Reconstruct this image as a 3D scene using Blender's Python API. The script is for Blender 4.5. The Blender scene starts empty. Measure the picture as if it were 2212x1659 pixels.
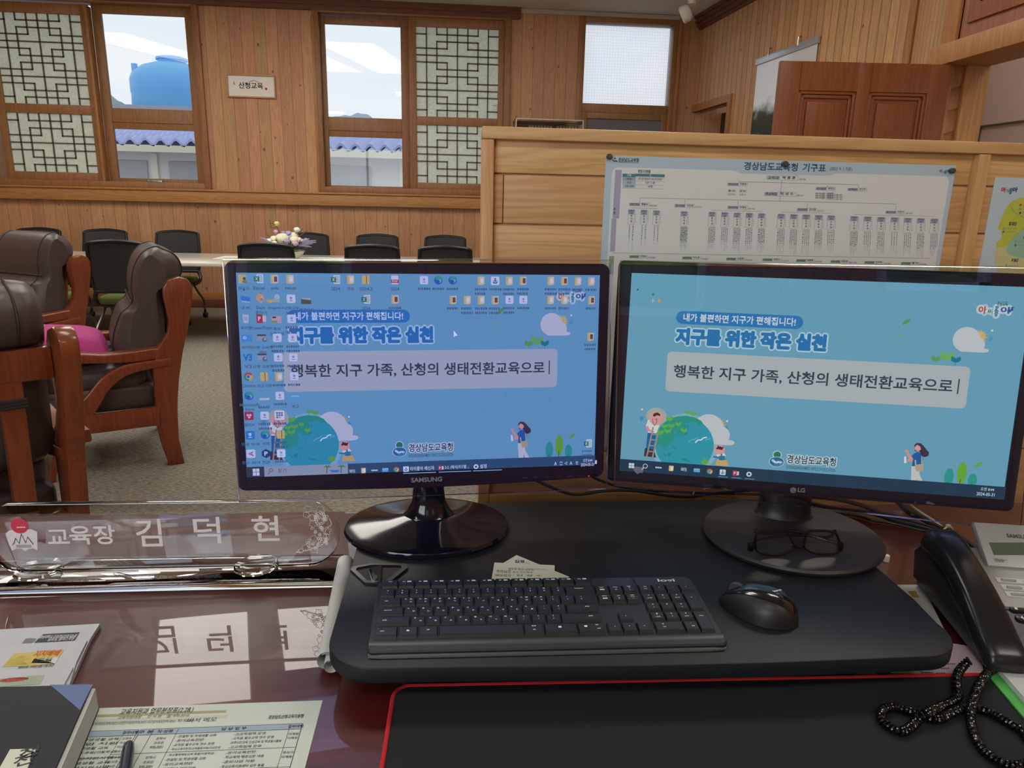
import bpy, bmesh, math, random
import numpy as np
from mathutils import Vector, Matrix
random.seed(7)
S = bpy.context.scene
COL = S.collection
# ------------------------------------------------------------------ camera
IW, IH, FOC = 2212.0, 1659.0, 1530.0
PITCH, ROLL, YAW = 0.2483, 0.0228, 0.0858
CAM = Vector((0.0, 0.0, 1.3333))
_d = Vector((math.sin(YAW)*math.cos(PITCH), math.cos(YAW)*math.cos(PITCH), -math.sin(PITCH)))
_r0 = Vector((math.cos(YAW), -math.sin(YAW), 0.0))
_u0 = _r0.cross(_d)
_r = math.cos(ROLL)*_r0 + math.sin(ROLL)*_u0
_u = math.cos(ROLL)*_u0 - math.sin(ROLL)*_r0
cd = bpy.data.cameras.new('camera')
cd.sensor_width = 36.0
cd.lens = FOC/IW*36.0
cd.clip_start = 0.02
cd.clip_end = 400
cam = bpy.data.objects.new('camera', cd)
COL.objects.link(cam)
cam.matrix_world = Matrix(((_r.x, _u.x, -_d.x, CAM.x), (_r.y, _u.y, -_d.y, CAM.y), (_r.z, _u.z, -_d.z, CAM.z), (0, 0, 0, 1)))
S.camera = cam
# ------------------------------------------------------------------ exposure, sky
S.view_settings.view_transform = 'Standard'
S.view_settings.look = 'None'
S.view_settings.exposure = 0.0
S.view_settings.gamma = 1.0
S.view_settings.use_curve_mapping = False
S.cycles.use_denoising = True
S.cycles.max_bounces = 12
S.cycles.transparent_max_bounces = 24
S.cycles.transmission_bounces = 12
S.cycles.caustics_reflective = False
S.cycles.sample_clamp_indirect = 6.0
W = bpy.data.worlds.new('sky')
S.world = W
W.use_nodes = True
nt = W.node_tree
bg = nt.nodes['Background']
tc = nt.nodes.new('ShaderNodeTexCoord')
mp = nt.nodes.new('ShaderNodeMapping')
mp.inputs['Scale'].default_value = (1.6, 1.6, 11.0)
nz = nt.nodes.new('ShaderNodeTexNoise')
nz.inputs['Scale'].default_value = 1.6
nz.inputs['Detail'].default_value = 5
cr = nt.nodes.new('ShaderNodeValToRGB')
cr.color_ramp.elements[0].position = 0.38
cr.color_ramp.elements[0].color = (0.86, 0.92, 0.985, 1)
cr.color_ramp.elements[1].position = 0.62
cr.color_ramp.elements[1].color = (0.97, 0.985, 1.0, 1)
nt.links.new(tc.outputs['Generated'], mp.inputs['Vector'])
nt.links.new(mp.outputs['Vector'], nz.inputs['Vector'])
nt.links.new(nz.outputs['Fac'], cr.inputs['Fac'])
nt.links.new(cr.outputs['Color'], bg.inputs['Color'])
bg.inputs['Strength'].default_value = 1.0

REAR_FILL_WATTS = 95.0      # added fill light behind the camera
FILL_NEAR = 11.0         # added ceiling fill panels over desk and corridor
FILL_BACK = 7.0          # added long fill panels over the conference table

# ------------------------------------------------------------------ pixel rays onto real planes
def ray(px, py):
    return _d + _r*((px-IW/2)/FOC) - _u*((py-IH/2)/FOC)
def onz(px, py, z):
    v = ray(px, py); return CAM + v*((z-CAM.z)/v.z)
def ony(px, py, y):
    v = ray(px, py); return CAM + v*((y-CAM.y)/v.y)
def onplane(px, py, O, n):
    v = ray(px, py); return CAM + v*((O-CAM).dot(n)/v.dot(n))

DZ, RZ = 0.7778, 0.8333          # desk top, riser top
YB, YP = 9.1, 1.39               # back wall, partition face
ZC = 3.56                        # ceiling

# ------------------------------------------------------------------ mesh builder
class MB:
    def __init__(s):
        s.v = []; s.f = []; s.m = []; s.s = []
    def add(s, vs, fs, mi=0, sm=False):
        b = len(s.v)
        s.v += [tuple(v) for v in vs]
        s.f += [[b+i for i in f] for f in fs]
        s.m += [mi]*len(fs); s.s += [sm]*len(fs)
    def bm(s, bm, M=None, mi=0, sm=False):
        if M is not None: bm.transform(M)
        bm.verts.index_update()
        s.add([v.co[:] for v in bm.verts], [[v.index for v in f.verts] for f in bm.faces], mi, sm)
        bm.free()
    def box(s, c, size, rot=None, mi=0, bev=0.0, seg=2, sm=None):
        bm = bmesh.new()
        bmesh.ops.create_cube(bm, size=1.0)
        bmesh.ops.scale(bm, vec=size, verts=bm.verts)
        if bev > 0:
            bmesh.ops.bevel(bm, geom=bm.edges[:], offset=bev, segments=seg, profile=0.5, affect='EDGES')
        M = Matrix.Translation(c) @ (rot.to_4x4() if rot is not None else Matrix.Identity(4))
        s.bm(bm, M, mi, bev > 0 if sm is None else sm)
    def span(s, a, b, mi=0, bev=0.0, seg=2):
        a = Vector(a); b = Vector(b)
        s.box((a+b)/2, [abs(x) for x in (b-a)], None, mi, bev, seg)
    def poly(s, pts, mi=0):
        s.add(pts, [list(range(len(pts)))], mi)
    def prism(s, pts, O, ex, ey, th, mi=0, bev=0.0, seg=2, sm=None):
        """outline pts (u,v) in the plane O,ex,ey pushed th along ex x ey"""
        ex = Vector(ex); ey = Vector(ey); n = ex.cross(ey).normalized()
        bm = bmesh.new()
        A = [bm.verts.new(Vector(O)+ex*u+ey*v) for u, v in pts]
        B = [bm.verts.new(Vector(O)+ex*u+ey*v+n*th) for u, v in pts]
        k = len(pts)
        fa = bm.faces.new(A[::-1]); fb = bm.faces.new(B)
        for i in range(k):
            bm.faces.new((A[i], A[(i+1) % k], B[(i+1) % k], B[i]))
        bmesh.ops.recalc_face_normals(bm, faces=bm.faces[:])
        if bev > 0:
            es = set(fa.edges) | set(fb.edges)
            bmesh.ops.bevel(bm, geom=list(es), offset=bev, segments=seg, profile=0.5, affect='EDGES', clamp_overlap=True)
        bmesh.ops.triangulate(bm, faces=[f for f in bm.faces if len(f.verts) > 4])
        s.bm(bm, None, mi, bev > 0 if sm is None else sm)
    def tube(s, pts, r, seg=10, closed=False, mi=0, caps=True):
        P = [Vector(p) for p in pts]; n = len(P)
        R = r if isinstance(r, (list, tuple)) else [r]*n
        vs = []; fs = []
        up = None
        for i in range(n):
            if closed: t = (P[(i+1) % n]-P[i-1])
            else: t = P[min(i+1, n-1)]-P[max(i-1, 0)]
            t = t.normalized() if t.length > 1e-9 else Vector((0, 0, 1))
            if up is None:
                up = Vector((0, 0, 1)) if abs(t.z) < 0.9 else Vector((1, 0, 0))
            a = up - t*up.dot(t)
            if a.length < 1e-6: a = t.orthogonal()
            a.normalize(); up = a
            b = t.cross(a)
            for k in range(seg):
                w = 2*math.pi*k/seg
                vs.append(P[i]+(a*math.cos(w)+b*math.sin(w))*R[i])
        m = n if closed else n-1
        for i in range(m):
            for k in range(seg):
                j = (i+1) % n
                fs.append([i*seg+k, i*seg+(k+1) % seg, j*seg+(k+1) % seg, j*seg+k])
        if caps and not closed:
            fs.append([k for k in range(seg)][::-1]); fs.append([(n-1)*seg+k for k in range(seg)])
        s.add(vs, fs, mi, True)
    def lathe(s, prof, c, seg=32, M=None, mi=0, sx=1.0, sy=1.0):
        c = Vector(c); vs = []; fs = []
        M = M or Matrix.Identity(3)
        for r, z in prof:
            for k in range(seg):
                w = 2*math.pi*k/seg
                vs.append(c + M @ Vector((r*sx*math.cos(w), r*sy*math.sin(w), z)))
        for i in range(len(prof)-1):
            for k in range(seg):
                fs.append([i*seg+k, i*seg+(k+1) % seg, (i+1)*seg+(k+1) % seg, (i+1)*seg+k])
        if prof[0][0] > 1e-6: fs.append([k for k in range(seg)][::-1])
        if prof[-1][0] > 1e-6: fs.append([(len(prof)-1)*seg+k for k in range(seg)])
        s.add(vs, fs, mi, True)
    def ell(s, c, rad, rot=None, seg=14, rings=9, mi=0):
        bm = bmesh.new()
        bmesh.ops.create_uvsphere(bm, u_segments=seg, v_segments=rings, radius=1.0)
        M = Matrix.Translation(c) @ (rot.to_4x4() if rot is not None else Matrix.Identity(4)) @ Matrix.Diagonal((rad[0], rad[1], rad[2], 1))
        s.bm(bm, M, mi, True)
    def text(s, body, O, ex, ey, w, h=None, mi=0, bold=0.0, align='l'):
        """body's glyph box fitted to width w (and height h) from O along ex, ey"""
        vs, fs, bx = glyphs(body, bold)
        gw = max(bx[2]-bx[0], 1e-6); gh = max(bx[3]-bx[1], 1e-6)
        if w is None: sx = sy = h/gh; w = gw*sx
        else:
            sx = w/gw; sy = (h/gh) if h else sx
        O = Vector(O); ex = Vector(ex); ey = Vector(ey)
        off = {'l': 0.0, 'c': -w/2, 'r': -w}[align]
        s.add([O+ex*((x-bx[0])*sx+off)+ey*((y-bx[1])*sy) for x, y in vs], fs, mi)
    def build(s, name, mats, parent=None, angle=38, loc=None):
        me = bpy.data.meshes.new(name)
        me.from_pydata([tuple(v) for v in s.v], [], s.f)
        if not isinstance(mats, (list, tuple)): mats = [mats]
        for m in mats: me.materials.append(m)
        me.polygons.foreach_set('material_index', s.m)
        me.polygons.foreach_set('use_smooth', s.s)
        me.update()
        if any(s.s): me.set_sharp_from_angle(angle=math.radians(angle))
        o = bpy.data.objects.new(name, me)
        COL.objects.link(o)
        if parent is not None:
            o.parent = parent
            o.matrix_parent_inverse = wmat(parent).inverted()
        return o

def wmat(o):
    M = o.matrix_basis.copy()
    if o.parent is not None:
        M = wmat(o.parent) @ o.matrix_parent_inverse @ M
    return M

_gc = {}
_TS = bpy.data.scenes.new('lettering_scratch')
def glyphs(body, bold=0.0):
    k = (body, round(bold, 4))
    if k in _gc: return _gc[k]
    cu = bpy.data.curves.new('txt', 'FONT')
    cu.body = body
    cu.resolution_u = 3
    cu.offset = bold
    o = bpy.data.objects.new('txt', cu)
    _TS.collection.objects.link(o)
    _TS.view_layers[0].update()
    dg = _TS.view_layers[0].depsgraph
    me = bpy.data.meshes.new_from_object(o.evaluated_get(dg))
    vs = [(v.co.x, v.co.y) for v in me.vertices]
    fs = [list(p.vertices) for p in me.polygons]
    bpy.data.objects.remove(o); bpy.data.curves.remove(cu); bpy.data.meshes.remove(me)
    if not vs: vs = [(0, 0), (1, 0), (1, 1)]; fs = []
    bx = (min(v[0] for v in vs), min(v[1] for v in vs), max(v[0] for v in vs), max(v[1] for v in vs))
    _gc[k] = (vs, fs, bx)
    return _gc[k]

# ------------------------------------------------------------------ scene tree
def tag(o, label, cat, group=None, kind=None):
    o['label'] = label; o['category'] = cat
    if group: o['group'] = group
    if kind: o['kind'] = kind
    return o
def thing(name, label, cat, loc=(0, 0, 0), group=None, rz=0.0):
    o = bpy.data.objects.new(name, None)
    o.empty_display_size = 0.1
    COL.objects.link(o)
    o.location = loc; o.rotation_euler = (0, 0, rz)
    return tag(o, label, cat, group)
def struct(o, label=None, cat=None):
    o['kind'] = 'structure'
    if label: o['label'] = label
    if cat: o['category'] = cat
    return o
def dup(root, loc, rz, label, group=None):
    r = root.copy(); COL.objects.link(r)
    r.location = loc; r.rotation_euler = (0, 0, rz)
    r['label'] = label
    if group: r['group'] = group
    for ch in list(root.children):
        c = ch.copy(); COL.objects.link(c); c.parent = r
        for g in ch.children:
            d = g.copy(); COL.objects.link(d); d.parent = c
    return r

# ------------------------------------------------------------------ materials
def lin(c):
    if isinstance(c, str):
        c = tuple(int(c[i:i+2], 16) for i in (0, 2, 4))
    return tuple(((x/255)/12.92 if x/255 <= 0.04045 else ((x/255+0.055)/1.055)**2.4) for x in c) + (1.0,)
_mc = {}
def mat(name, col, rough=0.5, metal=0.0, coat=0.0, spec=0.5, noise=None, bump=None, sheen=0.0, emit=0.0):
    if name in _mc: return _mc[name]
    m = bpy.data.materials.new(name); m.use_nodes = True
    n = m.node_tree; b = n.nodes['Principled BSDF']
    c = lin(col)
    b.inputs['Base Color'].default_value = c
    b.inputs['Roughness'].default_value = rough
    b.inputs['Metallic'].default_value = metal
    b.inputs['Coat Weight'].default_value = coat
    b.inputs['Coat Roughness'].default_value = 0.03
    b.inputs['Specular IOR Level'].default_value = spec
    if sheen: b.inputs['Sheen Weight'].default_value = sheen
    if emit:
        b.inputs['Emission Color'].default_value = c
        b.inputs['Emission Strength'].default_value = emit
    tc = None
    if noise or bump:
        tc = n.nodes.new('ShaderNodeTexCoord')
    if noise:  # (scale, amount)
        t = n.nodes.new('ShaderNodeTexNoise'); t.inputs['Scale'].default_value = noise[0]; t.inputs['Detail'].default_value = 4
        n.links.new(tc.outputs['Object'], t.inputs['Vector'])
        mx = n.nodes.new('ShaderNodeMix'); mx.data_type = 'RGBA'
        a = noise[1]
        mx.inputs[6].default_value = tuple(x*(1-a) for x in c[:3])+(1,)
        mx.inputs[7].default_value = tuple(min(1, x*(1+a)) for x in c[:3])+(1,)
        n.links.new(t.outputs['Fac'], mx.inputs[0]); n.links.new(mx.outputs[2], b.inputs['Base Color'])
    if bump:   # (scale, strength, distance)
        t = n.nodes.new('ShaderNodeTexNoise'); t.inputs['Scale'].default_value = bump[0]; t.inputs['Detail'].default_value = 3
        n.links.new(tc.outputs['Object'], t.inputs['Vector'])
        bp = n.nodes.new('ShaderNodeBump'); bp.inputs['Strength'].default_value = bump[1]; bp.inputs['Distance'].default_value = bump[2]
        n.links.new(t.outputs['Fac'], bp.inputs['Height']); n.links.new(bp.outputs['Normal'], b.inputs['Normal'])
    _mc[name] = m
    return m
def em(col, k=1.0):
    h = col if isinstance(col, str) else '%02x%02x%02x' % tuple(int(max(0, min(255, x))) for x in col)
    name = 'screen_light_' + h
    if name in _mc: return _mc[name]
    m = bpy.data.materials.new(name); m.use_nodes = True
    n = m.node_tree
    for x in list(n.nodes):
        if x.type == 'BSDF_PRINCIPLED': n.nodes.remove(x)
    e = n.nodes.new('ShaderNodeEmission'); e.inputs['Color'].default_value = lin(h); e.inputs['Strength'].default_value = k
    n.links.new(e.outputs[0], n.nodes['Material Output'].inputs['Surface'])
    _mc[name] = m
    return m
def clear(name, tint=(1, 1, 1), ior=1.45, rough=0.0, base=0.0, gloss=(1, 1, 1)):
    """thin clear sheet: see-through with fresnel reflection"""
    if name in _mc: return _mc[name]
    m = bpy.data.materials.new(name); m.use_nodes = True
    n = m.node_tree
    for x in list(n.nodes):
        if x.type == 'BSDF_PRINCIPLED': n.nodes.remove(x)
    t = n.nodes.new('ShaderNodeBsdfTransparent'); t.inputs['Color'].default_value = tuple(tint)+(1,)
    g = n.nodes.new('ShaderNodeBsdfGlossy'); g.inputs['Roughness'].default_value = rough; g.inputs['Color'].default_value = tuple(gloss)+(1,)
    fr = n.nodes.new('ShaderNodeFresnel'); fr.inputs['IOR'].default_value = ior
    ad = n.nodes.new('ShaderNodeMath'); ad.operation = 'ADD'; ad.inputs[1].default_value = base; ad.use_clamp = True
    n.links.new(fr.outputs[0], ad.inputs[0])
    mx = n.nodes.new('ShaderNodeMixShader')
    n.links.new(ad.outputs[0], mx.inputs[0]); n.links.new(t.outputs[0], mx.inputs[1]); n.links.new(g.outputs[0], mx.inputs[2])
    n.links.new(mx.outputs[0], n.nodes['Material Output'].inputs['Surface'])
    _mc[name] = m
    return m

def wood(name, base, dark, wax, lax, pw, groove=0.05, knot=1.0, var=0.16, rough=0.5, gs=1.0, coat=0.0, kw=0.16, kl=0.42, spec=0.4):
    """boards side by side along axis wax, grain running along axis lax; pw board width (m)"""
    if name in _mc: return _mc[name]
    m = bpy.data.materials.new(name); m.use_nodes = True
    n = m.node_tree; L = n.links; b = n.nodes['Principled BSDF']
    b.inputs['Roughness'].default_value = rough
    b.inputs['Coat Weight'].default_value = coat
    b.inputs['Coat Roughness'].default_value = 0.015
    b.inputs['Specular IOR Level'].default_value = spec
    N = n.nodes.new
    def M(op, a, c=None, clamp=False):
        x = N('ShaderNodeMath'); x.operation = op; x.use_clamp = clamp
        for i, q in enumerate((a, c)):
            if q is None: continue
            if isinstance(q, (int, float)): x.inputs[i].default_value = q
            else: L.new(q, x.inputs[i])
        return x.outputs[0]
    tcn = N('ShaderNodeTexCoord'); sp = N('ShaderNodeSeparateXYZ'); L.new(tcn.outputs['Object'], sp.inputs[0])
    w = sp.outputs[wax]; l = sp.outputs[lax]; t = sp.outputs[3-wax-lax]
    q = M('DIVIDE', w, pw); idx = M('FLOOR', q); fr = M('FRACT', q)
    wn = N('ShaderNodeTexWhiteNoise'); wn.noise_dimensions = '1D'; L.new(idx, wn.inputs['W'])
    rv = wn.outputs['Value']
    off = M('MULTIPLY', rv, 37.0)
    cx = N('ShaderNodeCombineXYZ')
    L.new(M('MULTIPLY', w, 14.0*gs), cx.inputs[0]); L.new(M('ADD', M('MULTIPLY', l, 0.9*gs), off), cx.inputs[1]); L.new(M('MULTIPLY', t, 14.0*gs), cx.inputs[2])
    g1 = N('ShaderNodeTexNoise'); g1.inputs['Scale'].default_value = 1.3; g1.inputs['Detail'].default_value = 5; g1.inputs['Distortion'].default_value = 0.8
    L.new(cx.outputs[0], g1.inputs['Vector'])
    wv = N('ShaderNodeMath'); wv.operation = 'SINE'
    L.new(M('MULTIPLY', g1.outputs['Fac'], 46.0), wv.inputs[0])
    cx2 = N('ShaderNodeCombineXYZ')
    L.new(M('MULTIPLY', w, 160.0), cx2.inputs[0]); L.new(M('ADD', M('MULTIPLY', l, 6.0), off), cx2.inputs[1]); L.new(M('MULTIPLY', t, 160.0), cx2.inputs[2])
    g2 = N('ShaderNodeTexNoise'); g2.inputs['Scale'].default_value = 1.0; g2.inputs['Detail'].default_value = 2
    L.new(cx2.outputs[0], g2.inputs['Vector'])
    gr = M('ADD', M('MULTIPLY', M('ADD', M('MULTIPLY', wv.outputs[0], 0.5), 0.5), 0.38), M('MULTIPLY', g2.outputs['Fac'], 0.45), True)
    mx = N('ShaderNodeMix'); mx.data_type = 'RGBA'
    mx.inputs[6].default_value = lin(base); mx.inputs[7].default_value = lin(dark)
    L.new(gr, mx.inputs[0])
    hs = N('ShaderNodeHueSaturation')
    L.new(mx.outputs[2], hs.inputs['Color'])
    L.new(M('ADD', M('MULTIPLY', rv, 2*var), 1-var), hs.inputs['Value'])
    wc = N('ShaderNodeSeparateColor'); L.new(wn.outputs['Color'], wc.inputs[0])
    L.new(M('ADD', M('MULTIPLY', wc.outputs[1], 0.02), 0.49), hs.inputs['Hue'])
    col = hs.outputs['Color']
    if knot > 0:
        cx3 = N('ShaderNodeCombineXYZ')
        L.new(M('DIVIDE', w, kw), cx3.inputs[0]); L.new(M('ADD', M('DIVIDE', l, kl), off), cx3.inputs[1])
        vo = N('ShaderNodeTexVoronoi'); vo.voronoi_dimensions = '2D'; vo.inputs['Scale'].default_value = 1.0
        L.new(cx3.outputs[0], vo.inputs['Vector'])
        # true distance in metres from the knot centre
        ps = N('ShaderNodeSeparateXYZ'); L.new(vo.outputs['Position'], ps.inputs[0])
        s3 = N('ShaderNodeSeparateXYZ'); L.new(cx3.outputs[0], s3.inputs[0])
        dx = M('MULTIPLY', M('SUBTRACT', s3.outputs[0], ps.outputs[0]), kw)
        dl = M('MULTIPLY', M('SUBTRACT', s3.outputs[1], ps.outputs[1]), kl*0.7)
        di = M('SQRT', M('ADD', M('MULTIPLY', dx, dx), M('MULTIPLY', dl, dl)))
        kc = N('ShaderNodeSeparateColor'); L.new(vo.outputs['Color'], kc.inputs[0])
        rad = M('MULTIPLY', M('SUBTRACT', kc.outputs[0], 0.35), 0.022*knot)
        km = M('MULTIPLY', M('SUBTRACT', rad, di), 160.0, True)
        mk = N('ShaderNodeMix'); mk.data_type = 'RGBA'
        L.new(M('MULTIPLY', km, 0.72), mk.inputs[0]); L.new(col, mk.inputs[6])
        mk.inputs[7].default_value = tuple(x*0.22 for x in lin(dark)[:3])+(1,)
        col = mk.outputs[2]
    if groove > 0:
        gm = M('ADD', M('LESS_THAN', fr, groove), M('GREATER_THAN', fr, 1-groove*0.4), True)
        mg = N('ShaderNodeMix'); mg.data_type = 'RGBA'
        L.new(M('MULTIPLY', gm, 0.55), mg.inputs[0]); L.new(col, mg.inputs[6])
        mg.inputs[7].default_value = tuple(x*0.25 for x in lin(dark)[:3])+(1,)
        col = mg.outputs[2]
        bp = N('ShaderNodeBump'); bp.inputs['Strength'].default_value = 0.6; bp.inputs['Distance'].default_value = 0.004
        L.new(M('SUBTRACT', 1.0, gm), bp.inputs['Height']); L.new(bp.outputs['Normal'], b.inputs['Normal'])
    L.new(col, b.inputs['Base Color'])
    _mc[name] = m
    return m

def homog(src, dst):
    A = []; B = []
    for (x, y), (u, v) in zip(src, dst):
        A.append([x, y, 1, 0, 0, 0, -u*x, -u*y]); B.append(u)
        A.append([0, 0, 0, x, y, 1, -v*x, -v*y]); B.append(v)
    h = np.linalg.solve(np.array(A, float), np.array(B, float))
    def f(x, y):
        d = h[6]*x+h[7]*y+1
        return ((h[0]*x+h[1]*y+h[2])/d, (h[3]*x+h[4]*y+h[5])/d)
    return f
def smooth_path(pts, n=8, closed=False):
    """Catmull-Rom through the points"""
    P = [Vector(p) for p in pts]; out = []; k = len(P)
    for i in range(k if closed else k-1):
        p0 = P[i-1] if (closed or i > 0) else P[0]
        p1 = P[i]; p2 = P[(i+1) % k]
        p3 = P[(i+2) % k] if (closed or i+2 < k) else P[-1]
        for j in range(n):
            t = j/n
            out.append(0.5*((2*p1)+(p2-p0)*t+(2*p0-5*p1+4*p2-p3)*t*t+(3*p1-p0-3*p2+p3)*t**3))
    if not closed: out.append(P[-1])
    return out
def rrect(x0, y0, x1, y1, r, seg=5):
    out = []
    for cx_, cy_, a0 in ((x1-r, y1-r, 0), (x0+r, y1-r, 90), (x0+r, y0+r, 180), (x1-r, y0+r, 270)):
        for k in range(seg+1):
            a = math.radians(a0+90*k/seg); out.append((cx_+r*math.cos(a), cy_+r*math.sin(a)))
    return out
X, Y, Z = Vector((1, 0, 0)), Vector((0, 1, 0)), Vector((0, 0, 1))
# ================================================================== palette of the room
M_wall = wood('back_wall_boards', 'cb9b74', 'a5744e', 0, 2, 0.135, groove=0.03, knot=1.25, var=0.10, rough=0.55)
M_wallr = wood('side_wall_boards', 'd6a878', 'ac8054', 1, 2, 0.11, groove=0.09, knot=1.0, var=0.10, rough=0.55)
M_trim = wood('trim_wood', 'bd8a56', '946034', 2, 0, 0.5, groove=0, knot=0.5, var=0.06, rough=0.45)
M_trimv = wood('trim_wood_upright', 'b5804e', '8c5a30', 0, 2, 0.5, groove=0, knot=0.4, var=0.06, rough=0.45)
M_frame = wood('window_frame_wood', 'a5764e', '7c5230', 0, 2, 0.6, groove=0, knot=0.0, var=0.05, rough=0.45)
M_pine = wood('partition_pine_panel', 'e0b47e', 'b68452', 2, 0, 0.0926, groove=0.0, knot=1.3, var=0.10, rough=0.42, kw=0.3, kl=0.75)
M_pinef = wood('partition_pine_frame', 'dcb27c', 'c0905a', 2, 0, 0.4, groove=0, knot=0.0, var=0.05, rough=0.4)
M_pinev = wood('partition_pine_post', 'dcb27c', 'c0905a', 0, 2, 0.4, groove=0, knot=0.0, var=0.05, rough=0.4)
M_door = wood('door_wood', '8f5330', '743d20', 0, 2, 0.9, groove=0, knot=0.0, var=0.04, rough=0.4)
M_transom = wood('transom_wood', 'a8674c', '8a4c34', 1, 2, 0.9, groove=0, knot=0.0, var=0.04, rough=0.4)
M_dark = wood('dark_trim_wood', '7a4a34', '5c3424', 2, 0, 0.5, groove=0, knot=0, var=0.05, rough=0.5)
M_ceil = mat('ceiling_paint', 'c9c4b8', 0.9)
M_plain = mat('plain_wall_paint', 'd8cfc0', 0.9)
M_glass = clear('window_glass', (0.97, 0.985, 0.99), 1.3)
M_grey = mat('corridor_grey', 'b5a6a4', 0.55, noise=(3, 0.05))
M_white = mat('white_plastic', 'e4e2dc', 0.4)
M_black = mat('black_plastic', '17181a', 0.38)
M_chrome = mat('brushed_chrome', 'b9b9b9', 0.25, metal=1.0)
M_steel = mat('dull_steel', '8a8784', 0.4, metal=1.0)
M_dkgrey = mat('dark_gap', '231d1a', 0.7)

def carpet():
    m = bpy.data.materials.new('carpet_weave'); m.use_nodes = True
    n = m.node_tree; L = n.links; b = n.nodes['Principled BSDF']; b.inputs['Roughness'].default_value = 0.95
    b.inputs['Specular IOR Level'].default_value = 0.15
    tc = n.nodes.new('ShaderNodeTexCoord')
    mp = n.nodes.new('ShaderNodeMapping'); mp.inputs['Rotation'].default_value = (0, 0, math.radians(38)); mp.inputs['Scale'].default_value = (45, 130, 1)
    L.new(tc.outputs['Object'], mp.inputs[0])
    a = n.nodes.new('ShaderNodeTexNoise'); a.inputs['Scale'].default_value = 1.0; a.inputs['Detail'].default_value = 2
    L.new(mp.outputs[0], a.inputs['Vector'])
    f = n.nodes.new('ShaderNodeTexNoise'); f.inputs['Scale'].default_value = 260; f.inputs['Detail'].default_value = 2
    L.new(tc.outputs['Object'], f.inputs['Vector'])
    ad = n.nodes.new('ShaderNodeMath'); ad.operation = 'ADD'
    L.new(a.outputs['Fac'], ad.inputs[0]); L.new(f.outputs['Fac'], ad.inputs[1])
    hf = n.nodes.new('ShaderNodeMapRange'); hf.inputs[1].default_value = 0.72; hf.inputs[2].default_value = 1.28
    L.new(ad.outputs[0], hf.inputs[0])
    r = n.nodes.new('ShaderNodeValToRGB')
    r.color_ramp.elements[0].color = lin('57534a'); r.color_ramp.elements[1].color = lin('a9a496')
    L.new(hf.outputs[0], r.inputs[0]); L.new(r.outputs[0], b.inputs['Base Color'])
    bp = n.nodes.new('ShaderNodeBump'); bp.inputs['Strength'].default_value = 0.5; bp.inputs['Distance'].default_value = 0.004
    L.new(hf.outputs[0], bp.inputs['Height']); L.new(bp.outputs[0], b.inputs['Normal'])
    return m
M_carpet = carpet()

# ================================================================== room shell
XL, XR, YR = -6.4, 2.9, -2.8       # left wall, door wall, rear wall
b = MB(); b.span((XL-0.2, YR-0.2, -0.1), (6.0, YB+0.2, 0.0)); struct(b.build('floor', M_carpet))
b = MB(); b.span((XL-0.2, YR-0.2, ZC), (6.0, YB+0.2, ZC+0.1)); struct(b.build('ceiling', M_ceil))
def sc(x): return x*0.989
def sz(z): return CAM.z+(z-CAM.z)*0.989
# holes in the back wall: two window units and one high window
U1 = (sc(-5.40), sc(-2.95), sz(1.43), sz(3.50))
U2 = (sc(-1.61), sc(0.655), sz(1.43), sz(3.50))
U3 = (sc(1.50), sc(2.74), sz(1.50), sz(3.555))
def holed(mb, x0, x1, z0, z1, y0, y1, holes):
    xs = sorted({x0, x1} | {h[0] for h in holes} | {h[1] for h in holes})
    zs = sorted({z0, z1} | {h[2] for h in holes} | {h[3] for h in holes})
    for i in range(len(xs)-1):
        for j in range(len(zs)-1):
            cx_, cz_ = (xs[i]+xs[i+1])/2, (zs[j]+zs[j+1])/2
            if any(h[0] < cx_ < h[1] and h[2] < cz_ < h[3] for h in holes): continue
            mb.span((xs[i], y0, zs[j]), (xs[i+1], y1, zs[j+1]))
b = MB(); holed(b, XL-0.2, 4.3, 0, ZC, YB, YB+0.16, [U1, U2, U3]); struct(b.build('wall_back', M_wall))
b = MB(); b.span((XL-0.15, YR, 0), (XL, YB, ZC)); struct(b.build('wall_left', M_wall))
RW = (-3.7, -1.15, 1.0, 2.8)      # wide rear opening added for the fill light, unseen behind the camera
RWS = [RW, (-0.80, -0.08, 1.42, 2.8), (0.96, 1.58, 1.62, 2.8)]
b = MB(); holed(b, XL-0.2, 3.1, 0, ZC, YR-0.15, YR, RWS); struct(b.build('wall_rear', M_wall))
for k, (xa, xb, za, zb) in enumerate(RWS):
    b = MB()
    for x in [xa+0.03, xb-0.03]+([(xa+xb)/2] if xb-xa > 2 else []): b.span((x-0.03, YR-0.1, za), (x+0.03, YR-0.03, zb))
    for z in (za+0.03, zb-0.03): b.span((xa, YR-0.1, z-0.03), (xb, YR-0.03, z+0.03))
    w4 = struct(b.build('window_%d' % (4+k), M_white))  # the widest frame is added, round the fill light's opening
    b = MB(); b.span((xa, YR-0.07, za), (xb, YR-0.065, zb)); b.build('glass', M_glass, w4)
# right side: boarded wall running back from the doorway, then the doorway wall
P0, P1, P2_ = Vector((sc(2.995), YB, 0)), Vector((3.30, 5.31, 0)), Vector((XR, 4.36, 0))
def wallseg(mb, a, c, z0, z1, th, mi=0):
    dr = (c-a).normalized(); nr = Vector((dr.y, -dr.x, 0))   # outward = away from the room
    if nr.x < 0: nr = -nr
    mb.prism([(0, z0), ((c-a).length, z0), ((c-a).length, z1), (0, z1)], a+nr*th, dr, (0, 0, 1), th if dr.cross(Vector((0, 0, 1))).dot(nr) < 0 else -th, mi, sm=False)
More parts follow.
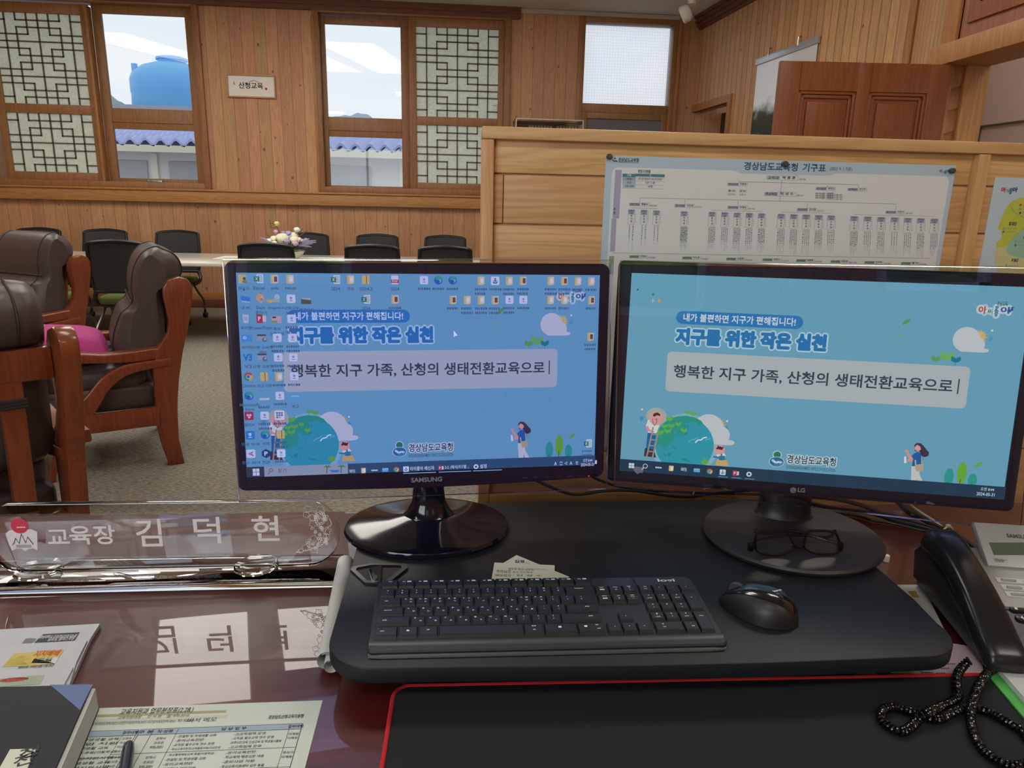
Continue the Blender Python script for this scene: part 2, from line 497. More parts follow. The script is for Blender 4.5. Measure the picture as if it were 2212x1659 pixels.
# niche opening near the far corner
dw = (P1-P0).normalized(); lw = (P1-P0).length
def onwall(px, py):
    nn = Vector((dw.y, -dw.x, 0)); return onplane(px, py, P0, nn)
tn = (onwall(1575, 230)-P0).dot(dw); zn = onwall(1575, 221).z
b = MB()
wallseg(b, P0+dw*tn, P1, 0, ZC, 0.12); wallseg(b, P0, P0+dw*tn, zn, ZC, 0.12); wallseg(b, P1, P2_, 0, ZC, 0.12)
struct(b.build('wall_right', M_wallr))
DY0, DY1, DH = 3.16, 4.22, 2.17      # doorway in the wall x = XR
b = MB(); b.span((XR, YR, 0), (XR+0.14, DY0, ZC)); b.span((XR, DY1, 0), (XR+0.14, 4.36, ZC)); struct(b.build('wall_right_near', M_wallr))
b = MB()
nn = Vector((dw.y, -dw.x, 0)); nn = nn if nn.x > 0 else -nn
b.prism([(-0.05, 0), (tn+0.1, 0), (tn+0.1, zn), (-0.05, zn)], P0+nn*0.35, dw, (0, 0, 1), -0.02)
struct(b.build('door_2', mat('dark_recess_wood', '4a3428', 0.6)))
b = MB()
nr = -nn
b.prism([(-0.02, zn-0.0), (tn+0.07, zn), (tn+0.07, zn+0.08), (-0.02, zn+0.08)], P0+nr*0.03, dw, (0, 0, 1), -0.05)
b.prism([(tn, 0), (tn+0.07, 0), (tn+0.07, zn), (tn, zn)], P0+nr*0.03, dw, (0, 0, 1), -0.05)
struct(b.build('trim_1', M_trimv))
# cornices
b = MB()
b.span((XL, YB-0.07, ZC-0.07), (sc(0.79), YB, ZC-0.004)); b.span((XL, YB-0.05, ZC-0.12), (sc(0.79), YB, ZC-0.07))
struct(b.build('trim_2', M_dark))
b = MB(); b.span((sc(0.79), YB-0.03, ZC-0.05), (P0.x, YB, ZC-0.004)); struct(b.build('trim_3', mat('pale_cornice', 'b9b0a2', 0.6)))
b = MB()
for k, (o_, h0, h1) in enumerate(((0.10, 0.004, 0.035), (0.075, 0.035, 0.075), (0.05, 0.075, 0.12), (0.025, 0.12, 0.15))):
    b.prism([(0, ZC-h1), (lw, ZC-h1), (lw, ZC-h0), (0, ZC-h0)], P0+nr*o_, dw, (0, 0, 1), -o_)
struct(b.build('trim_4', M_dark))
b = MB(); b.span((P1.x-0.035, P1.y-0.04, 0), (P1.x+0.03, P1.y+0.03, ZC-0.15)); struct(b.build('trim_5', M_trimv))
# sill rail under the windows, baseboard
b = MB()
b.span((XL, YB-0.075, sz(1.268)), (2.9, YB, sz(1.41)), bev=0.006)
b.span((XL, YB-0.095, sz(1.405)), (2.9, YB, sz(1.425)), bev=0.004)
struct(b.build('trim_6', M_trim))
b = MB(); b.span((XL, YB-0.03, 0), (P0.x, YB, 0.10), bev=0.004); struct(b.build('baseboard_back', M_dark))
b = MB(); b.span((XL, YB-0.022, 0.10), (P0.x, YB, 0.19), bev=0.004); struct(b.build('trim_7', M_trim))
# ================================================================== windows of the back wall
def ringframe(mb, x0, x1, z0, z1, t, y0, y1, mi=0, bev=0.004):
    mb.span((x0, y0, z0), (x0+t, y1, z1), mi, bev); mb.span((x1-t, y0, z0), (x1, y1, z1), mi, bev)
    mb.span((x0+t, y0, z0), (x1-t, y1, z0+t), mi, bev); mb.span((x0+t, y0, z1-t), (x1-t, y1, z1), mi, bev)
def unit(name, U, gx0, gx1, gu, gl, edge_left):
    x0, x1, z0, z1 = U
    b = MB(); ringframe(b, x0-0.03, x1+0.03, z0-0.01, z1+0.02, 0.075, YB-0.04, YB+0.15)
    w = struct(b.build(name, M_frame))
    b = MB()
    y0, y1 = YB+0.07, YB+0.115
    f = 0.102
    b.span((gx0-f, y0, gl[0]-0.075), (gx0, y1, gu[1]+0.09), 0, 0.004); b.span((gx1, y0, gl[0]-0.075), (gx1+f, y1, gu[1]+0.09), 0, 0.004)
    b.span((gx0, y0, gl[0]-0.075), (gx1, y1, gl[0]), 0, 0.004); b.span((gx0, y0, gl[1]), (gx1, y1, gu[0]), 0, 0.004); b.span((gx0, y0, gu[1]), (gx1, y1, gu[1]+0.09), 0, 0.004)
    zt = (gl[1]+gu[0])/2-0.03
    b.span((gx0, y0-0.012, zt-0.012), (gx1, y0, zt+0.012), 0, 0.003)
    b.build('sash', M_frame, w)
    b = MB(); b.span((gx0, YB+0.09, gl[0]), (gx1, YB+0.096, gl[1])); b.span((gx0, YB+0.09, gu[0]), (gx1, YB+0.096, gu[1]))
    b.build('glass', M_glass, w)
    b = MB()
    cx_ = gx0+(gx1-gx0)*0.46
    b.box((cx_, y0-0.02, gl[0]-0.035), (0.19, 0.035, 0.04), None, 0, 0.014, 3)
    b.box((cx_, y0-0.042, gl[0]-0.035), (0.09, 0.014, 0.02), None, 1, 0.005, 2)
    b.build('handle', [M_chrome, M_steel], w)
    # pale jamb strip beside the sash
    b = MB(); jx = gx0-f-0.012
    b.span((jx-0.02, YB-0.045, z0+0.02), (jx+0.014, YB+0.07, z1-0.09), 0, 0.004)
    b.build('jamb_strip', M_trimv, w)
    return w
unit('window_1', U1, sc(-4.035), sc(-3.107), (sz(2.335), sz(3.356)), (sz(1.54), sz(2.103)), False)
unit('window_2', U2, sc(-1.515), sc(-0.63), (sz(2.315), sz(3.347)), (sz(1.514), sz(2.09)), True)
def paper_mat():
    m = bpy.data.materials.new('lattice_paper'); m.use_nodes = True
    n = m.node_tree; L = n.links
    for x in list(n.nodes):
        if x.type == 'BSDF_PRINCIPLED': n.nodes.remove(x)
    tc = n.nodes.new('ShaderNodeTexCoord')
    nz = n.nodes.new('ShaderNodeTexNoise'); nz.inputs['Scale'].default_value = 26; nz.inputs['Detail'].default_value = 6; nz.inputs['Distortion'].default_value = 2.0
    L.new(tc.outputs['Object'], nz.inputs['Vector'])
    r = n.nodes.new('ShaderNodeValToRGB'); r.color_ramp.elements[0].color = lin('dfe6da'); r.color_ramp.elements[1].color = lin('f2f6ec')
    r.color_ramp.elements[0].position = 0.35; r.color_ramp.elements[1].position = 0.6
    L.new(nz.outputs['Fac'], r.inputs[0])
    d = n.nodes.new('ShaderNodeBsdfDiffuse'); t = n.nodes.new('ShaderNodeBsdfTranslucent')
    L.new(r.outputs[0], d.inputs[0]); L.new(r.outputs[0], t.inputs[0])
    mx = n.nodes.new('ShaderNodeMixShader'); mx.inputs[0].default_value = 0.55
    L.new(d.outputs[0], mx.inputs[1]); L.new(t.outputs[0], mx.inputs[2]); L.new(mx.outputs[0], n.nodes['Material Output'].inputs['Surface'])
    return m
M_paper = paper_mat()
M_lat = mat('lattice_bars', '5f5546', 0.6)
def lattice(mb, x0, x1, z0, z1, rows, y):
    segs = []
    for c in (1, 4, 7): segs.append((c, 0, c, rows))
    if rows == 13:
        H = {1: [(0, 1), (2, 6), (7, 8)], 2: [(2, 6)], 3: [(0, 3), (5, 8)], 4: [(0, 8)], 5: [(0, 3), (5, 8)], 6: [(2, 6)], 7: [(2, 6)], 8: [(0, 3), (5, 8)], 9: [(0, 8)], 10: [(0, 3), (5, 8)], 11: [(2, 6)], 12: [(0, 1), (2, 6), (7, 8)]}
        V2 = [(0, 1), (2, 6), (7, 11), (12, 13)]; V3 = [(0, 3), (5, 8), (10, 13)]
    else:
        H = {1: [(0, 1), (2, 6), (7, 8)], 2: [(2, 6)], 3: [(0, 3), (5, 8)], 4: [(0, 8)], 5: [(0, 3), (5, 8)], 6: [(2, 6)], 7: [(0, 1), (2, 6), (7, 8)]}
        V2 = [(0, 1), (2, 6), (7, 8)]; V3 = [(0, 3), (5, 8)]
    for c in (2, 6): segs += [(c, a, c, e) for a, e in V2]
    for c in (3, 5): segs += [(c, a, c, e) for a, e in V3]
    for r_, l in H.items(): segs += [(a, r_, e, r_) for a, e in l]
    t = 0.0075
    for c0, r0, c1, r1 in segs:
        xa, xb = x0+(x1-x0)*c0/8, x0+(x1-x0)*c1/8
        za, zb = z1-(z1-z0)*r0/rows, z1-(z1-z0)*r1/rows
        mb.span((xa-t, y-0.012, min(za, zb)-t), (xb+t, y, max(za, zb)+t))
def screen(x0, x1, zu, zl, y, label):
    t = thing('lattice_screen', label, 'window screen', ((x0+x1)/2, y, zl[0]-0.09), 'paper lattice screens of the back wall')
    b = MB(); f = 0.085
    b.span((x0-f, y-0.02, zl[0]-0.1), (x0, y+0.02, zu[1]+0.11), 0, 0.004); b.span((x1, y-0.02, zl[0]-0.1), (x1+f, y+0.02, zu[1]+0.11), 0, 0.004)
    for za, zb in ((zl[0]-0.1, zl[0]), (zl[1], zu[0]), (zu[1], zu[1]+0.11)): b.span((x0, y-0.02, za), (x1, y+0.02, zb), 0, 0.004)
    b.build('sash_frame', M_frame, t)
    for (z0, z1), rows in ((zu, 13), (zl, 8)):
        b = MB(); b.span((x0, y+0.004, z0), (x1, y+0.006, z1)); pp = b.build('paper', M_paper, t)
        b = MB(); lattice(b, x0, x1, z0, z1, rows, y+0.003); b.build('lattice', M_lat, t)
    return t
screen(sc(-5.19), sc(-4.236), (sz(2.345), sz(3.312)), (sz(1.587), sz(2.243)), YB+0.02, 'wood framed paper lattice screen at the far left, beside the window showing the blue tank')
screen(sc(-0.444), sc(0.538), (sz(2.347), sz(3.345)), (sz(1.572), sz(2.25)), YB+0.02, 'wood framed paper lattice screen partly behind the pine partition, with a white sensor box')
t = MB(); p = Vector((sc(0.505), YB-0.002, sz(2.53))); t.box(p, (0.07, 0.02, 0.062), None, 0, 0.006)
tag(t.build('door_sensor', M_white), 'small white sensor box stuck on the right edge of a lattice screen', 'sensor')
# high window with frosted upper pane
x0, x1, z0, z1 = U3
b = MB(); ringframe(b, x0, x1, z0, z1, 0.08, YB-0.02, YB+0.15)
b.span((x0+0.08, YB+0.02, sz(2.46)), (x1-0.08, YB+0.12, sz(2.565)), 0, 0.004)
b.span((x1-0.02, YB-0.05, z0), (x1+0.02, YB, z1), 1, 0.004)
w3 = struct(b.build('window_3', [M_frame, M_trimv]))
def frosted():
    m = bpy.data.materials.new('frosted_glass'); m.use_nodes = True
    n = m.node_tree; L = n.links
    for x in list(n.nodes):
        if x.type == 'BSDF_PRINCIPLED': n.nodes.remove(x)
    tc = n.nodes.new('ShaderNodeTexCoord'); ck = n.nodes.new('ShaderNodeTexChecker'); ck.inputs['Scale'].default_value = 42
    mp = n.nodes.new('ShaderNodeMapping'); mp.inputs['Rotation'].default_value = (0, math.radians(45), 0)
    L.new(tc.outputs['Object'], mp.inputs[0]); L.new(mp.outputs[0], ck.inputs['Vector'])
    ck.inputs['Color1'].default_value = (0.98, 0.985, 1, 1); ck.inputs['Color2'].default_value = (0.93, 0.945, 0.98, 1)
    t = n.nodes.new('ShaderNodeBsdfTranslucent'); L.new(ck.outputs[0], t.inputs[0])
    tr = n.nodes.new('ShaderNodeBsdfTransparent'); L.new(ck.outputs[0], tr.inputs[0])
    mx = n.nodes.new('ShaderNodeMixShader'); mx.inputs[0].default_value = 0.8
    L.new(t.outputs[0], mx.inputs[1]); L.new(tr.outputs[0], mx.inputs[2]); L.new(mx.outputs[0], n.nodes['Material Output'].inputs['Surface'])
    return m
b = MB(); b.span((x0+0.08, YB+0.06, sz(2.565)), (x1-0.08, YB+0.066, z1-0.08)); b.build('frosted_pane', frosted(), w3)
b = MB(); b.span((x0+0.08, YB+0.04, z0+0.08), (x1-0.08, YB+0.06, sz(2.46))); ringframe(b, x0+0.08, x1-0.08, z0+0.08, sz(2.46), 0.07, YB+0.02, YB+0.05, 1)
b.build('lower_panel', [mat('grey_blind', '6d6a70', 0.7), M_frame], w3)
# ================================================================== framed calligraphy
cx0, cx1, cz0, cz1 = sc(-2.658), sc(-2.097), sz(2.487), sz(2.745)
t = thing('framed_calligraphy', 'small framed white calligraphy hanging on the boards between the two windows', 'picture', ((cx0+cx1)/2, YB, cz0))
b = MB(); ringframe(b, cx0, cx1, cz0, cz1, 0.016, YB-0.03, YB-0.002); b.build('frame', mat('light_frame_wood', 'b98c62', 0.5), t)
b = MB(); b.span((cx0+0.016, YB-0.012, cz0+0.016), (cx1-0.016, YB-0.006, cz1-0.016))
sheet = b.build('paper', mat('art_paper', 'e6e2da', 0.8), t)
b = MB(); ex, ez = Vector((1, 0, 0)), Vector((0, 0, 1)); cw = cx1-cx0
b.text('산청교육', (cx0+cw*0.24, YB-0.0135, cz0+0.10), ex, ez, cw*0.50, 0.07, 0, 0.02)
b.tube([(cx0+cw*0.47, YB-0.0135, cz0+0.178), (cx0+cw*0.53, YB-0.0135, cz0+0.186), (cx0+cw*0.56, YB-0.0135, cz0+0.196), (cx0+cw*0.6, YB-0.0135, cz0+0.184), (cx0+cw*0.65, YB-0.0135, cz0+0.176)], 0.0025, 5)
b2 = MB(); b2.box((cx0+cw*0.80, YB-0.0135, cz0+0.105), (0.024, 0.001, 0.024)); b2.build('red_seal', mat('seal_red', 'a8443c', 0.8), t)
b.box((cx0+cw*0.15, YB-0.0135, cz0+0.155), (0.014, 0.001, 0.035), None, 2)
b.build('brush_writing', [mat('ink', '2b2826', 0.8), mat('seal_red', 'a8443c', 0.8), mat('faint_ink', '9a8f86', 0.8)], t)
# ceiling device near the corner
q = ony(1494, 20, 7.9)
t = thing('ceiling_spotlight', 'white swivel fitting hanging from the ceiling in the far right corner', 'ceiling fitting', (q.x, q.y, ZC))
k = 1.0
b = MB(); b.lathe([(0.0, 0), (0.08, 0), (0.08, -0.02), (0.05, -0.035), (0.045, -0.18), (0.0, -0.18)], (q.x, q.y, ZC), 20); b.build('mount', M_white, t)
b = MB(); R = Matrix.Rotation(math.radians(62), 3, 'Y') @ Matrix.Rotation(math.radians(20), 3, 'X')
b.lathe([(0, 0.06), (0.06, 0.055), (0.085, 0.02), (0.085, -0.035), (0.07, -0.05), (0, -0.05)], (q.x-0.06, q.y, ZC-0.27), 24, R); b.build('head', M_white, t)
# glass display case with lattice model, standing beyond the partition
a = ony(1111, 259, 8.7); c = ony(1255, 262, 8.7)
zc0 = a.z-0.55
t = thing('display_case', 'clear display case showing over the top of the partition', 'display case', ((a.x+c.x)/2, 8.7, zc0))
b = MB(); b.span((a.x, 8.5, zc0), (c.x, 8.9, a.z)); b.build('case', clear('case_acrylic', (0.9, 0.92, 0.92), 1.5, base=0.06), t)
b = MB(); ringframe(b, a.x, c.x, zc0, a.z, 0.014, 8.495, 8.51); ringframe(b, a.x, c.x, zc0, a.z, 0.014, 8.89, 8.905)
for x in (a.x, c.x-0.014):
    b.span((x, 8.51, a.z-0.014), (x+0.014, 8.89, a.z))
b.build('edge_strip', mat('case_edges', 'b8b09c', 0.35), t)
b = MB(); wd = c.x-a.x
for i in range(2):
    xa = a.x+wd*(0.20+0.42*i); 
    b.span((xa, 8.66, zc0+0.02), (xa+wd*0.36, 8.67, a.z-0.05), 0)
    for k in range(8): b.span((xa+wd*0.045*k, 8.65, zc0+0.02), (xa+wd*0.045*k+0.008, 8.66, a.z-0.05), 1)
    for k in range(7): b.span((xa, 8.65, a.z-0.06-0.07*k), (xa+wd*0.36, 8.66, a.z-0.054-0.07*k), 1)
b.span((a.x+wd*0.03, 8.68, zc0+0.02), (c.x-wd*0.03, 8.74, a.z-0.03), 2)
b.build('model', [mat('model_paper', 'd2d2c4', 0.7), M_lat, mat('model_wood', '6a5148', 0.6)], t)
b = MB(); b.span((a.x-0.05, 8.4, 0), (c.x+0.05, 9.0, zc0), 0, 0.008)
b.span((a.x-0.03, 8.39, 0.08), ((a.x+c.x)/2-0.005, 8.4, zc0-0.03), 0, 0.003); b.span(((a.x+c.x)/2+0.005, 8.39, 0.08), (c.x+0.03, 8.4, zc0-0.03), 0, 0.003)
tag(b.build('wooden_cabinet', M_door), 'tall wooden cabinet carrying the clear display case, beyond the partition', 'cabinet')
# ================================================================== doorway, door leaf, corridor
b = MB()
b.span((XR-0.05, DY1, 0), (XR+0.2, DY1+0.11, DH+0.02), 0, 0.006)      # far jamb
b.span((XR-0.05, DY0-0.10, 0), (XR+0.2, DY0, DH+0.02), 0, 0.006)
b.span((XR-0.09, DY0-0.2, DH), (XR+0.2, DY1+0.14, DH+0.115), 0, 0.006)
b.span((XR+0.06, DY1-0.03, 0), (XR+0.2, DY1, DH), 0, 0.003)
b.span((XR-0.02, DY1+0.01, DH+0.115), (XR+0.1, DY1+0.14, ZC), 0, 0.004)
fr = struct(b.build('trim_8', wood('door_frame_wood', 'c08c58', '98642f', 1, 2, 0.6, groove=0, knot=0, var=0.04)))
b = MB()
b.span((XR, DY0-0.02, DH+0.115), (XR+0.10, DY1+0.01, ZC))
nP = 2
for k in range(2):
    ya = DY1-0.06-k*0.55; yb = ya-0.46
    za, zb = DH+0.21, DH+0.85
    for o_, i_ in ((0.0, 0.03), (0.05, 0.018), (0.085, 0.03)):
        b.prism([(0, za+o_), (ya-yb-2*o_, za+o_), (ya-yb-2*o_, zb-o_), (0, zb-o_)], (XR-0.0, ya-o_, 0), (0, -1, 0), (0, 0, 1), i_*0.6, 0, 0.006)
struct(b.build('trim_9', M_transom))
# open door leaf, hinged on the far jamb
hx = XR-0.06; dl = 0.98; dn = 0.045
ang = math.radians(-4.0)
exd = Vector((-math.cos(ang), -math.sin(ang)*-1, 0)); exd = Vector((-math.cos(math.radians(4.5)), math.sin(math.radians(4.5)), 0))
O = Vector((hx, DY1-0.03, 0)); nd = Vector((-exd.y, exd.x, 0)); nd = nd if nd.y < 0 else -nd      # towards the camera
b = MB()
def dbox(u0, u1, z0, z1, d0, d1, bev=0.004):
    b.prism([(u0, z0), (u1, z0), (u1, z1), (u0, z1)], O+nd*d0, exd, (0, 0, 1), (d1-d0) if exd.cross(Vector((0, 0, 1))).dot(nd) > 0 else -(d1-d0), 0, bev)
st = 0.12
cols = [(st, (dl-0.075)/2), ((dl+0.075)/2, dl-st)]
rows_ = [(0.22, 0.74), (0.86, 1.36), (1.48, DH-0.165)]
dbox(0, st, 0.01, DH-0.01, 0, dn); dbox(dl-st, dl, 0.01, DH-0.01, 0, dn); dbox(cols[0][1], cols[1][0], 0.01, DH-0.01, 0, dn)
zz = [0.01]+[z for r_ in rows_ for z in r_]+[DH-0.01]
for i in range(0, len(zz), 2):
    for c0, c1 in cols: dbox(c0, c1, zz[i], zz[i+1], 0, dn, 0)
for z0_, z1_ in rows_:
    for c0, c1 in cols:
        dbox(c0, c1, z0_, z1_, 0.008, dn-0.024, 0)
        for g, d_ in ((0.0, dn-0.006), (0.02, dn-0.013)):
            for (ua, ub, va, vb) in ((c0+g, c1-g, z0_+g, z0_+g+0.018), (c0+g, c1-g, z1_-g-0.018, z1_-g), (c0+g, c0+g+0.018, z0_+g, z1_-g), (c1-g-0.018, c1-g, z0_+g, z1_-g)):
                dbox(ua, ub, va, vb, 0.006, d_, 0.004)
        dbox(c0+0.055, c1-0.055, z0_+0.055, z1_-0.055, 0.006, dn-0.008, 0.012)
d1 = struct(b.build('door_1', M_door))
b = MB(); hp = O+exd*(dl-0.07)+nd*(dn+0.03)+Vector((0, 0, 1.0))
b.tube([hp-nd*0.03, hp, hp-exd*0.1], 0.009, 8); b.build('handle', M_steel, d1)
# corridor surface beyond the doorway
b = MB()
qa = Vector((4.25, 5.9, 0)); qb = Vector((4.55, 1.5, 0)); dr = (qb-qa).normalized()
LQ = (qb-qa).length
b.prism([(-0.6, 0), (LQ, 0), (LQ, 3.0), (-0.6, 3.0)], qa, dr, (0, 0, 1), -0.1)
nq = Vector((-dr.y, dr.x, 0)); nq = nq if nq.x < 0 else -nq
for u0, u1, v0, v1 in ((-0.6, LQ, 2.02, 2.034), (0.12, 0.16, 0, 2.02), (-0.6, LQ, 2.62, 2.63), (1.25, 1.258, 2.034, 2.62)):
    b.prism([(u0, v0), (u1, v0), (u1, v1), (u0, v1)], qa+nq*0.012, dr, (0, 0, 1), -0.02, 1)
struct(b.build('wall_corridor', [M_grey, mat('corridor_seam', '4c4242', 0.6)]))
b = MB(); b.span((XR+0.14, YR, 0), (XR+0.15, DY0-0.2, ZC)); struct(b.build('wall_corridor_near', M_plain))
# hanging chart on the boarded wall (its lower part behind the door leaf)
uA = (onwall(1640, 130)-P0).dot(dw); uB = (onwall(1771, 82)-P0).dot(dw)
zt = onwall(1771, 80).z; zt2 = onwall(1645, 124).z; zt = (zt+zt2)/2
t = thing('hanging_chart', 'glossy hanging picture sheet with a silver top bar on the boarded wall', 'wall chart', P0+dw*((uA+uB)/2)+Vector((0, 0, zt-1.6)))
b = MB()
b.prism([(uA, zt-1.5), (uB, zt-1.5), (uB, zt-0.06), (uA, zt-0.06)], P0+nr*0.014, dw, (0, 0, 1), -0.004)
def chartmat():
    m = mat('chart_sheet', 'cfd2d6', 0.12, coat=0.6)
    n = m.node_tree; b_ = n.nodes['Principled BSDF']
    tc = n.nodes.new('ShaderNodeTexCoord'); nz = n.nodes.new('ShaderNodeTexNoise'); nz.inputs['Scale'].default_value = 5; nz.inputs['Detail'].default_value = 6
    sp = n.nodes.new('ShaderNodeSeparateXYZ'); n.links.new(tc.outputs['Object'], sp.inputs[0]); n.links.new(tc.outputs['Object'], nz.inputs['Vector'])
    r = n.nodes.new('ShaderNodeValToRGB'); r.color_ramp.elements[0].color = lin('3c463e'); r.color_ramp.elements[0].position = 0.40
    r.color_ramp.elements[1].color = lin('d9dce0'); r.color_ramp.elements[1].position = 0.62
    mr = n.nodes.new('ShaderNodeMapRange'); mr.inputs[1].default_value = zt-0.62; mr.inputs[2].default_value = zt-0.30; mr.inputs[3].default_value = 0.0; mr.inputs[4].default_value = 0.55
    n.links.new(sp.outputs[2], mr.inputs[0])
    ad = n.nodes.new('ShaderNodeMath'); ad.operation = 'MULTIPLY_ADD'; ad.inputs[1].default_value = 0.6
    n.links.new(nz.outputs['Fac'], ad.inputs[0]); n.links.new(mr.outputs[0], ad.inputs[2])
    n.links.new(ad.outputs[0], r.inputs[0]); n.links.new(r.outputs[0], b_.inputs['Base Color'])
    return m
b.build('sheet', chartmat(), t)
b = MB(); b.prism([(uA-0.02, zt-0.06), (uB+0.02, zt-0.06), (uB+0.02, zt), (uA-0.02, zt)], P0+nr*0.03, dw, (0, 0, 1), -0.028, 0, 0.004); b.build('top_bar', mat('silver_bar', 'c2c4c8', 0.3, metal=0.6), t)
b = MB()
for f_ in (0.22, 0.72):
    c_ = P0+dw*(uA+(uB-uA)*f_)+nr*0.03+Vector((0, 0, zt+0.03)); b.tube([c_-nr*0.03+Vector((0, 0, 0.03)), c_+Vector((0, 0, 0.02)), c_, c_+Vector((0, 0, -0.05))], 0.007, 6)
b.build('hook', M_chrome, t)
# ================================================================== fill panels added on the ceiling (behind and above the view)
def ceiling_fill(w, d, strength, spots, label, group):
    hw, hd = w/2, d/2
    for i, (lx, ly) in enumerate(spots):
        if i == 0:
            t = thing('ceiling_light', label, 'ceiling light', (0, 0, 0), group)
            b = MB()
            for sx in (-1, 1): b.span((sx*hw, -hd-0.04, -0.03), (sx*(hw+0.04), hd+0.04, 0)); b.span((-hw, sx*hd, -0.03), (hw, sx*(hd+0.04), 0))
            b.build('housing', M_white, t)
            b = MB(); b.span((-hw, -hd, -0.02), (hw, hd, -0.01)); b.build('diffuser', fill_mat(strength), t)
            first = t; t.location = (lx, ly, ZC)
        else: dup(first, (lx, ly, ZC), 0, label)
def fill_mat(k):
    m = em('fff8ee', k).copy(); m.name = 'lamp_diffuser'; m.node_tree.nodes['Emission'].inputs['Strength'].default_value = k; return m
ceiling_fill(1.2, 0.6, FILL_NEAR, ((-3.4, -1.4), (-0.6, -1.4), (2.0, -1.4), (-3.4, 2.3), (-0.6, 2.3), (1.9, 2.3), (3.85, 2.0), (3.75, 4.6)), 'flat white ceiling light panel over the desk area', 'ceiling lights over the desk area')
def back_fill(pts):  # added panel, outline skewed to shape its reflection in the desk
    cx_ = sum(p[0] for p in pts)/4; cy_ = sum(p[1] for p in pts)/4
    t = thing('ceiling_light', 'long white ceiling light panel over the conference area', 'ceiling light', (cx_, cy_, ZC), 'ceiling lights over the conference area')
    b = MB(); b.prism([(cx_+(x-cx_)*1.05, cy_+(y-cy_)*1.03) for x, y in pts], (0, 0, ZC-0.012), X, Y, 0.011); b.build('housing', M_white, t)
    b = MB(); b.prism(pts, (0, 0, ZC-0.018), X, Y, 0.005); b.build('diffuser', fill_mat(FILL_BACK), t)
back_fill([(-2.38, 4.67), (-1.63, 4.67), (-2.34, 7.1), (-3.3, 7.1)])
back_fill([(-1.33, 4.67), (-0.60, 4.67), (-1.15, 7.1), (-2.0, 7.1)])
back_fill([(-4.4, 4.67), (-3.75, 4.67), (-4.6, 7.1), (-5.5, 7.1)])
back_fill([(0.8, 4.67), (1.5, 4.67), (1.5, 7.1), (0.8, 7.1)])
# added fill light just outside the wide rear opening
la = bpy.data.lights.new('window_daylight', 'AREA'); la.shape = 'RECTANGLE'; la.size = RW[1]-RW[0]; la.size_y = RW[3]-RW[2]
la.energy = REAR_FILL_WATTS; la.color = (0.88, 0.95, 1.0)
lo = bpy.data.objects.new('window_daylight', la); COL.objects.link(lo)
lo.location = ((RW[0]+RW[1])/2, YR-0.17, (RW[2]+RW[3])/2); lo.rotation_euler = Vector((0, 1, 0)).to_track_quat('-Z', 'Y').to_euler()
# ================================================================== outside the windows
M_tile = mat('blue_roof_tile', 'a4b0e0', 0.45, noise=(4, 0.10))  # roof blue lightened in its colour to carry haze and overexposure
t = thing('neighbour_house', 'low neighbouring building with a blue tiled roof outside the lower window panes', 'building', (-2.5, 14, 0))
b = MB(); b.span((-9, 14.6, -2), (5, 19.0, 2.2)); b.build('wall', mat('neighbour_wall', 'd8dade', 0.8, noise=(1.2, 0.08)), t)
b = MB()
ny, nx = 16, 330
vs = []; fs = []
for j in range(ny+1):
    v = j/ny
    for h in (0, 1):
        for i in range(nx+1):
            x = -9.4+14.8*i/nx
            ph = (x/0.27) % 1.0
            z = 2.27+0.92*v+0.055*math.sin(2*math.pi*ph)+(0.05 if h == 0 else 0.0)-(0.0)
            vs.append((x, 14.1+4.9*v, z-(0.05 if (h == 1 and j > 0) else 0)))
w_ = nx+1
for r_ in range(2*(ny+1)-1):
    for i in range(nx): fs.append([r_*w_+i, r_*w_+i+1, (r_+1)*w_+i+1, (r_+1)*w_+i])
b.add(vs, fs, 0, True); b.build('roof', M_tile, t)
b = MB(); b.span((-9.4, 14.1, 2.12), (5.4, 14.3, 2.24)); b.build('gutter', mat('gutter_cream', 'd9d4c4', 0.6), t)
b = MB()
for x in (-8.0, -5.72, -3.3, -1.05, 1.2): b.span((x, 14.55, -1), (x+0.12, 14.62, 2.12), 1)
for x0_, x1_ in ((-7.8, -5.8), (-5.4, -3.4), (-3.0, -1.6)): b.span((x0_, 14.57, 0.8), (x1_, 14.6, 1.98), 0)
b.build('window_panel', [mat('neighbour_glass', 'a7abb4', 0.35), mat('neighbour_post', 'e2e0da', 0.6)], t)
tc_ = ony(380, 230, 20.5); rt_ = 77/FOC*20.6
t = thing('water_tank', 'big blue plastic water tank standing on the roof ridge outside', 'water tank', (tc_.x, 20.5, 3.7))
zt_ = ony(380, 168, 20.5).z
b = MB(); zb_ = 3.4
b.lathe([(rt_*0.93, zb_), (rt_, zb_+0.15), (rt_*0.985, (zb_+zt_)/2), (rt_, (zb_+zt_)/2+0.05), (rt_, zt_-0.12), (rt_*0.93, zt_+0.05), (rt_*0.72, zt_+0.22), (rt_*0.42, zt_+0.33), (rt_*0.34, zt_+0.35)], (tc_.x, 20.5, 0), 40)
b.build('body', mat('tank_blue', '6fb8ee', 0.45, noise=(2, 0.06)), t)  # outdoor haze put into this paler blue, and the lid's
b = MB(); b.lathe([(rt_*0.33, zt_+0.33), (rt_*0.33, zt_+0.40), (rt_*0.37, zt_+0.41), (rt_*0.37, zt_+0.46), (rt_*0.28, zt_+0.50), (0, zt_+0.51)], (tc_.x, 20.5, 0), 28)
b.box((tc_.x-rt_*0.8, 20.2, zt_+0.16), (0.12, 0.12, 0.2), None, 0, 0.01); b.build('lid', mat('tank_blue_lid', '7cc0f0', 0.45), t)
b = MB(); b.span((-14, 19.2, 0), (-4.6, 22.5, 3.50)); t2 = struct(b.build('roof_terrace', mat('terrace_grey', 'aab0b8', 0.8)))
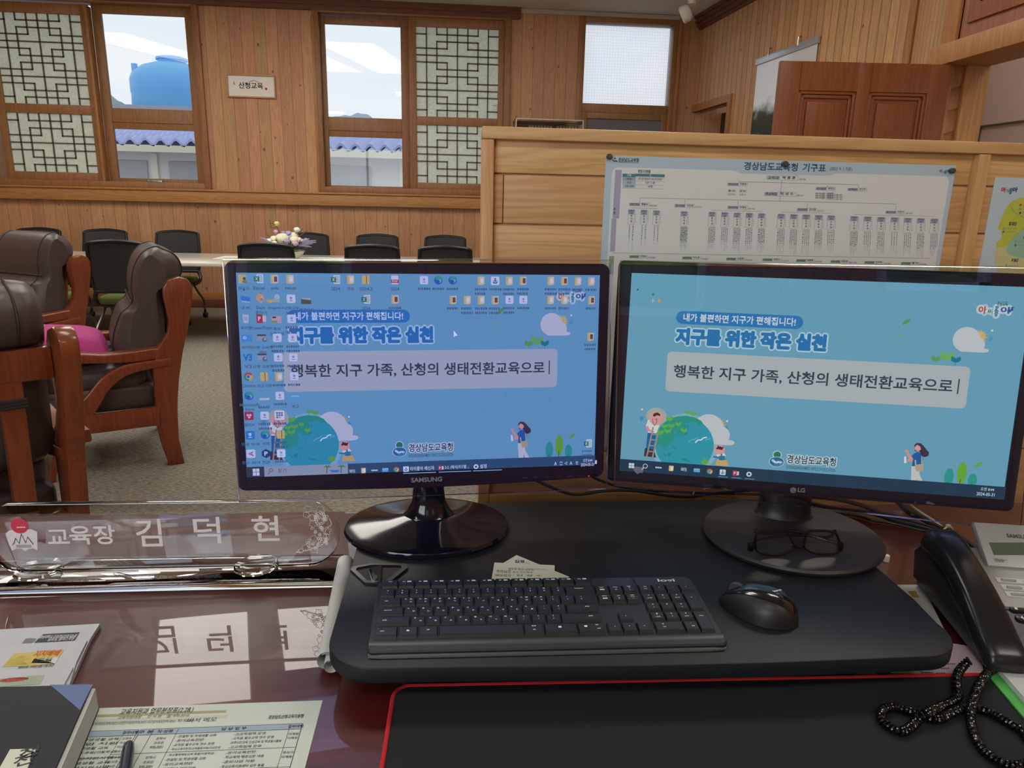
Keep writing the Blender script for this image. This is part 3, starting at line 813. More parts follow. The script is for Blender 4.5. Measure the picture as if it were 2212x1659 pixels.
# hills far away
def hill(name, cx_, y, w, h, z0, col):
    b = MB(); n = 60; vs = []; fs = []
    for i in range(n+1):
        u = i/n*2-1
        hz = z0+h*max(0, (1-u*u))**0.8*(1+0.06*math.sin(9*u)+0.03*math.sin(23*u+1))
        for k in range(5): vs.append((cx_+w*u, y+k*w*0.4, z0-5+(hz-z0+5)*(1-(k/4)**2)))
        vs.append((cx_+w*u, y-0.1, z0-30))
    for i in range(n):
        for k in range(4): fs.append([i*6+k, (i+1)*6+k, (i+1)*6+k+1, i*6+k+1])
        fs.append([i*6+5, (i+1)*6+5, (i+1)*6, i*6])
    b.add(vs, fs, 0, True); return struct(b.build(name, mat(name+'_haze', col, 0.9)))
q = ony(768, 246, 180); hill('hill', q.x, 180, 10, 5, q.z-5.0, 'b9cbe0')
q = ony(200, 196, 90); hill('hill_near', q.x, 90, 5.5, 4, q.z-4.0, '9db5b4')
b = MB(); b.span((-60, YB+0.3, -3), (60, 200, -2)); struct(b.build('ground', mat('outdoor_ground', '8d9088', 0.9)))
# greenery outside the rear window (seen only in reflections)
b = MB(); rnd = random.Random(3)
for i in range(240):
    c = Vector((rnd.uniform(-9, 7), rnd.uniform(-9, -6.5), rnd.uniform(-0.5, 3.0)))
    b.ell(c, (rnd.uniform(.3, .7), rnd.uniform(.3, .6), rnd.uniform(.25, .5)), None, 7, 5, rnd.randint(0, 1))
tag(b.build('foliage', [mat('hedge_green', '6f8a3e', 0.7, noise=(9, 0.4)), mat('hedge_yellow_green', '98a855', 0.7, noise=(9, 0.4))]), 'green shrubs growing outside behind the viewer', 'shrubs', kind='stuff')
# ================================================================== desk
X, Y, Z = Vector((1, 0, 0)), Vector((0, 1, 0)), Vector((0, 0, 1))
def D(px, py, h=0.0): return onz(px, py, DZ+h)
M_desk = wood('desk_mahogany', '5c221b', '3e1510', 1, 0, 2.0, groove=0, knot=0, var=0.0, rough=0.4, coat=0.7, gs=1.4)
M_ink = mat('print_ink', '3c4046', 0.8)
M_sheet = mat('office_paper', 'ccd8d0', 0.75)
t = thing('office_desk', 'large dark red mahogany desk with a glossy glass covered top', 'desk', (0.2, 0.7, 0))
b = MB(); b.span((-1.25, 0.05, DZ-0.045), (1.35, 1.232, DZ), 0, 0.006, 3); b.build('tabletop', M_desk, t)
M_deskv = wood('desk_mahogany_side', '6b1f18', '4a120e', 0, 2, 2.0, groove=0, knot=0, var=0.0, rough=0.3)
b = MB(); b.span((-1.2, 0.12, 0), (-1.15, 1.2, DZ-0.045)); b.build('side_panel', M_deskv, t)
b = MB(); b.span((1.25, 0.12, 0), (1.3, 1.2, DZ-0.045)); b.build('side_panel', M_deskv, t)
b = MB(); b.span((-1.15, 1.15, 0.1), (1.25, 1.18, DZ-0.045)); b.build('front_panel', M_deskv, t)
# ------------------------------------------------------------------ monitor riser
M_riser = mat('riser_black', '1c2023', 0.45, spec=0.3, bump=(900, 0.15, 0.0006))
t = thing('monitor_riser', 'black board riser carrying both monitors, keyboard and mouse', 'monitor stand', (0.23, 0.9, DZ))
pts = [onz(px, py, RZ) for px, py in ((1000, 1084), (1330, 1078))]
yb = (pts[0].y+pts[1].y)/2
out = []
def arc(cx_, cy_, r, a0, a1, n=8):
    return [(cx_+r*math.cos(math.radians(a0+(a1-a0)*k/n)), cy_+r*math.sin(math.radians(a0+(a1-a0)*k/n))) for k in range(n+1)]
out += arc(-0.086, 0.748, 0.058, 180, 270)
out += [(0.0, 0.688), (0.1, 0.684), (0.22, 0.680), (0.36, 0.678), (0.46, 0.679)]
out += arc(0.555, 0.736, 0.056, 275, 370)
out += [(0.616, 0.80)]
out += arc(0.57, 1.09, 0.045, 5, 90) + arc(-0.10, 1.095, 0.042, 90, 180)
b = MB(); b.prism(out, (0, 0, RZ-0.020), X, Y, 0.020, 0, 0.0022, 2); b.build('board', M_riser, t)
for px, py in ((880, 1478), (1915, 1462)):
    q = D(px, py); b = MB(); b.lathe([(0.016, 0), (0.017, 0.004), (0.014, 0.010), (0.014, RZ-0.020-DZ)], (q.x, q.y+0.0195, DZ), 20); b.build('foot', M_black, t)
for x, y in ((-0.09, 1.08), (0.56, 1.08)):
    b = MB(); b.lathe([(0.016, 0), (0.017, 0.004), (0.014, 0.010), (0.014, RZ-0.020-DZ)], (x, y, DZ), 20); b.build('foot', M_black, t)
# flip-up cable hatch: rim, open tray, lifted flap
b = MB()
oc = [(-0.140, 0.9), (-0.113, 0.874), (-0.084, 0.870), (-0.064, 0.910), (-0.066, 0.919), (-0.118, 0.921), (-0.141, 0.911)]
oc = [(onz(px, py, RZ).x, onz(px, py, RZ).y) for px, py in ((757, 1234), (788, 1263), (838, 1264), (881, 1230), (878, 1222), (800, 1221), (762, 1228))]
cxm = sum(p[0] for p in oc)/len(oc); cym = sum(p[1] for p in oc)/len(oc)
ring = lambda f: [(cxm+(x-cxm)*f, cym+(y-cym)*f) for x, y in oc]
o1, o2 = oc, ring(0.80)
k = len(oc)
for i in range(k):
    j = (i+1) % k
    b.add([(*o1[i], RZ), (*o1[j], RZ), (*o1[j], RZ+0.003), (*o1[i], RZ+0.003), (*o2[i], RZ+0.001), (*o2[j], RZ+0.001), (*o2[j], RZ+0.003), (*o2[i], RZ+0.003)],
          [[0, 1, 2, 3], [3, 2, 6, 7], [7, 6, 5, 4]], 0)
b.poly([(*p, RZ+0.0008) for p in o2], 1)
b.build('cable_hatch', [mat('hatch_black', '222325', 0.3), mat('hatch_tray', '1c1b1a', 0.6)], t)
fl = [onz(px, py, RZ+0.002) for px, py in ((798, 1259), (822, 1259))]
b = MB()
f0 = onz(803, 1258, RZ+0.003); f1 = onz(797, 1232, RZ+0.003); top0 = onz(824, 1221, RZ+0.018); top1 = onz(822, 1256, RZ+0.004)
prof = [f0, f1, onz(800, 1226, RZ+0.012), top0, top1]
b.add(prof, [[0, 1, 2, 3, 4]], 0); b.add([p+Vector((0.002, 0.0, -0.002)) for p in prof], [[4, 3, 2, 1, 0]], 0)
n5 = 5
b.add(prof+[p+Vector((0.002, 0, -0.002)) for p in prof], [[i, (i+1) % 5, 5+(i+1) % 5, 5+i] for i in range(5)], 0)
b.build('hatch_flap', mat('hatch_black', '222325', 0.3), t)
# ------------------------------------------------------------------ mouse pad
t = thing('mouse_pad', 'wide black cloth desk mat with a red stitched edge', 'desk mat', (0.32, 0.5, DZ))
q0 = D(855, 1490); q1 = D(2070, 1463); x0, x1, y1 = -0.068, 0.705, 0.727
b = MB()
M2 = Matrix.Rotation(-0.022, 3, 'Z')
def padpt(x, y, z): 
    v = M2 @ Vector((x-x0, y-y1, 0)); return Vector((x0+v.x, y1+v.y+0.002, z))
rr = rrect(x0, 0.36, x1, y1, 0.020, 6)
b.prism([tuple(padpt(x, y, 0)[:2]) for x, y in rr], (0, 0, DZ), X, Y, 0.003, 0, 0.0)
b.build('cloth', mat('mat_cloth', '282b30', 0.92, bump=(1400, 0.25, 0.0006), spec=0.2), t)
b = MB()
P = [padpt(x, y, DZ+0.0025) for x, y in rr]
b.tube(P, 0.0026, 8, closed=True)
b.build('stitched_edge', mat('edge_red', 'd8262c', 0.8, bump=(2500, 0.8, 0.001)), t)
# ------------------------------------------------------------------ keyboard
KX0, KX1, KY0, KY1 = -0.097, 0.3205, 0.706, 0.845
KW, KD = KX1-KX0, KY1-KY0
kz0, kz1 = 0.0085, 0.0175        # deck height above the riser, front and back
t = thing('keyboard', 'black full size keyboard with Korean and Latin key legends on the riser', 'keyboard', ((KX0+KX1)/2, (KY0+KY1)/2, RZ))
kr = -0.012
def KP(u, v, h=0.0):
    """u along the width 0..1, v from the back edge 0 to the front edge 1, h above the deck"""
    x = (u-0.5)*KW; y = (0.5-v)*KD
    X_ = (KX0+KX1)/2+x*math.cos(kr)-y*math.sin(kr)*0; Y_ = (KY0+KY1)/2+y+x*math.sin(kr)
    X_ += 0.004*(1-v)*(1 if u > 0.5 else -1)*0
    return Vector((X_, Y_, RZ+kz0+(kz1-kz0)*(1-v)+h))
M_kcase = mat('keyboard_case', '202225', 0.42)
M_klip = mat('keyboard_lip', '3b3b3d', 0.38)
M_key = mat('key_black', '1c1d20', 0.36)
M_leg = mat('key_legend', 'f4f4f2', 0.6)
b = MB()
def karc(cu, cv, ru, rv, a0, a1, n=5): return [(cu+ru*math.cos(math.radians(a0+(a1-a0)*i/n)), cv+rv*math.sin(math.radians(a0+(a1-a0)*i/n))) for i in range(n+1)]
ol = karc(0.018, 0.05, 0.018, 0.05, 180, 270)+karc(0.975, 0.05, 0.025, 0.05, 270, 360)+karc(0.985, 0.95, 0.018, 0.05, 0, 90)+karc(0.02, 0.95, 0.02, 0.05, 90, 180)
vs = []; fs = []; n_ = len(ol)
for (f, hh) in ((1.0, None), (1.0, -0.002), (0.992, 0.0)):
    for u, v in ol:
        uu = 0.5+(u-0.5)*f; vv = 0.5+(v-0.5)*(1-(1-f)*2.5)
        p = KP(uu, vv, 0 if hh is None else hh)
        if hh is None: p.z = RZ+0.0008
        vs.append(p)
for k in range(2):
    for i in range(n_): fs.append([k*n_+i, k*n_+(i+1) % n_, (k+1)*n_+(i+1) % n_, (k+1)*n_+i])
fs.append([2*n_+i for i in range(n_)])
b.add(vs, fs, 0); b.build('case', M_kcase, t)
# rounded front lip
b = MB(); vs = []; fs = []; N_ = 24
lipprof = [(0.885, 0.001), (0.905, 0.0015), (0.94, 0.0005), (0.975, -0.002), (1.012, -0.0055), (1.02, -0.0075)]
for i in range(N_+1):
    u = 0.004+0.994*i/N_; e = min(u, 1-u)*40; dv = 0.02*max(0, 1-e)
    for v, h in lipprof:
        p = KP(u, v-dv*(v-0.885)*6, h); p.z = max(p.z, RZ+0.0008); vs.append(p)
q_ = len(lipprof)
for i in range(N_):
    for j in range(q_-1): fs.append([i*q_+j, (i+1)*q_+j, (i+1)*q_+j+1, i*q_+j+1])
b.add(vs, fs, 0, True); b.build('front_lip', M_klip, t)
b = MB()
for u0, u1 in ((0.672, 0.802), (0.812, 0.982)):
    rr = rrect(u0, 0.02, u1, 0.155, 0.018, 4)
    b.add([KP(u, v, 0.0012) for u, v in rr], [list(range(len(rr)))], 0)
    lo_ = len(rr)
    b.add([KP(u, v, 0.0012) for u, v in rr]+[KP(u, v, 0) for u, v in rr], [[i, (i+1) % lo_, lo_+(i+1) % lo_, lo_+i] for i in range(lo_)], 0)
b.build('top_plate', mat('plate_black', '26282b', 0.3), t)
eu = (KP(1, .5)-KP(0, .5)).normalized(); ev = (KP(.5, 0)-KP(.5, 1)).normalized()
b = MB(); b.text('logi', KP(0.885, 0.115, 0.0016), eu, ev, 0.023, 0.0085, 0, 0.02); b.build('logo', M_leg, t)
def key(u0, u1, v0, v1, legs, first=[0]):
    """one keycap with its legend; legs = list of (text, fu, fv, width_mm, height_mm, kind)"""
    g = 0.0011; gv = 0.008
    u0 += g; u1 -= g; v0 += gv; v1 -= gv
    b = MB(); h0, h1 = 0.0002, 0.0042
    tu = 0.0035; tv0, tv1 = 0.012, 0.022
    ring = lambda a0, a1, c0, c1, h: [KP(a0, c0, h), KP(a1, c0, h), KP(a1, c1, h), KP(a0, c1, h)]
    A = ring(u0, u1, v0, v1, h0); B = ring(u0+tu*.5, u1-tu*.5, v0+tv0*.5, v1-tv1*.7, h1*0.85); C = ring(u0+tu, u1-tu, v0+tv0, v1-tv1, h1)
    vs = A+B+C
    fs = [[i, (i+1) % 4, 4+(i+1) % 4, 4+i] for i in range(4)]+[[4+i, 4+(i+1) % 4, 8+(i+1) % 4, 8+i] for i in range(4)]+[[8, 9, 10, 11]]
    b.add(vs, fs, 0)
    for tx, fu, fv, wmm, hmm, kd in legs:
        p = KP(u0+tu+(u1-u0-2*tu)*fu, v0+tv0+(v1-v0-tv0-tv1)*fv, h1+0.00025)
        if kd == 't': b.text(tx, p-ev*hmm*0.0005, eu, ev, wmm*0.001, hmm*0.001, 1, 0.03, 'c')
        else: 
            w, h = wmm*0.0005, hmm*0.0005
            b.add([p-eu*w-ev*h, p+eu*w-ev*h, p+eu*w+ev*h, p-eu*w+ev*h], [[0, 1, 2, 3]], 1)
    b.build('key', [M_key, M_leg], t)
U0, UU = 0.0145, 0.0434
R = {'f': (0.02, 0.155), 'n': (0.165, 0.30), 'q': (0.302, 0.437), 'a': (0.439, 0.574), 'z': (0.576, 0.711), 's': (0.713, 0.865)}
def fk(lbl): return [(lbl, 0.30, 0.32, 3.2 if len(lbl) < 3 else 4.2, 2.0, 't'), ('', 0.70, 0.30, 5.0, 2.6, 'b')]
w15 = UU*15
for i in range(13):
    a = U0+w15*i/13
    key(a, a+w15/13, *R['f'], [('esc', 0.5, 0.3, 5, 1.6, 't')] if i == 0 else fk('F%d' % i))
def row(r, items, start=0.0):
    u = start
    for wd, legs in items:
        key(U0+UU*u, U0+UU*(u+wd), *R[r], legs); u += wd
def two(a, c, wa=1.6, wc=1.6): return [(a, 0.5, 0.28, wa, 2.0, 't'), (c, 0.5, 0.70, wc, 2.0, 't')]
def kr2(l, hg, sh=None):
    o = [(l, 0.24, 0.24, 2.4 if l != 'I' else 0.6, 2.2, 't')]
    if hg: o.append((hg, 0.70, 0.70, 2.6, 1.9, 't'))
    if sh: o.append((sh, 0.70, 0.24, 2.8, 2.0, 't'))
    return o
row('n', [(1, two('~', '`', 2.2, 0.8))]+[(1, two(a, c)) for a, c in zip('!@#$%^&*()', '1234567890')]+[(1, two('_', '-', 2.2, 1.6)), (1, two('+', '=', 2, 2)), (2, [('backspace', 0.5, 0.4, 11, 2.2, 't')])])
row('q', [(1.5, [('tab', 0.3, 0.5, 4.5, 2.0, 't')])]+[(1, kr2(*q)) for q in (('Q', 'ㅂ', 'ㅃ'), ('W', 'ㅈ', 'ㅉ'), ('E', 'ㄷ', 'ㄸ'), ('R', 'ㄱ', 'ㄲ'), ('T', 'ㅅ', 'ㅆ'), ('Y', 'ㅛ'), ('U', 'ㅕ'), ('I', 'ㅑ'), ('O', 'ㅐ', 'ㅒ'), ('P', 'ㅔ', 'ㅖ'))]+[(1, two('{', '[', 1, 1)), (1, two('}', ']', 1, 1)), (1.5, [('|', 0.3, 0.3, 0.5, 2.2, 't'), ('₩', 0.3, 0.7, 2.0, 1.6, 't')])])
row('a', [(1.75, [('caps lock', 0.38, 0.5, 10, 2.2, 't')])]+[(1, kr2(*q)) for q in (('A', 'ㅁ'), ('S', 'ㄴ'), ('D', 'ㅇ'), ('F', 'ㄹ'), ('G', 'ㅎ'), ('H', 'ㅗ'), ('J', 'ㅓ'), ('K', 'ㅏ'), ('L', 'ㅣ'))]+[(1, two(':', ';', 0.6, 0.7)), (1, two('"', "'", 1.2, 0.6)), (2.25, [('enter', 0.68, 0.42, 6, 1.8, 't')])])
row('z', [(2.25, [('shift', 0.22, 0.5, 5.5, 2.0, 't')])]+[(1, kr2(*q)) for q in (('Z', 'ㅋ'), ('X', 'ㅌ'), ('C', 'ㅊ'), ('V', 'ㅍ'), ('B', 'ㅠ'), ('N', 'ㅜ'), ('M', 'ㅡ'))]+[(1, two('<', ',', 1.8, 0.5)), (1, two('>', '.', 1.8, 0.6)), (1, two('?', '/', 1.6, 1.4)), (2.75, [('shift', 0.76, 0.42, 5.5, 2.0, 't')])])
row('s', [(1.5, [('ctrl', 0.3, 0.5, 4.5, 1.9, 't')]), (1.3, [('', 0.5, 0.5, 3.2, 2.6, 'b')]), (1.3, [('alt', 0.5, 0.42, 3.6, 1.9, 't')]), (5.55, []), (1.35, [('한/영', 0.5, 0.22, 5, 2, 't'), ('alt', 0.5, 0.68, 3.4, 1.8, 't')]), (2.2, [('', 0.47, 0.42, 3.6, 3.0, 'b')]), (1.8, [('', 0.28, 0.40, 3.6, 3.0, 'b'), ('한자', 0.76, 0.24, 4, 2, 't'), ('ctrl', 0.80, 0.70, 3.8, 1.8, 't')])])
NV = U0+w15+0.007; UN = 0.0435
def nav(c, r, legs): key(NV+UN*c, NV+UN*(c+1), *R[r], legs)
nav(0, 'n', [('insert', .5, .26, 5.5, 1.8, 't'), ('', .5, .68, 6, 2.2, 'b')]); nav(1, 'n', [('home', .5, .26, 5.5, 1.8, 't'), ('⏮', .5, .7, 2, 1.6, 't')]); nav(2, 'n', [('page', .5, .18, 4.8, 1.8, 't'), ('up', .5, .44, 2.4, 1.6, 't'), ('▲', .5, .76, 1.5, 1.2, 't')])
nav(0, 'q', [('delete', .5, .26, 6, 1.8, 't'), ('', .5, .68, 6, 2.2, 'b')]); nav(1, 'q', [('end', .5, .26, 3.6, 1.8, 't'), ('⏭', .5, .7, 2, 1.6, 't')]); nav(2, 'q', [('page', .5, .18, 4.8, 1.8, 't'), ('down', .5, .44, 5, 1.6, 't'), ('▼', .5, .76, 1.5, 1.2, 't')])
nav(1, 'z', [('▲', .5, .5, 1.7, 1.5, 't')]); nav(0, 's', [('◀', .5, .5, 1.7, 1.5, 't')]); nav(1, 's', [('▼', .5, .5, 1.7, 1.5, 't')]); nav(2, 's', [('▶', .5, .5, 1.7, 1.5, 't')])
NP = NV+3*UN+0.0075; UP = 0.0432
def npd(c, w, r, legs, r2=None): key(NP+UP*c, NP+UP*(c+w), R[r][0], R[r2 or r][1], legs)
npd(0, 1, 'n', [('num', .5, .26, 4, 1.5, 't'), ('lock', .5, .62, 4, 1.8, 't')]); npd(1, 1, 'n', [('/', .5, .45, 1.2, 2.2, 't')]); npd(2, 1, 'n', [('*', .5, .45, 1.4, 1.4, 't')]); npd(3, 1, 'n', [('-', .5, .4, 2, .5, 't')])
for c, (d_, s_) in enumerate((('7', 'home'), ('8', '▲'), ('9', 'pg up'))): npd(c, 1, 'q', [(d_, .5, .28, 1.9, 2.4, 't'), (s_, .5, .74, 6 if len(s_) > 1 else 1.5, 1.8, 't')])
for c, (d_, s_) in enumerate((('4', '◀'), ('5', ''), ('6', '▶'))): npd(c, 1, 'a', [(d_, .5, .28, 1.9, 2.4, 't')]+([(s_, .5, .74, 1.5, 1.4, 't')] if s_ else []))
for c, (d_, s_) in enumerate((('1', 'end'), ('2', '▼'), ('3', 'pg dn'))): npd(c, 1, 'z', [(d_, .5, .28, 1.5, 2.4, 't'), (s_, .5, .74, 5 if len(s_) > 1 else 1.5, 1.8, 't')])
npd(0, 2, 's', [('0', .28, .3, 1.9, 2.4, 't'), ('ins', .30, .66, 3.4, 1.7, 't')]); npd(2, 1, 's', [('.', .5, .3, .6, .6, 't'), ('del', .6, .62, 3.6, 1.8, 't')])
npd(3, 1, 'q', [('+', .5, .28, 2, 2, 't')], 'a'); npd(3, 1, 'z', [('enter', .5, .26, 5.5, 1.6, 't')], 's')
# ------------------------------------------------------------------ mouse
mc = Vector((0.3890, 0.779, RZ+0.0008)); ma = math.radians(-40)   # long axis from the front (upper left) to the tail (lower right)
t = thing('computer_mouse', 'black wireless mouse on the riser, right of the keyboard', 'mouse', mc)
Rm = Matrix.Rotation(ma, 3, 'Z')
def MP(x, y, z): return mc+Rm @ Vector((x, y, z))
def mouse_surf(hs, ws, z0, a_lo, a_hi, ln=0.051, nx=22, nt_=14):
    vs = []; fs = []
    for i in range(nx+1):
        s_ = -1+2*i/nx; e = max(0.0, 1-abs(s_)**2.6)**0.5
        wv = ws*(0.80+0.20*math.cos((s_-0.25)*1.9))*e
        h = hs*(1-0.36*(s_-0.22)**2-0.18*(s_ < -0.3)*(s_+0.3)**2)*max(0.0, 1-abs(s_)**4)**0.5
        for j in range(nt_+1):
            a = math.radians(a_lo+(a_hi-a_lo)*j/nt_)
            cy_ = math.cos(a); sy_ = math.sin(a)
            vs.append(MP(ln*s_, wv*math.copysign(abs(cy_)**0.75, cy_), z0+h*max(0, sy_)**0.8))
    for i in range(nx):
        for j in range(nt_): fs.append([i*(nt_+1)+j, (i+1)*(nt_+1)+j, (i+1)*(nt_+1)+j+1, i*(nt_+1)+j+1])
    return vs, fs
b = MB(); vs, fs = mouse_surf(0.0355, 0.0315, 0.0, 0, 180); b.add(vs, fs, 0, True); b.build('body', mat('mouse_body', '202122', 0.42, bump=(1500, 0.1, 0.0004)), t)
b = MB(); vs, fs = mouse_surf(0.0362, 0.0318, 0.0006, 48, 122, 0.0505); b.add(vs, fs, 0, True); b.build('top_shell', mat('mouse_gloss', '15171b', 0.16, coat=0.4), t)
b = MB(); Rw = Rm @ Matrix.Rotation(math.radians(90), 3, 'X')
b.lathe([(0.0, -0.003), (0.0105, -0.003), (0.0115, -0.0015), (0.0115, 0.0015), (0.0105, 0.003), (0, 0.003)], MP(-0.028, 0, 0.0205), 24, Rw); b.build('scroll_wheel', mat('wheel_rubber', '3a3a3a', 0.5), t)
b = MB(); lx = (Rm @ Vector((math.cos(2.2), math.sin(2.2), 0)))
ux = Rm @ Vector((0.55, 0.83, 0)); uy = Rm @ Vector((-0.83, 0.55, -0.12)); b.text('logi', MP(0.0195, -0.004, 0.0372), ux, uy, 0.012, 0.0055, 0, 0.02); b.build('logo', M_leg, t)
# ------------------------------------------------------------------ business cards
M_card = mat('card_white', 'dfe6da', 0.7)
def card(label, pts, h, th=0.0006):
    P = [onz(px, py, RZ+h) for px, py in pts]
    t = thing('business_card', label, 'business card', P[0], 'business cards by the keyboard')
    b = MB(); b.prism([(p.x, p.y) for p in P], (0, 0, RZ+h-th), X, Y, th, 0, 0); b.build('card', M_card, t)
    return t, P
t1, P = card('tilted white business card lying underneath, its corner pointing up behind the keyboard', [(1116, 1199), (1230, 1246), (1180, 1280), (1070, 1226)], 0.0012)
b = MB(); e1 = (P[1]-P[0]).normalized(); e2 = Z.cross(e1)
pp = onz(1112, 1216, RZ+0.0016); b.text('김성', pp, X, Y, 0.014, 0.009, 1, 0.03); pp = onz(1124, 1212, RZ+0.0016); b.text('서산도 종교군', pp, e1, e2, 0.016, 0.003, 0)
b.build('print', [M_ink, mat('ink_blue', '3a4ea0', 0.8)], t1)
t2, P = card('upright white business card with handwriting, lying on the tilted card', [(1068, 1215), (1198, 1221), (1198, 1262), (1060, 1262)], 0.0026)
b = MB()
for tx, pl, pr, hh in (('법무부 부산 서부형', (1098, 1231), (1152, 1233), 0.0065), ('공서 인사행정', (1107, 1237), (1150, 1238), 0.004), ('김 성 수', (1115, 1244.5), (1172, 1245.5), 0.005), ('(변호사회 법무사)', (1154, 1230.5), (1181, 1231.5), 0.003), ('주하요망', (1072, 1237), (1104, 1238), 0.008), ('대성감사', (1070, 1245), (1104, 1246), 0.007)):
    a = onz(*pl, RZ+0.003); c = onz(*pr, RZ+0.003); e1 = (c-a).normalized(); b.text(tx, a, e1, Z.cross(e1), (c-a).length, hh, 0)
b.build('print', M_ink, t2)
# ------------------------------------------------------------------ spectacles on the right monitor foot
gz = RZ+0.0150
t = thing('eyeglasses', 'dark plastic framed eyeglasses with folded temples on the round monitor foot', 'eyeglasses', onz(1719, 1190, gz))
M_gf = mat('spectacle_frame', '0d0a0a', 0.3, spec=0.4)
GY = onz(1719, 1198, gz).y
def G(px, py): return ony(px, py, GY)
def lensring(pts): 
    return smooth_path([G(*p) for p in pts], 5, True)
k4 = 500/2212
def gx(pts): return [(1500+x*k4, 1050+y*k4) for x, y in pts]
Ls = [lensring(gx([(600, 455), (680, 438), (790, 437), (880, 452), (925, 520), (945, 590), (900, 630), (790, 668), (680, 660), (600, 630), (580, 550)])),
      lensring(gx([(1085, 445), (1180, 437), (1290, 442), (1350, 462), (1380, 540), (1378, 630), (1300, 658), (1170, 652), (1080, 622), (1045, 580), (1060, 500)]))]
zmin = min(p.z for l in Ls for p in l)
dzg = gz-0.0005-zmin
for l in Ls:
    b = MB(); b.tube([p+Z*dzg for p in l], 0.0018, 8, True); b.build('rim', M_gf, t)
    b = MB(); b.poly([p+Z*dzg for p in l]); b.build('lens', clear('lens_coat', (0.93, 0.97, 0.96), 1.5, base=0.03), t)
b = MB()
br = [G(*p)+Z*dzg for p in gx([(938, 560), (985, 590), (1050, 560)])]
b.tube(smooth_path(br, 6), 0.0022, 8)
b.tube([G(*p)+Z*dzg for p in gx([(950, 610), (990, 600), (1040, 608)])], 0.0016, 8); b.build('bridge', M_gf, t)
b = MB(); b.box(G(*gx([(545, 590)])[0])+Z*dzg+Y*0.002, (0.009, 0.009, 0.015), None, 0, 0.003); b.build('hinge', M_gf, t)
b = MB(); b.box(G(*gx([(1395, 590)])[0])+Z*dzg+Y*0.002, (0.008, 0.009, 0.015), None, 0, 0.003); b.build('hinge', M_gf, t)
hl = G(*gx([(545, 575)])[0])+Z*dzg+Y*0.006; hr = G(*gx([(1395, 575)])[0])+Z*dzg+Y*0.006
zg = RZ+0.019
eL = onz(*gx([(575, 425)])[0], zg+0.012); eR = onz(*gx([(1345, 430)])[0], zg+0.012)
b = MB(); mid = hl.lerp(eR, 0.5)+Y*0.006
b.tube(smooth_path([hl, hl+Vector((0.02, 0.012, 0)), mid+Z*0.001, eR+Vector((-0.02, -0.012, -0.004)), eR], 6), [0.0024]*20+[0.003]*5, 8); b.build('temple', M_gf, t)
b = MB(); mid = hr.lerp(eL, 0.5)+Y*0.012
b.tube(smooth_path([hr, hr+Vector((-0.02, 0.018, 0)), mid+Z*0.004, eL+Vector((0.02, -0.006, -0.002)), eL], 6), [0.0024]*20+[0.003]*5, 8); b.build('temple', M_gf, t)
# ------------------------------------------------------------------ crystal nameplate
def crystal():
    m = bpy.data.materials.new('crystal'); m.use_nodes = True
    p = m.node_tree.nodes['Principled BSDF']
    p.inputs['Base Color'].default_value = (0.97, 0.985, 0.98, 1); p.inputs['Roughness'].default_value = 0.0
    p.inputs['Transmission Weight'].default_value = 1.0; p.inputs['IOR'].default_value = 1.5
    return m
M_cry = crystal()
M_etch = mat('etched_white', 'e3dfe0', 0.8)
NY = 1.0
t = thing('nameplate', 'clear crystal desk nameplate with etched white Korean lettering', 'nameplate', (-0.43, NY, DZ))
b = MB()
fl_ = ony(734, 1251, 0.962)
b.span((-0.735, 0.958, DZ+0.0006), (-0.168, 1.040, DZ+0.0125), 0, 0.002, 2); b.build('base', M_cry, t)
xr = ony(735, 1145, NY).x; zt_ = ony(500, 1079, NY).z; zb_ = ony(500, 1222, NY).z; xl = ony(-28, 1150, NY).x
th_ = math.radians(-4)
hh = (zt_-zb_)
ol = [(xl+0.03, zb_)]
ol = arc(xr-hh*0.46, zb_+hh*0.5, 1, -90, 90, 14)
ol = [(xr-hh*0.46+(x-(xr-hh*0.46))*hh*0.46, zb_+hh*0.5+(z-(zb_+hh*0.5))*hh*0.5) for x, z in ol]
ol += [(xl+(hh*0.35)*(1-math.sin(math.radians(a))), zb_+hh*0.5+hh*0.5*math.cos(math.radians(a))) for a in range(0, 181, 15)]
b = MB(); b.prism(ol, (0, NY-0.009, 0), X, Z, -0.011, 0, 0.0016, 2); b.build('plate', clear('crystal_plate', (0.95, 0.96, 0.96), 1.5, 0.0, 0.02), t)
for px in (86, 555):
    q = ony(px, 1240, 0.998)
    b = MB(); z0_ = DZ+0.0130
    b.lathe([(0.026, z0_), (0.0335, z0_+0.004), (0.031, z0_+0.008), (0.021, zb_-0.0006), (0.0, zb_-0.0006)], (q.x, 0.998, 0), 10); b.build('foot', M_cry, t)
# etched lettering on the front face
fy = NY-0.0094
b = MB()
def N(px, py): return ony(px, py, fy)
for ch, pl, pr, top, bot in (('교', (105, 1170), (151, 1168), 1145, 1174), ('육', (153, 1170), (200, 1170), 1137, 1176), ('장', (206, 1172), (251, 1170), 1135, 1175), ('김', (298, 1175), (352, 1175), 1122, 1180), ('덕', (422, 1171), (478, 1171), 1118, 1174), ('현', (547, 1165), (604, 1163), 1115, 1168)):
    a = N(pl[0], bot); c = N(pr[0], bot); h = N(pl[0], top).z-a.z
    
    for k in range(6): b.text(ch, a+X*0.0006*math.cos(k*1.05)+Z*0.0006*math.sin(k*1.05)-Y*0.0001*k, X, Z, (c-a).length, h, 0, 0.0)
b.build('etched_name', M_etch, t)
b = MB()
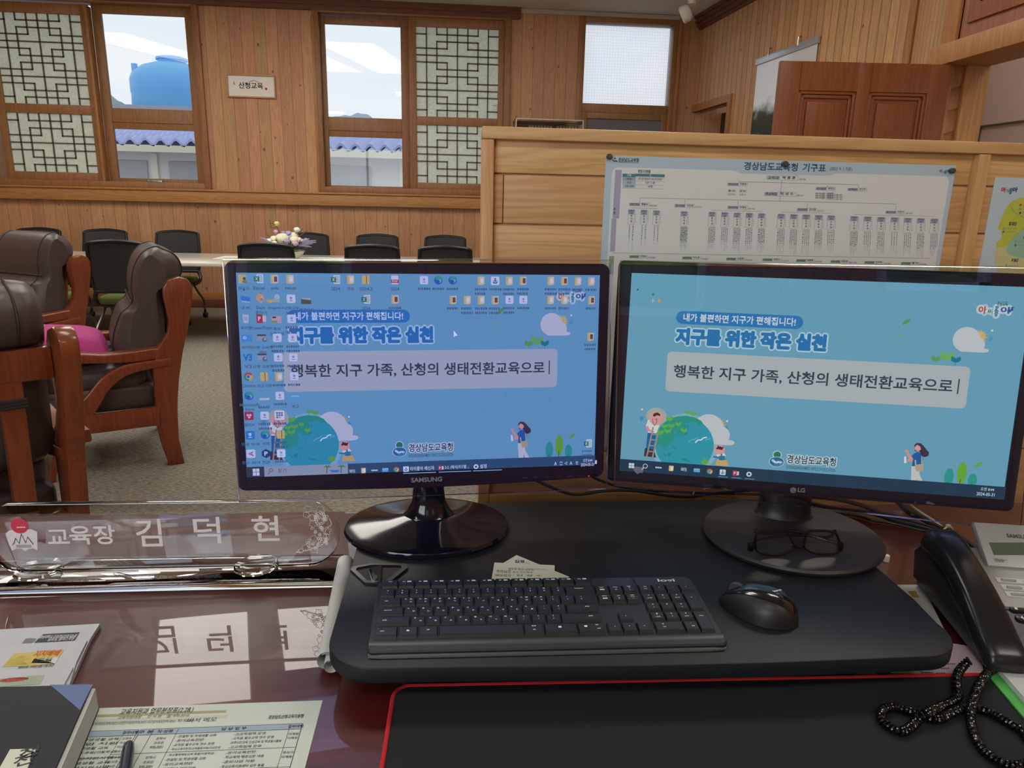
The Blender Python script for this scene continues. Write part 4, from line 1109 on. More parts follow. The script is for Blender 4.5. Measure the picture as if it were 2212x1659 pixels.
# grape vine ornament near the rounded end
rnd = random.Random(5)
def leafpoly(c, s, a):
    pts = []
    for k in range(16):
        w = 2*math.pi*k/16; r_ = s*(0.55+0.45*abs(math.cos(2.5*w)))
        pts.append(c+X*(r_*math.cos(w+a))+Z*(r_*math.sin(w+a)))
    return pts
ring_ = lambda c, s, n=12: [c+X*(s*math.cos(2*math.pi*k/n))+Z*(s*math.sin(2*math.pi*k/n)) for k in range(n)]
for px, py, s in ((665, 1100, 1.0), (692, 1102, 1.1), (662, 1112, .9), (675, 1118, .9), (676, 1132, 1.0), (706, 1147, 1.1), (678, 1164, 1.0), (660, 1183, .9), (680, 1188, 1.0), (705, 1160, .9), (650, 1190, .7)):
    b.tube(leafpoly(N(px, py), 0.0062*s, rnd.random()*3), 0.00035, 4, True)
for px, py, n_ in ((690, 1116, 16), (698, 1125, 12), (685, 1148, 10), (695, 1172, 18), (672, 1175, 10)):
    for k in range(n_):
        b.tube(ring_(N(px+rnd.uniform(-12, 12), py+rnd.uniform(-10, 10)), 0.0019, 9), 0.0004, 4, True)
b.tube(smooth_path([N(*p) for p in ((711, 1120), (716, 1132), (708, 1140), (702, 1150), (706, 1165), (690, 1180), (660, 1190), (640, 1194), (646, 1190))], 6), 0.0005, 5)
b.build('etched_vine', M_etch, t)
b = MB()
bk = [N(x/5.53, 1040+y/5.53) for x, y in ((65, 625), (110, 585), (180, 570), (250, 595), (300, 575), (370, 570), (445, 600), (448, 826), (400, 800), (345, 805), (300, 835), (250, 800), (190, 805), (145, 828), (110, 760))]
b.poly(bk, 0)
lift = Y*-0.0004
for pl in ([(150, 755), (170, 735), (185, 675), (230, 740), (255, 625), (310, 735), (330, 660), (400, 750)],):
    b.tube([N(x/5.53, 1040+y/5.53)+lift for x, y in pl], 0.0006, 5, False, 2)
for yy in (760, 772, 784): b.tube([N((195+k*18)/5.53, 1040+(yy+(4 if k % 2 else -4))/5.53)+lift for k in range(11)], 0.0003, 4, False, 2)
c_ = N(233/5.53, 1040+530/5.53)
b.poly([c_+X*(0.0118*math.cos(a_))+Z*(0.0118*math.sin(a_))+lift for a_ in [2*math.pi*k/28 for k in range(28)]], 1)
b.box(N(255/5.53, 1040+545/5.53)+lift*2, (0.012, 0.0003, 0.0014), None, 0)
b.build('emblem', [M_etch, mat('emblem_red', 'd03a52', 0.6), mat('emblem_line', '5c6468', 0.7)], t)
# paper clip on the nameplate base
c0 = onz(247, 1238, DZ+0.0135); c1 = onz(290, 1247, DZ+0.0135); e1 = (c1-c0).normalized(); e2 = Z.cross(e1)
b = MB(); wv = 0.0032; Lc = (c1-c0).length
loop = [(0.003, wv), (Lc*0.9, wv), (Lc, 0), (Lc*0.9, -wv), (0.004, -wv), (0, 0.0005), (0.004, wv*0.6), (Lc*0.7, wv*0.6), (Lc*0.77, 0), (Lc*0.7, -wv*0.5), (Lc*0.25, -wv*0.5)]
b.tube(smooth_path([c0+e1*u+e2*v for u, v in loop], 4), 0.0005, 6)
tag(b.build('paper_clip', M_chrome), 'silver wire paper clip lying on the nameplate base', 'paper clip')
# ------------------------------------------------------------------ paper rolls tucked under the riser
b = MB()
for (pa, pb, r_) in (((746, 1215), (706, 1428), 0.013), ((749, 1225), (716, 1440), 0.010)):
    a = D(*pa, r_); c = D(*pb, r_); dr = (c-a).normalized(); e2 = Z.cross(dr)
    vs = []; fs = []; n_ = 26
    for P_ in (a, c):
        for k in range(n_):
            w = 2*math.pi*1.4*k/n_; rr_ = r_*(1-0.25*k/n_)
            vs.append(P_+e2*rr_*math.cos(w)+Z*rr_*math.sin(w))
    for k in range(n_-1): fs.append([k, k+1, n_+k+1, n_+k])
    b.add(vs, fs, 0, True)
tag(b.build('rolled_paper', mat('roll_white', 'd8dad8', 0.7)), 'white sheets rolled up and tucked under the left edge of the riser', 'paper')
# ------------------------------------------------------------------ newspapers / folded leaflets at the left
M_np = mat('mail_paper', 'c6cad2', 0.8, noise=(30, 0.04))
def slabpx(mb, pts, z0, z1, mi=0):
    P = [onz(px, py, z1) for px, py in pts]
    mb.prism([(p.x, p.y) for p in P], (0, 0, z0), X, Y, z1-z0, mi, 0)
specs = [('folded newspaper at the back of the fan, with a dark advertisement box', [(-40, 1362), (216, 1347), (196, 1378), (150, 1480), (-80, 1490)], 0.0, 0.006),
         ('folded newspaper in the middle of the fan, with an orange advertisement', [(-40, 1395), (188, 1383), (165, 1430), (150, 1480), (-80, 1500)], 0.006, 0.010),
         ('folded newspaper in front of the fan, with a red oval advertisement', [(-60, 1448), (158, 1442), (140, 1475), (120, 1520), (-80, 1530)], 0.010, 0.013)]
for i, (lb, pts, z0, z1) in enumerate(specs):
    q = D(*pts[0]); t = thing('newspaper', lb, 'newspaper', (-0.55, 0.80-0.02*i, DZ+z0), 'folded newspapers on the desk')
    b = MB(); slabpx(b, pts, DZ+z0+0.0004, DZ+z1); b.build('pages', M_np, t)
    b = MB(); zz_ = DZ+z1+0.0004
    Q = lambda pts_: [onz(x*360/1815, 1330+y*360/1815, zz_) for x, y in pts_]
    def tx(s, pl, pr, h, mi, flip=False):
        a, c = Q([pl, pr]); e1 = (c-a).normalized(); b.text(s, a+Z*0.0003, e1, Z.cross(e1), (c-a).length, h, mi, 0.02)
    if i == 0:
        b.poly(Q([(370, 297), (470, 200), (870, 180), (812, 270)])[::-1], 0); b.poly(Q([(230, 310), (280, 250), (330, 243), (400, 250), (345, 300)])[::-1], 3)
        tx('경남대학교 진주경남인공지능학', (420, 252), (820, 238), 0.007, 2); tx('글로컬 캠퍼스학장', (510, 280), (800, 266), 0.008, 2)
        mats = [mat('ad_slate', '48535c', 0.8), M_ink, mat('ad_white', 'd8dde0', 0.8), mat('ad_grey', '7c848a', 0.8)]
    elif i == 1:
        b.poly(Q([(25, 555), (150, 412), (695, 372), (600, 520), (330, 545)])[::-1], 0); b.poly(Q([(30, 550), (110, 470), (250, 430), (340, 470), (330, 530)])[::-1], 3); b.poly(Q([(340, 515), (370, 470), (640, 450), (600, 520)])[::-1], 2)
        for p_ in list(range(1)): pass
        tx('지지배배', (345, 452), (620, 440), 0.013, 1); tx('전남이대 1길 52', (350, 500), (555, 488), 0.006, 4); tx('055-244-0044', (345, 520), (545, 508), 0.006, 4); tx('제2023호  1999년 8월 17일 창간', (185, 580), (575, 555), 0.005, 4)
        mats = [mat('ad_yellow', 'd3c069', 0.8), mat('ad_orange', 'cf5a33', 0.8), mat('ad_white', 'd8dde0', 0.8), mat('ad_green', '8f9a6e', 0.8), M_ink]
    else:
        b.poly(Q([(-60, 690), (490, 642), (432, 745), (-100, 780)])[::-1], 0)
        el = [(150+165*math.cos(a_), 698+20*math.sin(a_)-0.09*165*math.cos(a_)) for a_ in [2*math.pi*k/24 for k in range(24)]]
        b.poly([p+Z*0.0003 for p in Q(el)[::-1]], 1)
        tx('음악피아노', (20, 712), (300, 690), 0.006, 2)
        mats = [mat('ad_palegreen', 'a9b8a4', 0.8), mat('ad_red', 'b5504a', 0.8), mat('ad_white', 'd8dde0', 0.8)]
    b.build('print', mats, t)
# ------------------------------------------------------------------ black bound folder with blue corner
t = thing('bound_book', 'black hardback register with a blue corner and a white label', 'book', (-0.50, 0.62, DZ))
zb0, zb1 = DZ+0.0135, DZ+0.032
cov = [(-90, 1486), (199, 1479), (115, 1670), (60, 1800), (-300, 1800)]
b = MB(); slabpx(b, cov, zb1-0.0025, zb1); P2 = [onz(x, y, zb1) for x, y in cov]
sh = Vector((0.004, 0, 0))
b.prism([((p+sh).x, (p+sh).y) for p in P2], (0, 0, zb0-0.013), X, Y, 0.0022, 0, 0); b.build('cover', mat('book_black', '22262c', 0.7, bump=(700, 0.2, 0.0005)), t)
b = MB(); b.prism([((p+sh*1.2).x, (p+sh).y-0.003) for p in P2], (0, 0, zb0-0.010), X, Y, zb1-0.0026-zb0+0.010, 0, 0); b.build('pages', mat('page_edges', 'c2c6c4', 0.8), t)
b = MB(); Q = [onz(x*360/1815, 1330+y*360/1815, zb1+0.0003) for x, y in ((545, 752), (1012, 748), (872, 1028))]
b.prism([(p.x, p.y) for p in Q], (0, 0, zb1), X, Y, 0.0004); b.build('corner', mat('corner_blue', '5c72a0', 0.6), t)
b = MB(); Q = [onz(x*360/1815, 1330+y*360/1815, zb1+0.0003) for x, y in ((110, 1455), (395, 1448), (270, 1720), (-40, 1720))]
b.prism([(p.x, p.y) for p in Q], (0, 0, zb1), X, Y, 0.0004, 0)
e1 = (Q[2]-Q[1]).normalized(); e2 = Z.cross(e1)
a = onz(238*360/1815, 1330+1500*360/1815, zb1+0.0008)
for k, ch in enumerate('청천'):
    a = onz((195-62*k)*360/1815, 1330+(1575+85*k)*360/1815, zb1+0.0008); rx = Vector((0.55, -0.83, 0)); b.text(ch, a, Vector((0.92, 0.38, 0)), Vector((-0.38, 0.92, 0)), 0.016, 0.016, 1, 0.01)
b.build('label', [mat('label_cream', 'd5dac8', 0.7), M_ink], t)
# ------------------------------------------------------------------ duty chart sheet
t = thing('printed_sheet', 'large pale printed table of duties lying on the desk', 'paper', (-0.26, 0.62, DZ))
zs = DZ+0.0006
b = MB(); xr_, yt = -0.148, 0.711
b.span((-0.568, 0.414, DZ+0.0003), (xr_, yt, zs)); b.build('sheet', M_sheet, t)
def SP(cx_, cy_): return onz(180+cx_*580/2212, 1480+cy_*580/2212, zs+0.0003)
b = MB()
def stx(s, pl, pr, h, mi=0, bold=0.0):
    a = SP(*pl); c = SP(*pr); c.y = a.y; b.text(s, a, X, Y, abs(c.x-a.x), h, mi, bold)
def sline(a, c, w=0.0005, mi=0):
    a = SP(*a); c = SP(*c); 
    if abs(a.x-c.x) > abs(a.y-c.y): c.y = a.y
    b.box((a+c)/2, (max(abs(a.x-c.x), w), max(abs(a.y-c.y), w), 0.0001), None, mi)
def srect(a, c, mi):
    a = SP(*a); c = SP(*c); b.box((a+c)/2-Z*0.0001, (abs(a.x-c.x), abs(a.y-c.y), 0.0001), None, mi)
srect((40, 265), (1180, 205), 1); srect((40, 285), (1180, 268), 2)
stx('교육지원과 업무분장표(2.28.)', (285, 255), (885, 245), 0.0115, 0, 0.01); stx('교육지원과장 :   안 서 현    ☎ 970-3010', (275, 284), (860, 272), 0.0055)
stx('경상남도산청교육지원청', (1520, 280), (1810, 268), 0.0062, 0, 0.02)
stx('학교교육과담당(970-3021) 교원인사담당(970-3031) 보건급식담당(970-3041)  팩스 970-3049', (20, 338), (900, 312), 0.0055)
stx('비서 메모', (850, 308), (1090, 300), 0.007)
# the two table blocks: header band, column lines, rows of small print
yT = SP(1000, 345).y; xL = SP(-40, 400).x; xM0 = SP(462, 360).x; xM1 = SP(478, 360).x; xR = SP(1810, 305).x
def rc(x0_, x1_, y0_, y1_, mi, z=0.0): b.box(((x0_+x1_)/2, (y0_+y1_)/2, zs+0.0002+z), (abs(x1_-x0_), abs(y1_-y0_), 0.0001), None, mi)
hd = 0.0085
for xa, xb in ((xL-0.12, xM0), (xM1, xR)):
    rc(xa, xb, yT, yT-hd, 3)
    for yy in (yT, yT-hd): rc(xa, xb, yy-0.0002, yy+0.0002, 0, 0.0001)
    for xx in (xa, xb): rc(xx-0.0003, xx+0.0003, yT-0.28, yT, 0, 0.0001)
colx = [SP(590, 350).x, SP(790, 350).x, SP(1705, 330).x]
for xx in colx+[SP(355, 360).x]: rc(xx-0.0002, xx+0.0002, yT-0.28, yT, 0, 0.0001)
for s, px_ in (('구 분', (xM1+colx[0])/2), ('직·성명', (colx[0]+colx[1])/2), ('담 당 업 무', (colx[1]+colx[2])/2), ('업무대행', (colx[2]+xR)/2), ('업무대행', (SP(355, 360).x+xM0)/2)):
    b.text(s, (px_, yT-hd+0.002, zs+0.0005), X, Y, 0.016 if len(s) < 6 else 0.026, 0.0045, 0, 0.02, 'c')
words_ = ['학교교육지원센터 업무 총괄', '학교폭력예방교육 총괄(이음학교)', '학교교육지원청(교육활동지원)구성운영', '민주시민교육 인성교육 및 학생봉사활동', '계약제교원 채용관리 지원', '교직원 필수교육 연수 운영', '유아교육전반', '기초학력보장지원사업', '학교폭력대책심의위원회 운영', '안전한 학교(안심알리미 CCTV)', '학교폭력 행정심판 대응', '불법카메라', '학교교육지원센터 업무', '찾아가는 생활교육, 교육인권경영', '컨설팅 및 학생생활 교육', '마을학교 업무지원', '공모사업 지원', '고교학점제 운영']
rnd = random.Random(11)
rowy = yT-hd; rowsN = 6
for r_ in range(rowsN):
    h_ = 0.0265
    rc(colx[0]-0.034*0-0.03, xR, rowy-h_-0.0002, rowy-h_+0.0002, 0, 0.0001); rc(xL-0.12, xM0, rowy-h_*1.15-0.0002, rowy-h_*1.15+0.0002, 0, 0.0001)
    for k in range(4):
        yy = rowy-0.0062*(k+1)
        for c0, c1 in ((colx[1]+0.003, (colx[1]+colx[2])/2-0.004), ((colx[1]+colx[2])/2+0.002, colx[2]-0.003)):
            s = '-'+rnd.choice(words_); b.text(s, (c0, yy, zs+0.0005), X, Y, (c1-c0)*min(1.0, 0.35+len(s)*0.03), 0.0038, 0, 0.01)
        s = '-'+rnd.choice(words_); b.text(s, (xL-0.02, yy, zs+0.0005), X, Y, 0.05+rnd.random()*0.035, 0.0038, 0, 0.01)
    for k, s in enumerate(('장학사', '조유진', '970-3051')): b.text(s, ((colx[0]+colx[1])/2, rowy-0.0062*(k+1)-0.002, zs+0.0005), X, Y, 0.010 if k < 2 else 0.013, 0.0036, 0, 0.01, 'c')
    for k in range(2): b.text(rnd.choice(['서동남', '신현수', '정유리', '이혜원', '박소현']), ((colx[2]+xR)/2, rowy-0.009-0.006*k, zs+0.0005), X, Y, 0.0105, 0.0036, 0, 0.01, 'c')
    for k in range(4): b.text(rnd.choice(['이소정', '신정호', '김서준', '박은정']), ((SP(355, 360).x+xM0)/2, rowy-0.006*(k+1), zs+0.0005), X, Y, 0.0095, 0.0034, 0, 0.01, 'c')
    rowy -= h_
b.build('printed_table', [M_ink, mat('band_olive', 'a9a77f', 0.8), mat('band_pale', 'c4cbb8', 0.8), mat('header_blue', '9fb2c4', 0.8)], t)
# ------------------------------------------------------------------ pen
pz = DZ+0.0075
a = onz(279, 1604, pz); c = onz(262, 1720, pz); dr = (c-a).normalized()
t = thing('pen', 'dark navy ballpoint pen lying on the printed table', 'pen', a)
b = MB(); b.tube([a, a+dr*0.004, a+dr*0.012, a+dr*0.075, a+dr*0.13], [0.0030, 0.0052, 0.0058, 0.0062, 0.006], 14); b.build('barrel', mat('pen_navy', '2a3346', 0.22), t)
b = MB(); e2 = Z.cross(dr); b.tube([a+dr*0.006+Z*0.006+e2*0.002, a+dr*0.012+Z*0.0085+e2*0.002, a+dr*0.05+Z*0.0075+e2*0.002], 0.0012, 6); b.build('clip', mat('pen_clip', '4c5668', 0.3, metal=0.6), t)
# ================================================================== monitors
class Panel:
    def __init__(s, c, rz, tilt, w, h):
        s.c = Vector(c); s.w = w; s.h = h
        s.ex = Vector((math.cos(rz), math.sin(rz), 0)); e0 = Vector((-math.sin(rz), math.cos(rz), 0))
        s.ez = Z*math.cos(tilt)+e0*math.sin(tilt)
        s.n = s.ex.cross(s.ez)          # towards the viewer
    def uv(s, u, v, d=0.0):
        return s.c+s.ex*((u-0.5)*s.w)+s.ez*((0.5-v)*s.h)+s.n*d
    def px(s, px, py, d=0.0):
        return onplane(px, py, s.c+s.n*d, s.n)
    def loc(s, p):
        q = p-s.c; return (q.dot(s.ex), q.dot(s.ez))
SAM = Panel((-0.0388, 1.01, 1.0907), 0.0771, 0.0812, 0.5133, 0.2889)
LGP = Panel((0.5565, 1.02, 1.0745), -0.2334, 0.1043, 0.5771, 0.3189)
QS = [(509, 591), (1295, 592), (1284, 1003), (534.6, 1028.5)]
QL = [(1360, 596.5), (2232, 614), (2166, 1080), (1343, 1013)]
UVQ = [(0, 0), (1, 0), (1, 1), (0, 1)]
HS, HL = homog(QS, UVQ), homog(QL, UVQ)
ASP = 16/9
class Art:
    """flat picture elements on a panel; coordinates x in 0..ASP, y in 0..1 (down)"""
    def __init__(s, P, tint):
        s.P = P; s.mb = MB(); s.tint = tint; s.cols = []; s.lay = 0
    def ci(s, col):
        if col not in s.cols: s.cols.append(col)
        return s.cols.index(col)
    def pt(s, x, y): return s.P.uv(x/ASP, y, 0.0004+0.00002*s.lay)
    def poly(s, pts, col, up=True):
        if up: s.lay += 1
        pts = [(min(max(x, 0), ASP), min(max(y, 0), 1)) for x, y in pts]
        s.mb.poly([s.pt(x, y) for x, y in pts], s.ci(col))
    def rect(s, x0, y0, x1, y1, col, r=0.0):
        if r: s.poly(rrect(x0, y0, x1, y1, r, 6), col)
        else: s.poly([(x0, y0), (x1, y0), (x1, y1), (x0, y1)], col)
    def disc(s, x, y, rx, col, ry=None, n=28, rot=0.0, a0=0, a1=360):
        ry = ry or rx; o = []
        full = (a1-a0) == 360
        for k in range(n if full else n+1):
            a = math.radians(a0+(a1-a0)*k/n); p, q = rx*math.cos(a), ry*math.sin(a)
            o.append((x+p*math.cos(rot)-q*math.sin(rot), y+p*math.sin(rot)+q*math.cos(rot)))
        s.poly(o, col)
    def line(s, pts, w, col):
        s.lay += 1
        for (x0, y0), (x1, y1) in zip(pts, pts[1:]):
            d = math.hypot(x1-x0, y1-y0) or 1; nx, ny = -(y1-y0)/d*w/2, (x1-x0)/d*w/2
            s.poly([(x0+nx, y0+ny), (x1+nx, y1+ny), (x1-nx, y1-ny), (x0-nx, y0-ny)], col, False)
    def text(s, body, x, y, w, h, col, bold=0.0, align='l', up=True):
        """baseline-left at x, y; glyph box w by h"""
        if up: s.lay += 1
        k = s.P.h
        s.mb.text(body, s.pt(x, y), s.P.ex, s.P.ez, w*s.P.w/ASP if w else None, h*k, s.ci(col), bold, align)
    def btext(s, body, x, y, w, h, col, r, bold=0.0):
        s.lay += 1
        for k in range(10):
            a = 2*math.pi*k/10; s.text(body, x+r*math.cos(a), y+r*math.sin(a), w, h, col, bold, 'l', False)
    def build(s, name, parent):
        out = []
        for c in s.cols:
            rgb = [int(c[i:i+2], 16) for i in (0, 2, 4)]
            out.append(em([a*b for a, b in zip(rgb, s.tint)], 1.0))
        return s.mb.build(name, out, parent)
def A(px, py):
    u, v = HL(px, py); return (u*ASP, v)
def A8(x, y): return A(1310+x/4.916, 850+y/4.916)      # lower left of the right screen
def A1(x, y): return A(1760+x/4.894, 850+y/4.894)      # lower right
def A7(x, y): return A(1760+x/4.894, 550+y/4.894)      # upper right
def A6(x, y): return A(1310+x/4.916, 550+y/4.916)      # upper left
def wallpaper(art, lower=0.93, logo=True):
    BG = '6aa8be'
    art.rect(0, 0, ASP, 1, BG)
    DKB, WH = '2a7cb8', 'd2e2e6'
    p, q = A6(710, 685), A6(2037, 725); r_ = 0.032
    art.poly([(p[0]+r_, p[1]-r_), (q[0]-r_, p[1]-r_)]+[(q[0]-r_+r_*math.sin(a), p[1]-r_*math.cos(a)) for a in [math.pi*k/10 for k in range(1, 10)]]+[(q[0]-r_, p[1]+r_), (p[0]+r_, p[1]+r_)]+[(p[0]+r_-r_*math.sin(a), p[1]+r_*math.cos(a)) for a in [math.pi*k/10 for k in range(1, 10)]], DKB)
    a, c = A6(783, 725), A6(1955, 760)
    art.text('내가 불편하면 지구가 편해집니다!', a[0], p[1]+0.019, c[0]-a[0], 0.040, WH, 0.02)
    a, c = A6(705, 950), A7(70, 1010)
    wd = c[0]-a[0]; yb_ = a[1]+0.010
    art.btext('지구를 위한 작은 실천', a[0]+0.004, yb_-0.004, wd-0.008, 0.076, 'b5d6de', 0.0120, 0.01)
    art.btext('지구를 위한 작은 실천', a[0]+0.004, yb_-0.004, wd-0.008, 0.076, '2479b4', 0.0048, 0.01)
    a, c = A6(620, 1250), A7(1600, 1400)
    t0, t1 = A6(665, 1045)[1], A6(640, 1460)[1]
    art.rect(a[0], t0, c[0], t1, 'afbbbb', 0.022)
    a, c = A6(690, 1320), A7(1480, 1470)
    art.text('행복한 지구 가족, 산청의 생태전환교육으로', a[0], t0+(t1-t0)*0.66, (c[0]-a[0])*0.982, (t1-t0)*0.34, '34454f', 0.018)
    art.rect(c[0]-0.002, t0+(t1-t0)*0.30, c[0]+0.004, t0+(t1-t0)*0.66, '34454f')
    # leaves, sprouts
    def leaf(p0, p1, wd, col):
        dx, dy = p1[0]-p0[0], p1[1]-p0[1]; o = []
        for k in range(13):
            f = k/12; o.append((p0[0]+dx*f-dy*wd*math.sin(math.pi*f), p0[1]+dy*f+dx*wd*math.sin(math.pi*f)))
        for k in range(11, 0, -1):
            f = k/12; o.append((p0[0]+dx*f+dy*wd*math.sin(math.pi*f), p0[1]+dy*f-dx*wd*math.sin(math.pi*f)))
        art.poly(o, col)
    leaf(A7(875, 735), A7(978, 670), 0.17, '5f9e58'); leaf(A7(830, 858), A7(888, 835), 0.2, '74b070')
    leaf(A1(1665, 785), A1(1770, 730), 0.17, '66ad45')
    def sprout(b0, s_, col):
        x, y = b0
        art.line([(x, y), (x, y-0.02*s_)], 0.0025, col); leaf((x, y-0.016*s_), (x-0.020*s_, y-0.044*s_), 0.3, col); leaf((x, y-0.016*s_), (x+0.020*s_, y-0.044*s_), 0.3, col)
    for (x, y), s_, col in ((A7(1237, 1180), 1.0, '5fa45f'), (A7(1352, 1183), 1.5, '70b268'), (A7(1452, 1190), 1.0, '237f8e')): sprout((x, t0), s_, col)
    # cloud with sun
    def cloud(c_, s_, sun):
        x, y = c_
        if sun:
            for k in range(14):
                a_ = 2*math.pi*k/14; art.line([(x+0.052*s_, y-0.014*s_), (x+(0.052+0.033*math.cos(a_))*s_, y+(-0.014+0.033*math.sin(a_))*s_)], 0.005*s_, 'c9b878')
            art.disc(x+0.052*s_, y-0.014*s_, 0.026*s_, 'd3ba72')
        art.disc(x, y, 0.058*s_, 'c3cccd'); art.disc(x+0.045*s_, y+0.022*s_, 0.036*s_, 'c3cccd'); art.disc(x+0.075*s_, y+0.048*s_, 0.026*s_, 'c3cccd', 0.010*s_); art.rect(x-0.02*s_, y+0.02*s_, x+0.075*s_, y+0.058*s_, 'c3cccd')
    cloud(A7(1575, 885), 1.0, True)
    def diamond(c_, s_, col): x, y = c_; art.poly([(x, y-s_), (x+s_*.7, y), (x, y+s_), (x-s_*.7, y)], col)
    diamond(A7(1842, 875), 0.014, '4d9fb4'); art.disc(*A7(1855, 787), 0.005, 'cfe0e2')
    diamond(A8(375, 268), 0.016, '3f96ac'); art.disc(*A8(378, 174), 0.005, 'cfe0e2'); diamond(A8(1247, 372), 0.014, '3f8fa8'); art.disc(*A8(1254, 294), 0.005, 'cfe0e2')
    art.disc(*A6(470, 450), 0.006, '2f8596'); art.disc(*A6(310, 402), 0.004, '2b4d40'); 
    x, y = A6(468, 517); art.line([(x-.010, y), (x+.010, y)], 0.003, 'b4d2da'); art.line([(x, y-.012), (x, y+.012)], 0.003, 'b4d2da'); diamond(A6(533, 515), 0.012, 'c6a768')
    # earth
    ec = A8(817, 545); er = A8(1122, 530)[0]-ec[0]
    lo_ = lambda pts: [(x, min(y, lower)) for x, y in pts]
    circ = lambda r__: lo_([(ec[0]+r__*math.cos(2*math.pi*k/60), ec[1]+r__*math.sin(2*math.pi*k/60)) for k in range(60)])
    art.poly(circ(er*1.14), '86b8c9'); art.poly(circ(er*1.015), '8cc6d0')
    cloud(A8(1060, 380), 1.28, False)
    sx_, sy_ = A8(1165, 330)
    for k in range(14): a_ = 2*math.pi*k/14; art.line([(sx_, sy_), (sx_+0.034*math.cos(a_), sy_+0.034*math.sin(a_))], 0.006, 'b8aa78')
    art.disc(sx_, sy_, 0.026, 'c2a968'); cloud(A8(1062, 375), 1.28, False)
    art.poly(circ(er), '2f9dae')
    land = [A8(*q) for q in ((520, 560), (512, 480), (535, 400), (580, 330), (650, 275), (740, 245), (830, 238), (920, 255), (985, 290), (1010, 325), (960, 335), (930, 310), (880, 305), (820, 312), (840, 350), (825, 400), (800, 440), (740, 440), (735, 405), (705, 405), (715, 450), (690, 510), (640, 545), (615, 560), (635, 580), (610, 585), (585, 545), (560, 530))]
    art.poly(land, '2a9a88')
    for isl in (((845, 330), (860, 345), (852, 380)), ((780, 440), (850, 400), (845, 430), (800, 445)), ((690, 545), (730, 580), (725, 588), (700, 570)), ((640, 630), (690, 615), (680, 660), (650, 660)), ((585, 590), (600, 610), (640, 660), (620, 660)), ((780, 670), (850, 690), (890, 720), (800, 705)), ((695, 665), (720, 660), (715, 685))):
        art.poly([A8(*q) for q in isl], '24908c')
    for w_ in (((855, 515), (885, 490), (915, 485), (955, 462)), ((928, 518), (955, 490), (990, 490), (1010, 468), (1048, 462)), ((1030, 495), (1050, 482), (1082, 475))):
        art.line([A8(*q) for q in w_], 0.006 if w_[0][0] == 928 else 0.004, 'd6e8ea' if w_[0][0] == 928 else '6fbcc8')
    for q, s_ in (((652, 320), 1.0), ((608, 388), .8), ((676, 388), .85), ((748, 362), .7), ((806, 432), .8), ((566, 456), .9), ((640, 444), .9), ((842, 240), .7), ((902, 262), .8)): sprout(A8(*q), s_*0.9, '5fb552')
    for k in range(5): leaf(A8(1030, 745), A8(985+22*k, 700-14*(2-abs(k-2))), 0.2, '66ae52')
    # boy on the ladder
    def P8(pts, col): art.poly([A8(*q) for q in pts], col)
    hx, hy = A8(524, 238); art.disc(hx, hy, 0.050, 'a5b3a8', 0.042)
    P8([(440, 412), (525, 420), (505, 580), (425, 575)], '2467a0'); P8([(415, 572), (508, 582), (530, 672), (495, 665), (405, 655)], '3f3a48')
    P8([(438, 285), (480, 262), (545, 268), (562, 290), (555, 340), (530, 420), (440, 412), (445, 345), (418, 345)], 'd8dcd8')
    P8([(418, 345), (445, 348), (462, 380), (500, 395), (505, 412), (470, 405), (430, 390)], 'd39b92'); P8([(545, 275), (562, 290), (598, 285), (605, 250), (585, 225), (565, 235), (575, 262)], 'd39b92')
    art.disc(hx, hy+0.012, 0.034, 'd9a296', 0.036); P8([(488, 238), (500, 212), (535, 203), (562, 220), (565, 240), (530, 232), (505, 248)], '3d2f38')
    art.line([A8(484, 265), A8(495, 320), A8(508, 340), A8(528, 310), A8(530, 275)], 0.003, '5a6a74')
    art.line([A8(512, 268), A8(522, 276), A8(534, 270)], 0.003, '8f4b48')
    for a_, c_ in (((495, 355), (430, 680)), ((545, 420), (490, 685))): art.line([A8(*a_), A8(*c_)], 0.007, '9a9488')
    for yy in (430, 485, 545, 605): art.line([A8(495-(yy-355)*0.2, yy), A8(543-(yy-420)*0.2, yy+4)], 0.006, '9a9488')
    # girl with watering can
    gx_, gy_ = A8(1178, 590)
    P8([(1150, 690), (1250, 690), (1275, 765), (1140, 750)], 'c9ae6a'); P8([(1145, 650), (1165, 615), (1215, 610), (1245, 650), (1230, 665), (1170, 670)], 'd8dcd8')
    art.disc(gx_, gy_, 0.026, 'd9a296', 0.024); P8([(1140, 585), (1150, 565), (1185, 555), (1215, 570), (1205, 595), (1175, 585)], '40303c'); P8([(1155, 560), (1160, 543), (1178, 560)], '40303c'); P8([(1200, 570), (1224, 558), (1215, 582)], '40303c')
    P8([(1172, 655), (1235, 655), (1232, 700), (1175, 700)], '2b7f98'); art.line([A8(1172, 672), A8(1112, 662)], 0.008, '2b7f98'); art.line([A8(1200, 655), A8(1198, 632)], 0.008, '2b7f98'); P8([(1234, 690), (1258, 680), (1240, 700)], '2b7f98')
    # woman walking with a bag
    def P1_(pts, col): art.poly([A1(*q) for q in pts], col)
    P1_([(985, 765), (1065, 770), (1075, 860), (1122, 955), (1070, 955), (1045, 900), (1035, 955), (980, 945)], 'c6ccc8')
    P1_([(985, 655), (1040, 615), (1085, 622), (1110, 690), (1088, 745), (1050, 770), (990, 765), (1000, 690)], '1f62a4')
    P1_([(985, 660), (1003, 690), (995, 720), (940, 718), (945, 690), (960, 690), (925, 620), (908, 605), (925, 585), (950, 598), (955, 630)], 'd39c90')
    P1_([(905, 665), (925, 660), (932, 732), (905, 735)], 'dde2e0')
    P1_([(1012, 545), (1040, 520), (1085, 525), (1120, 560), (1150, 600), (1172, 620), (1165, 655), (1135, 670), (1100, 668), (1080, 625), (1060, 600), (1020, 610)], '43354a')
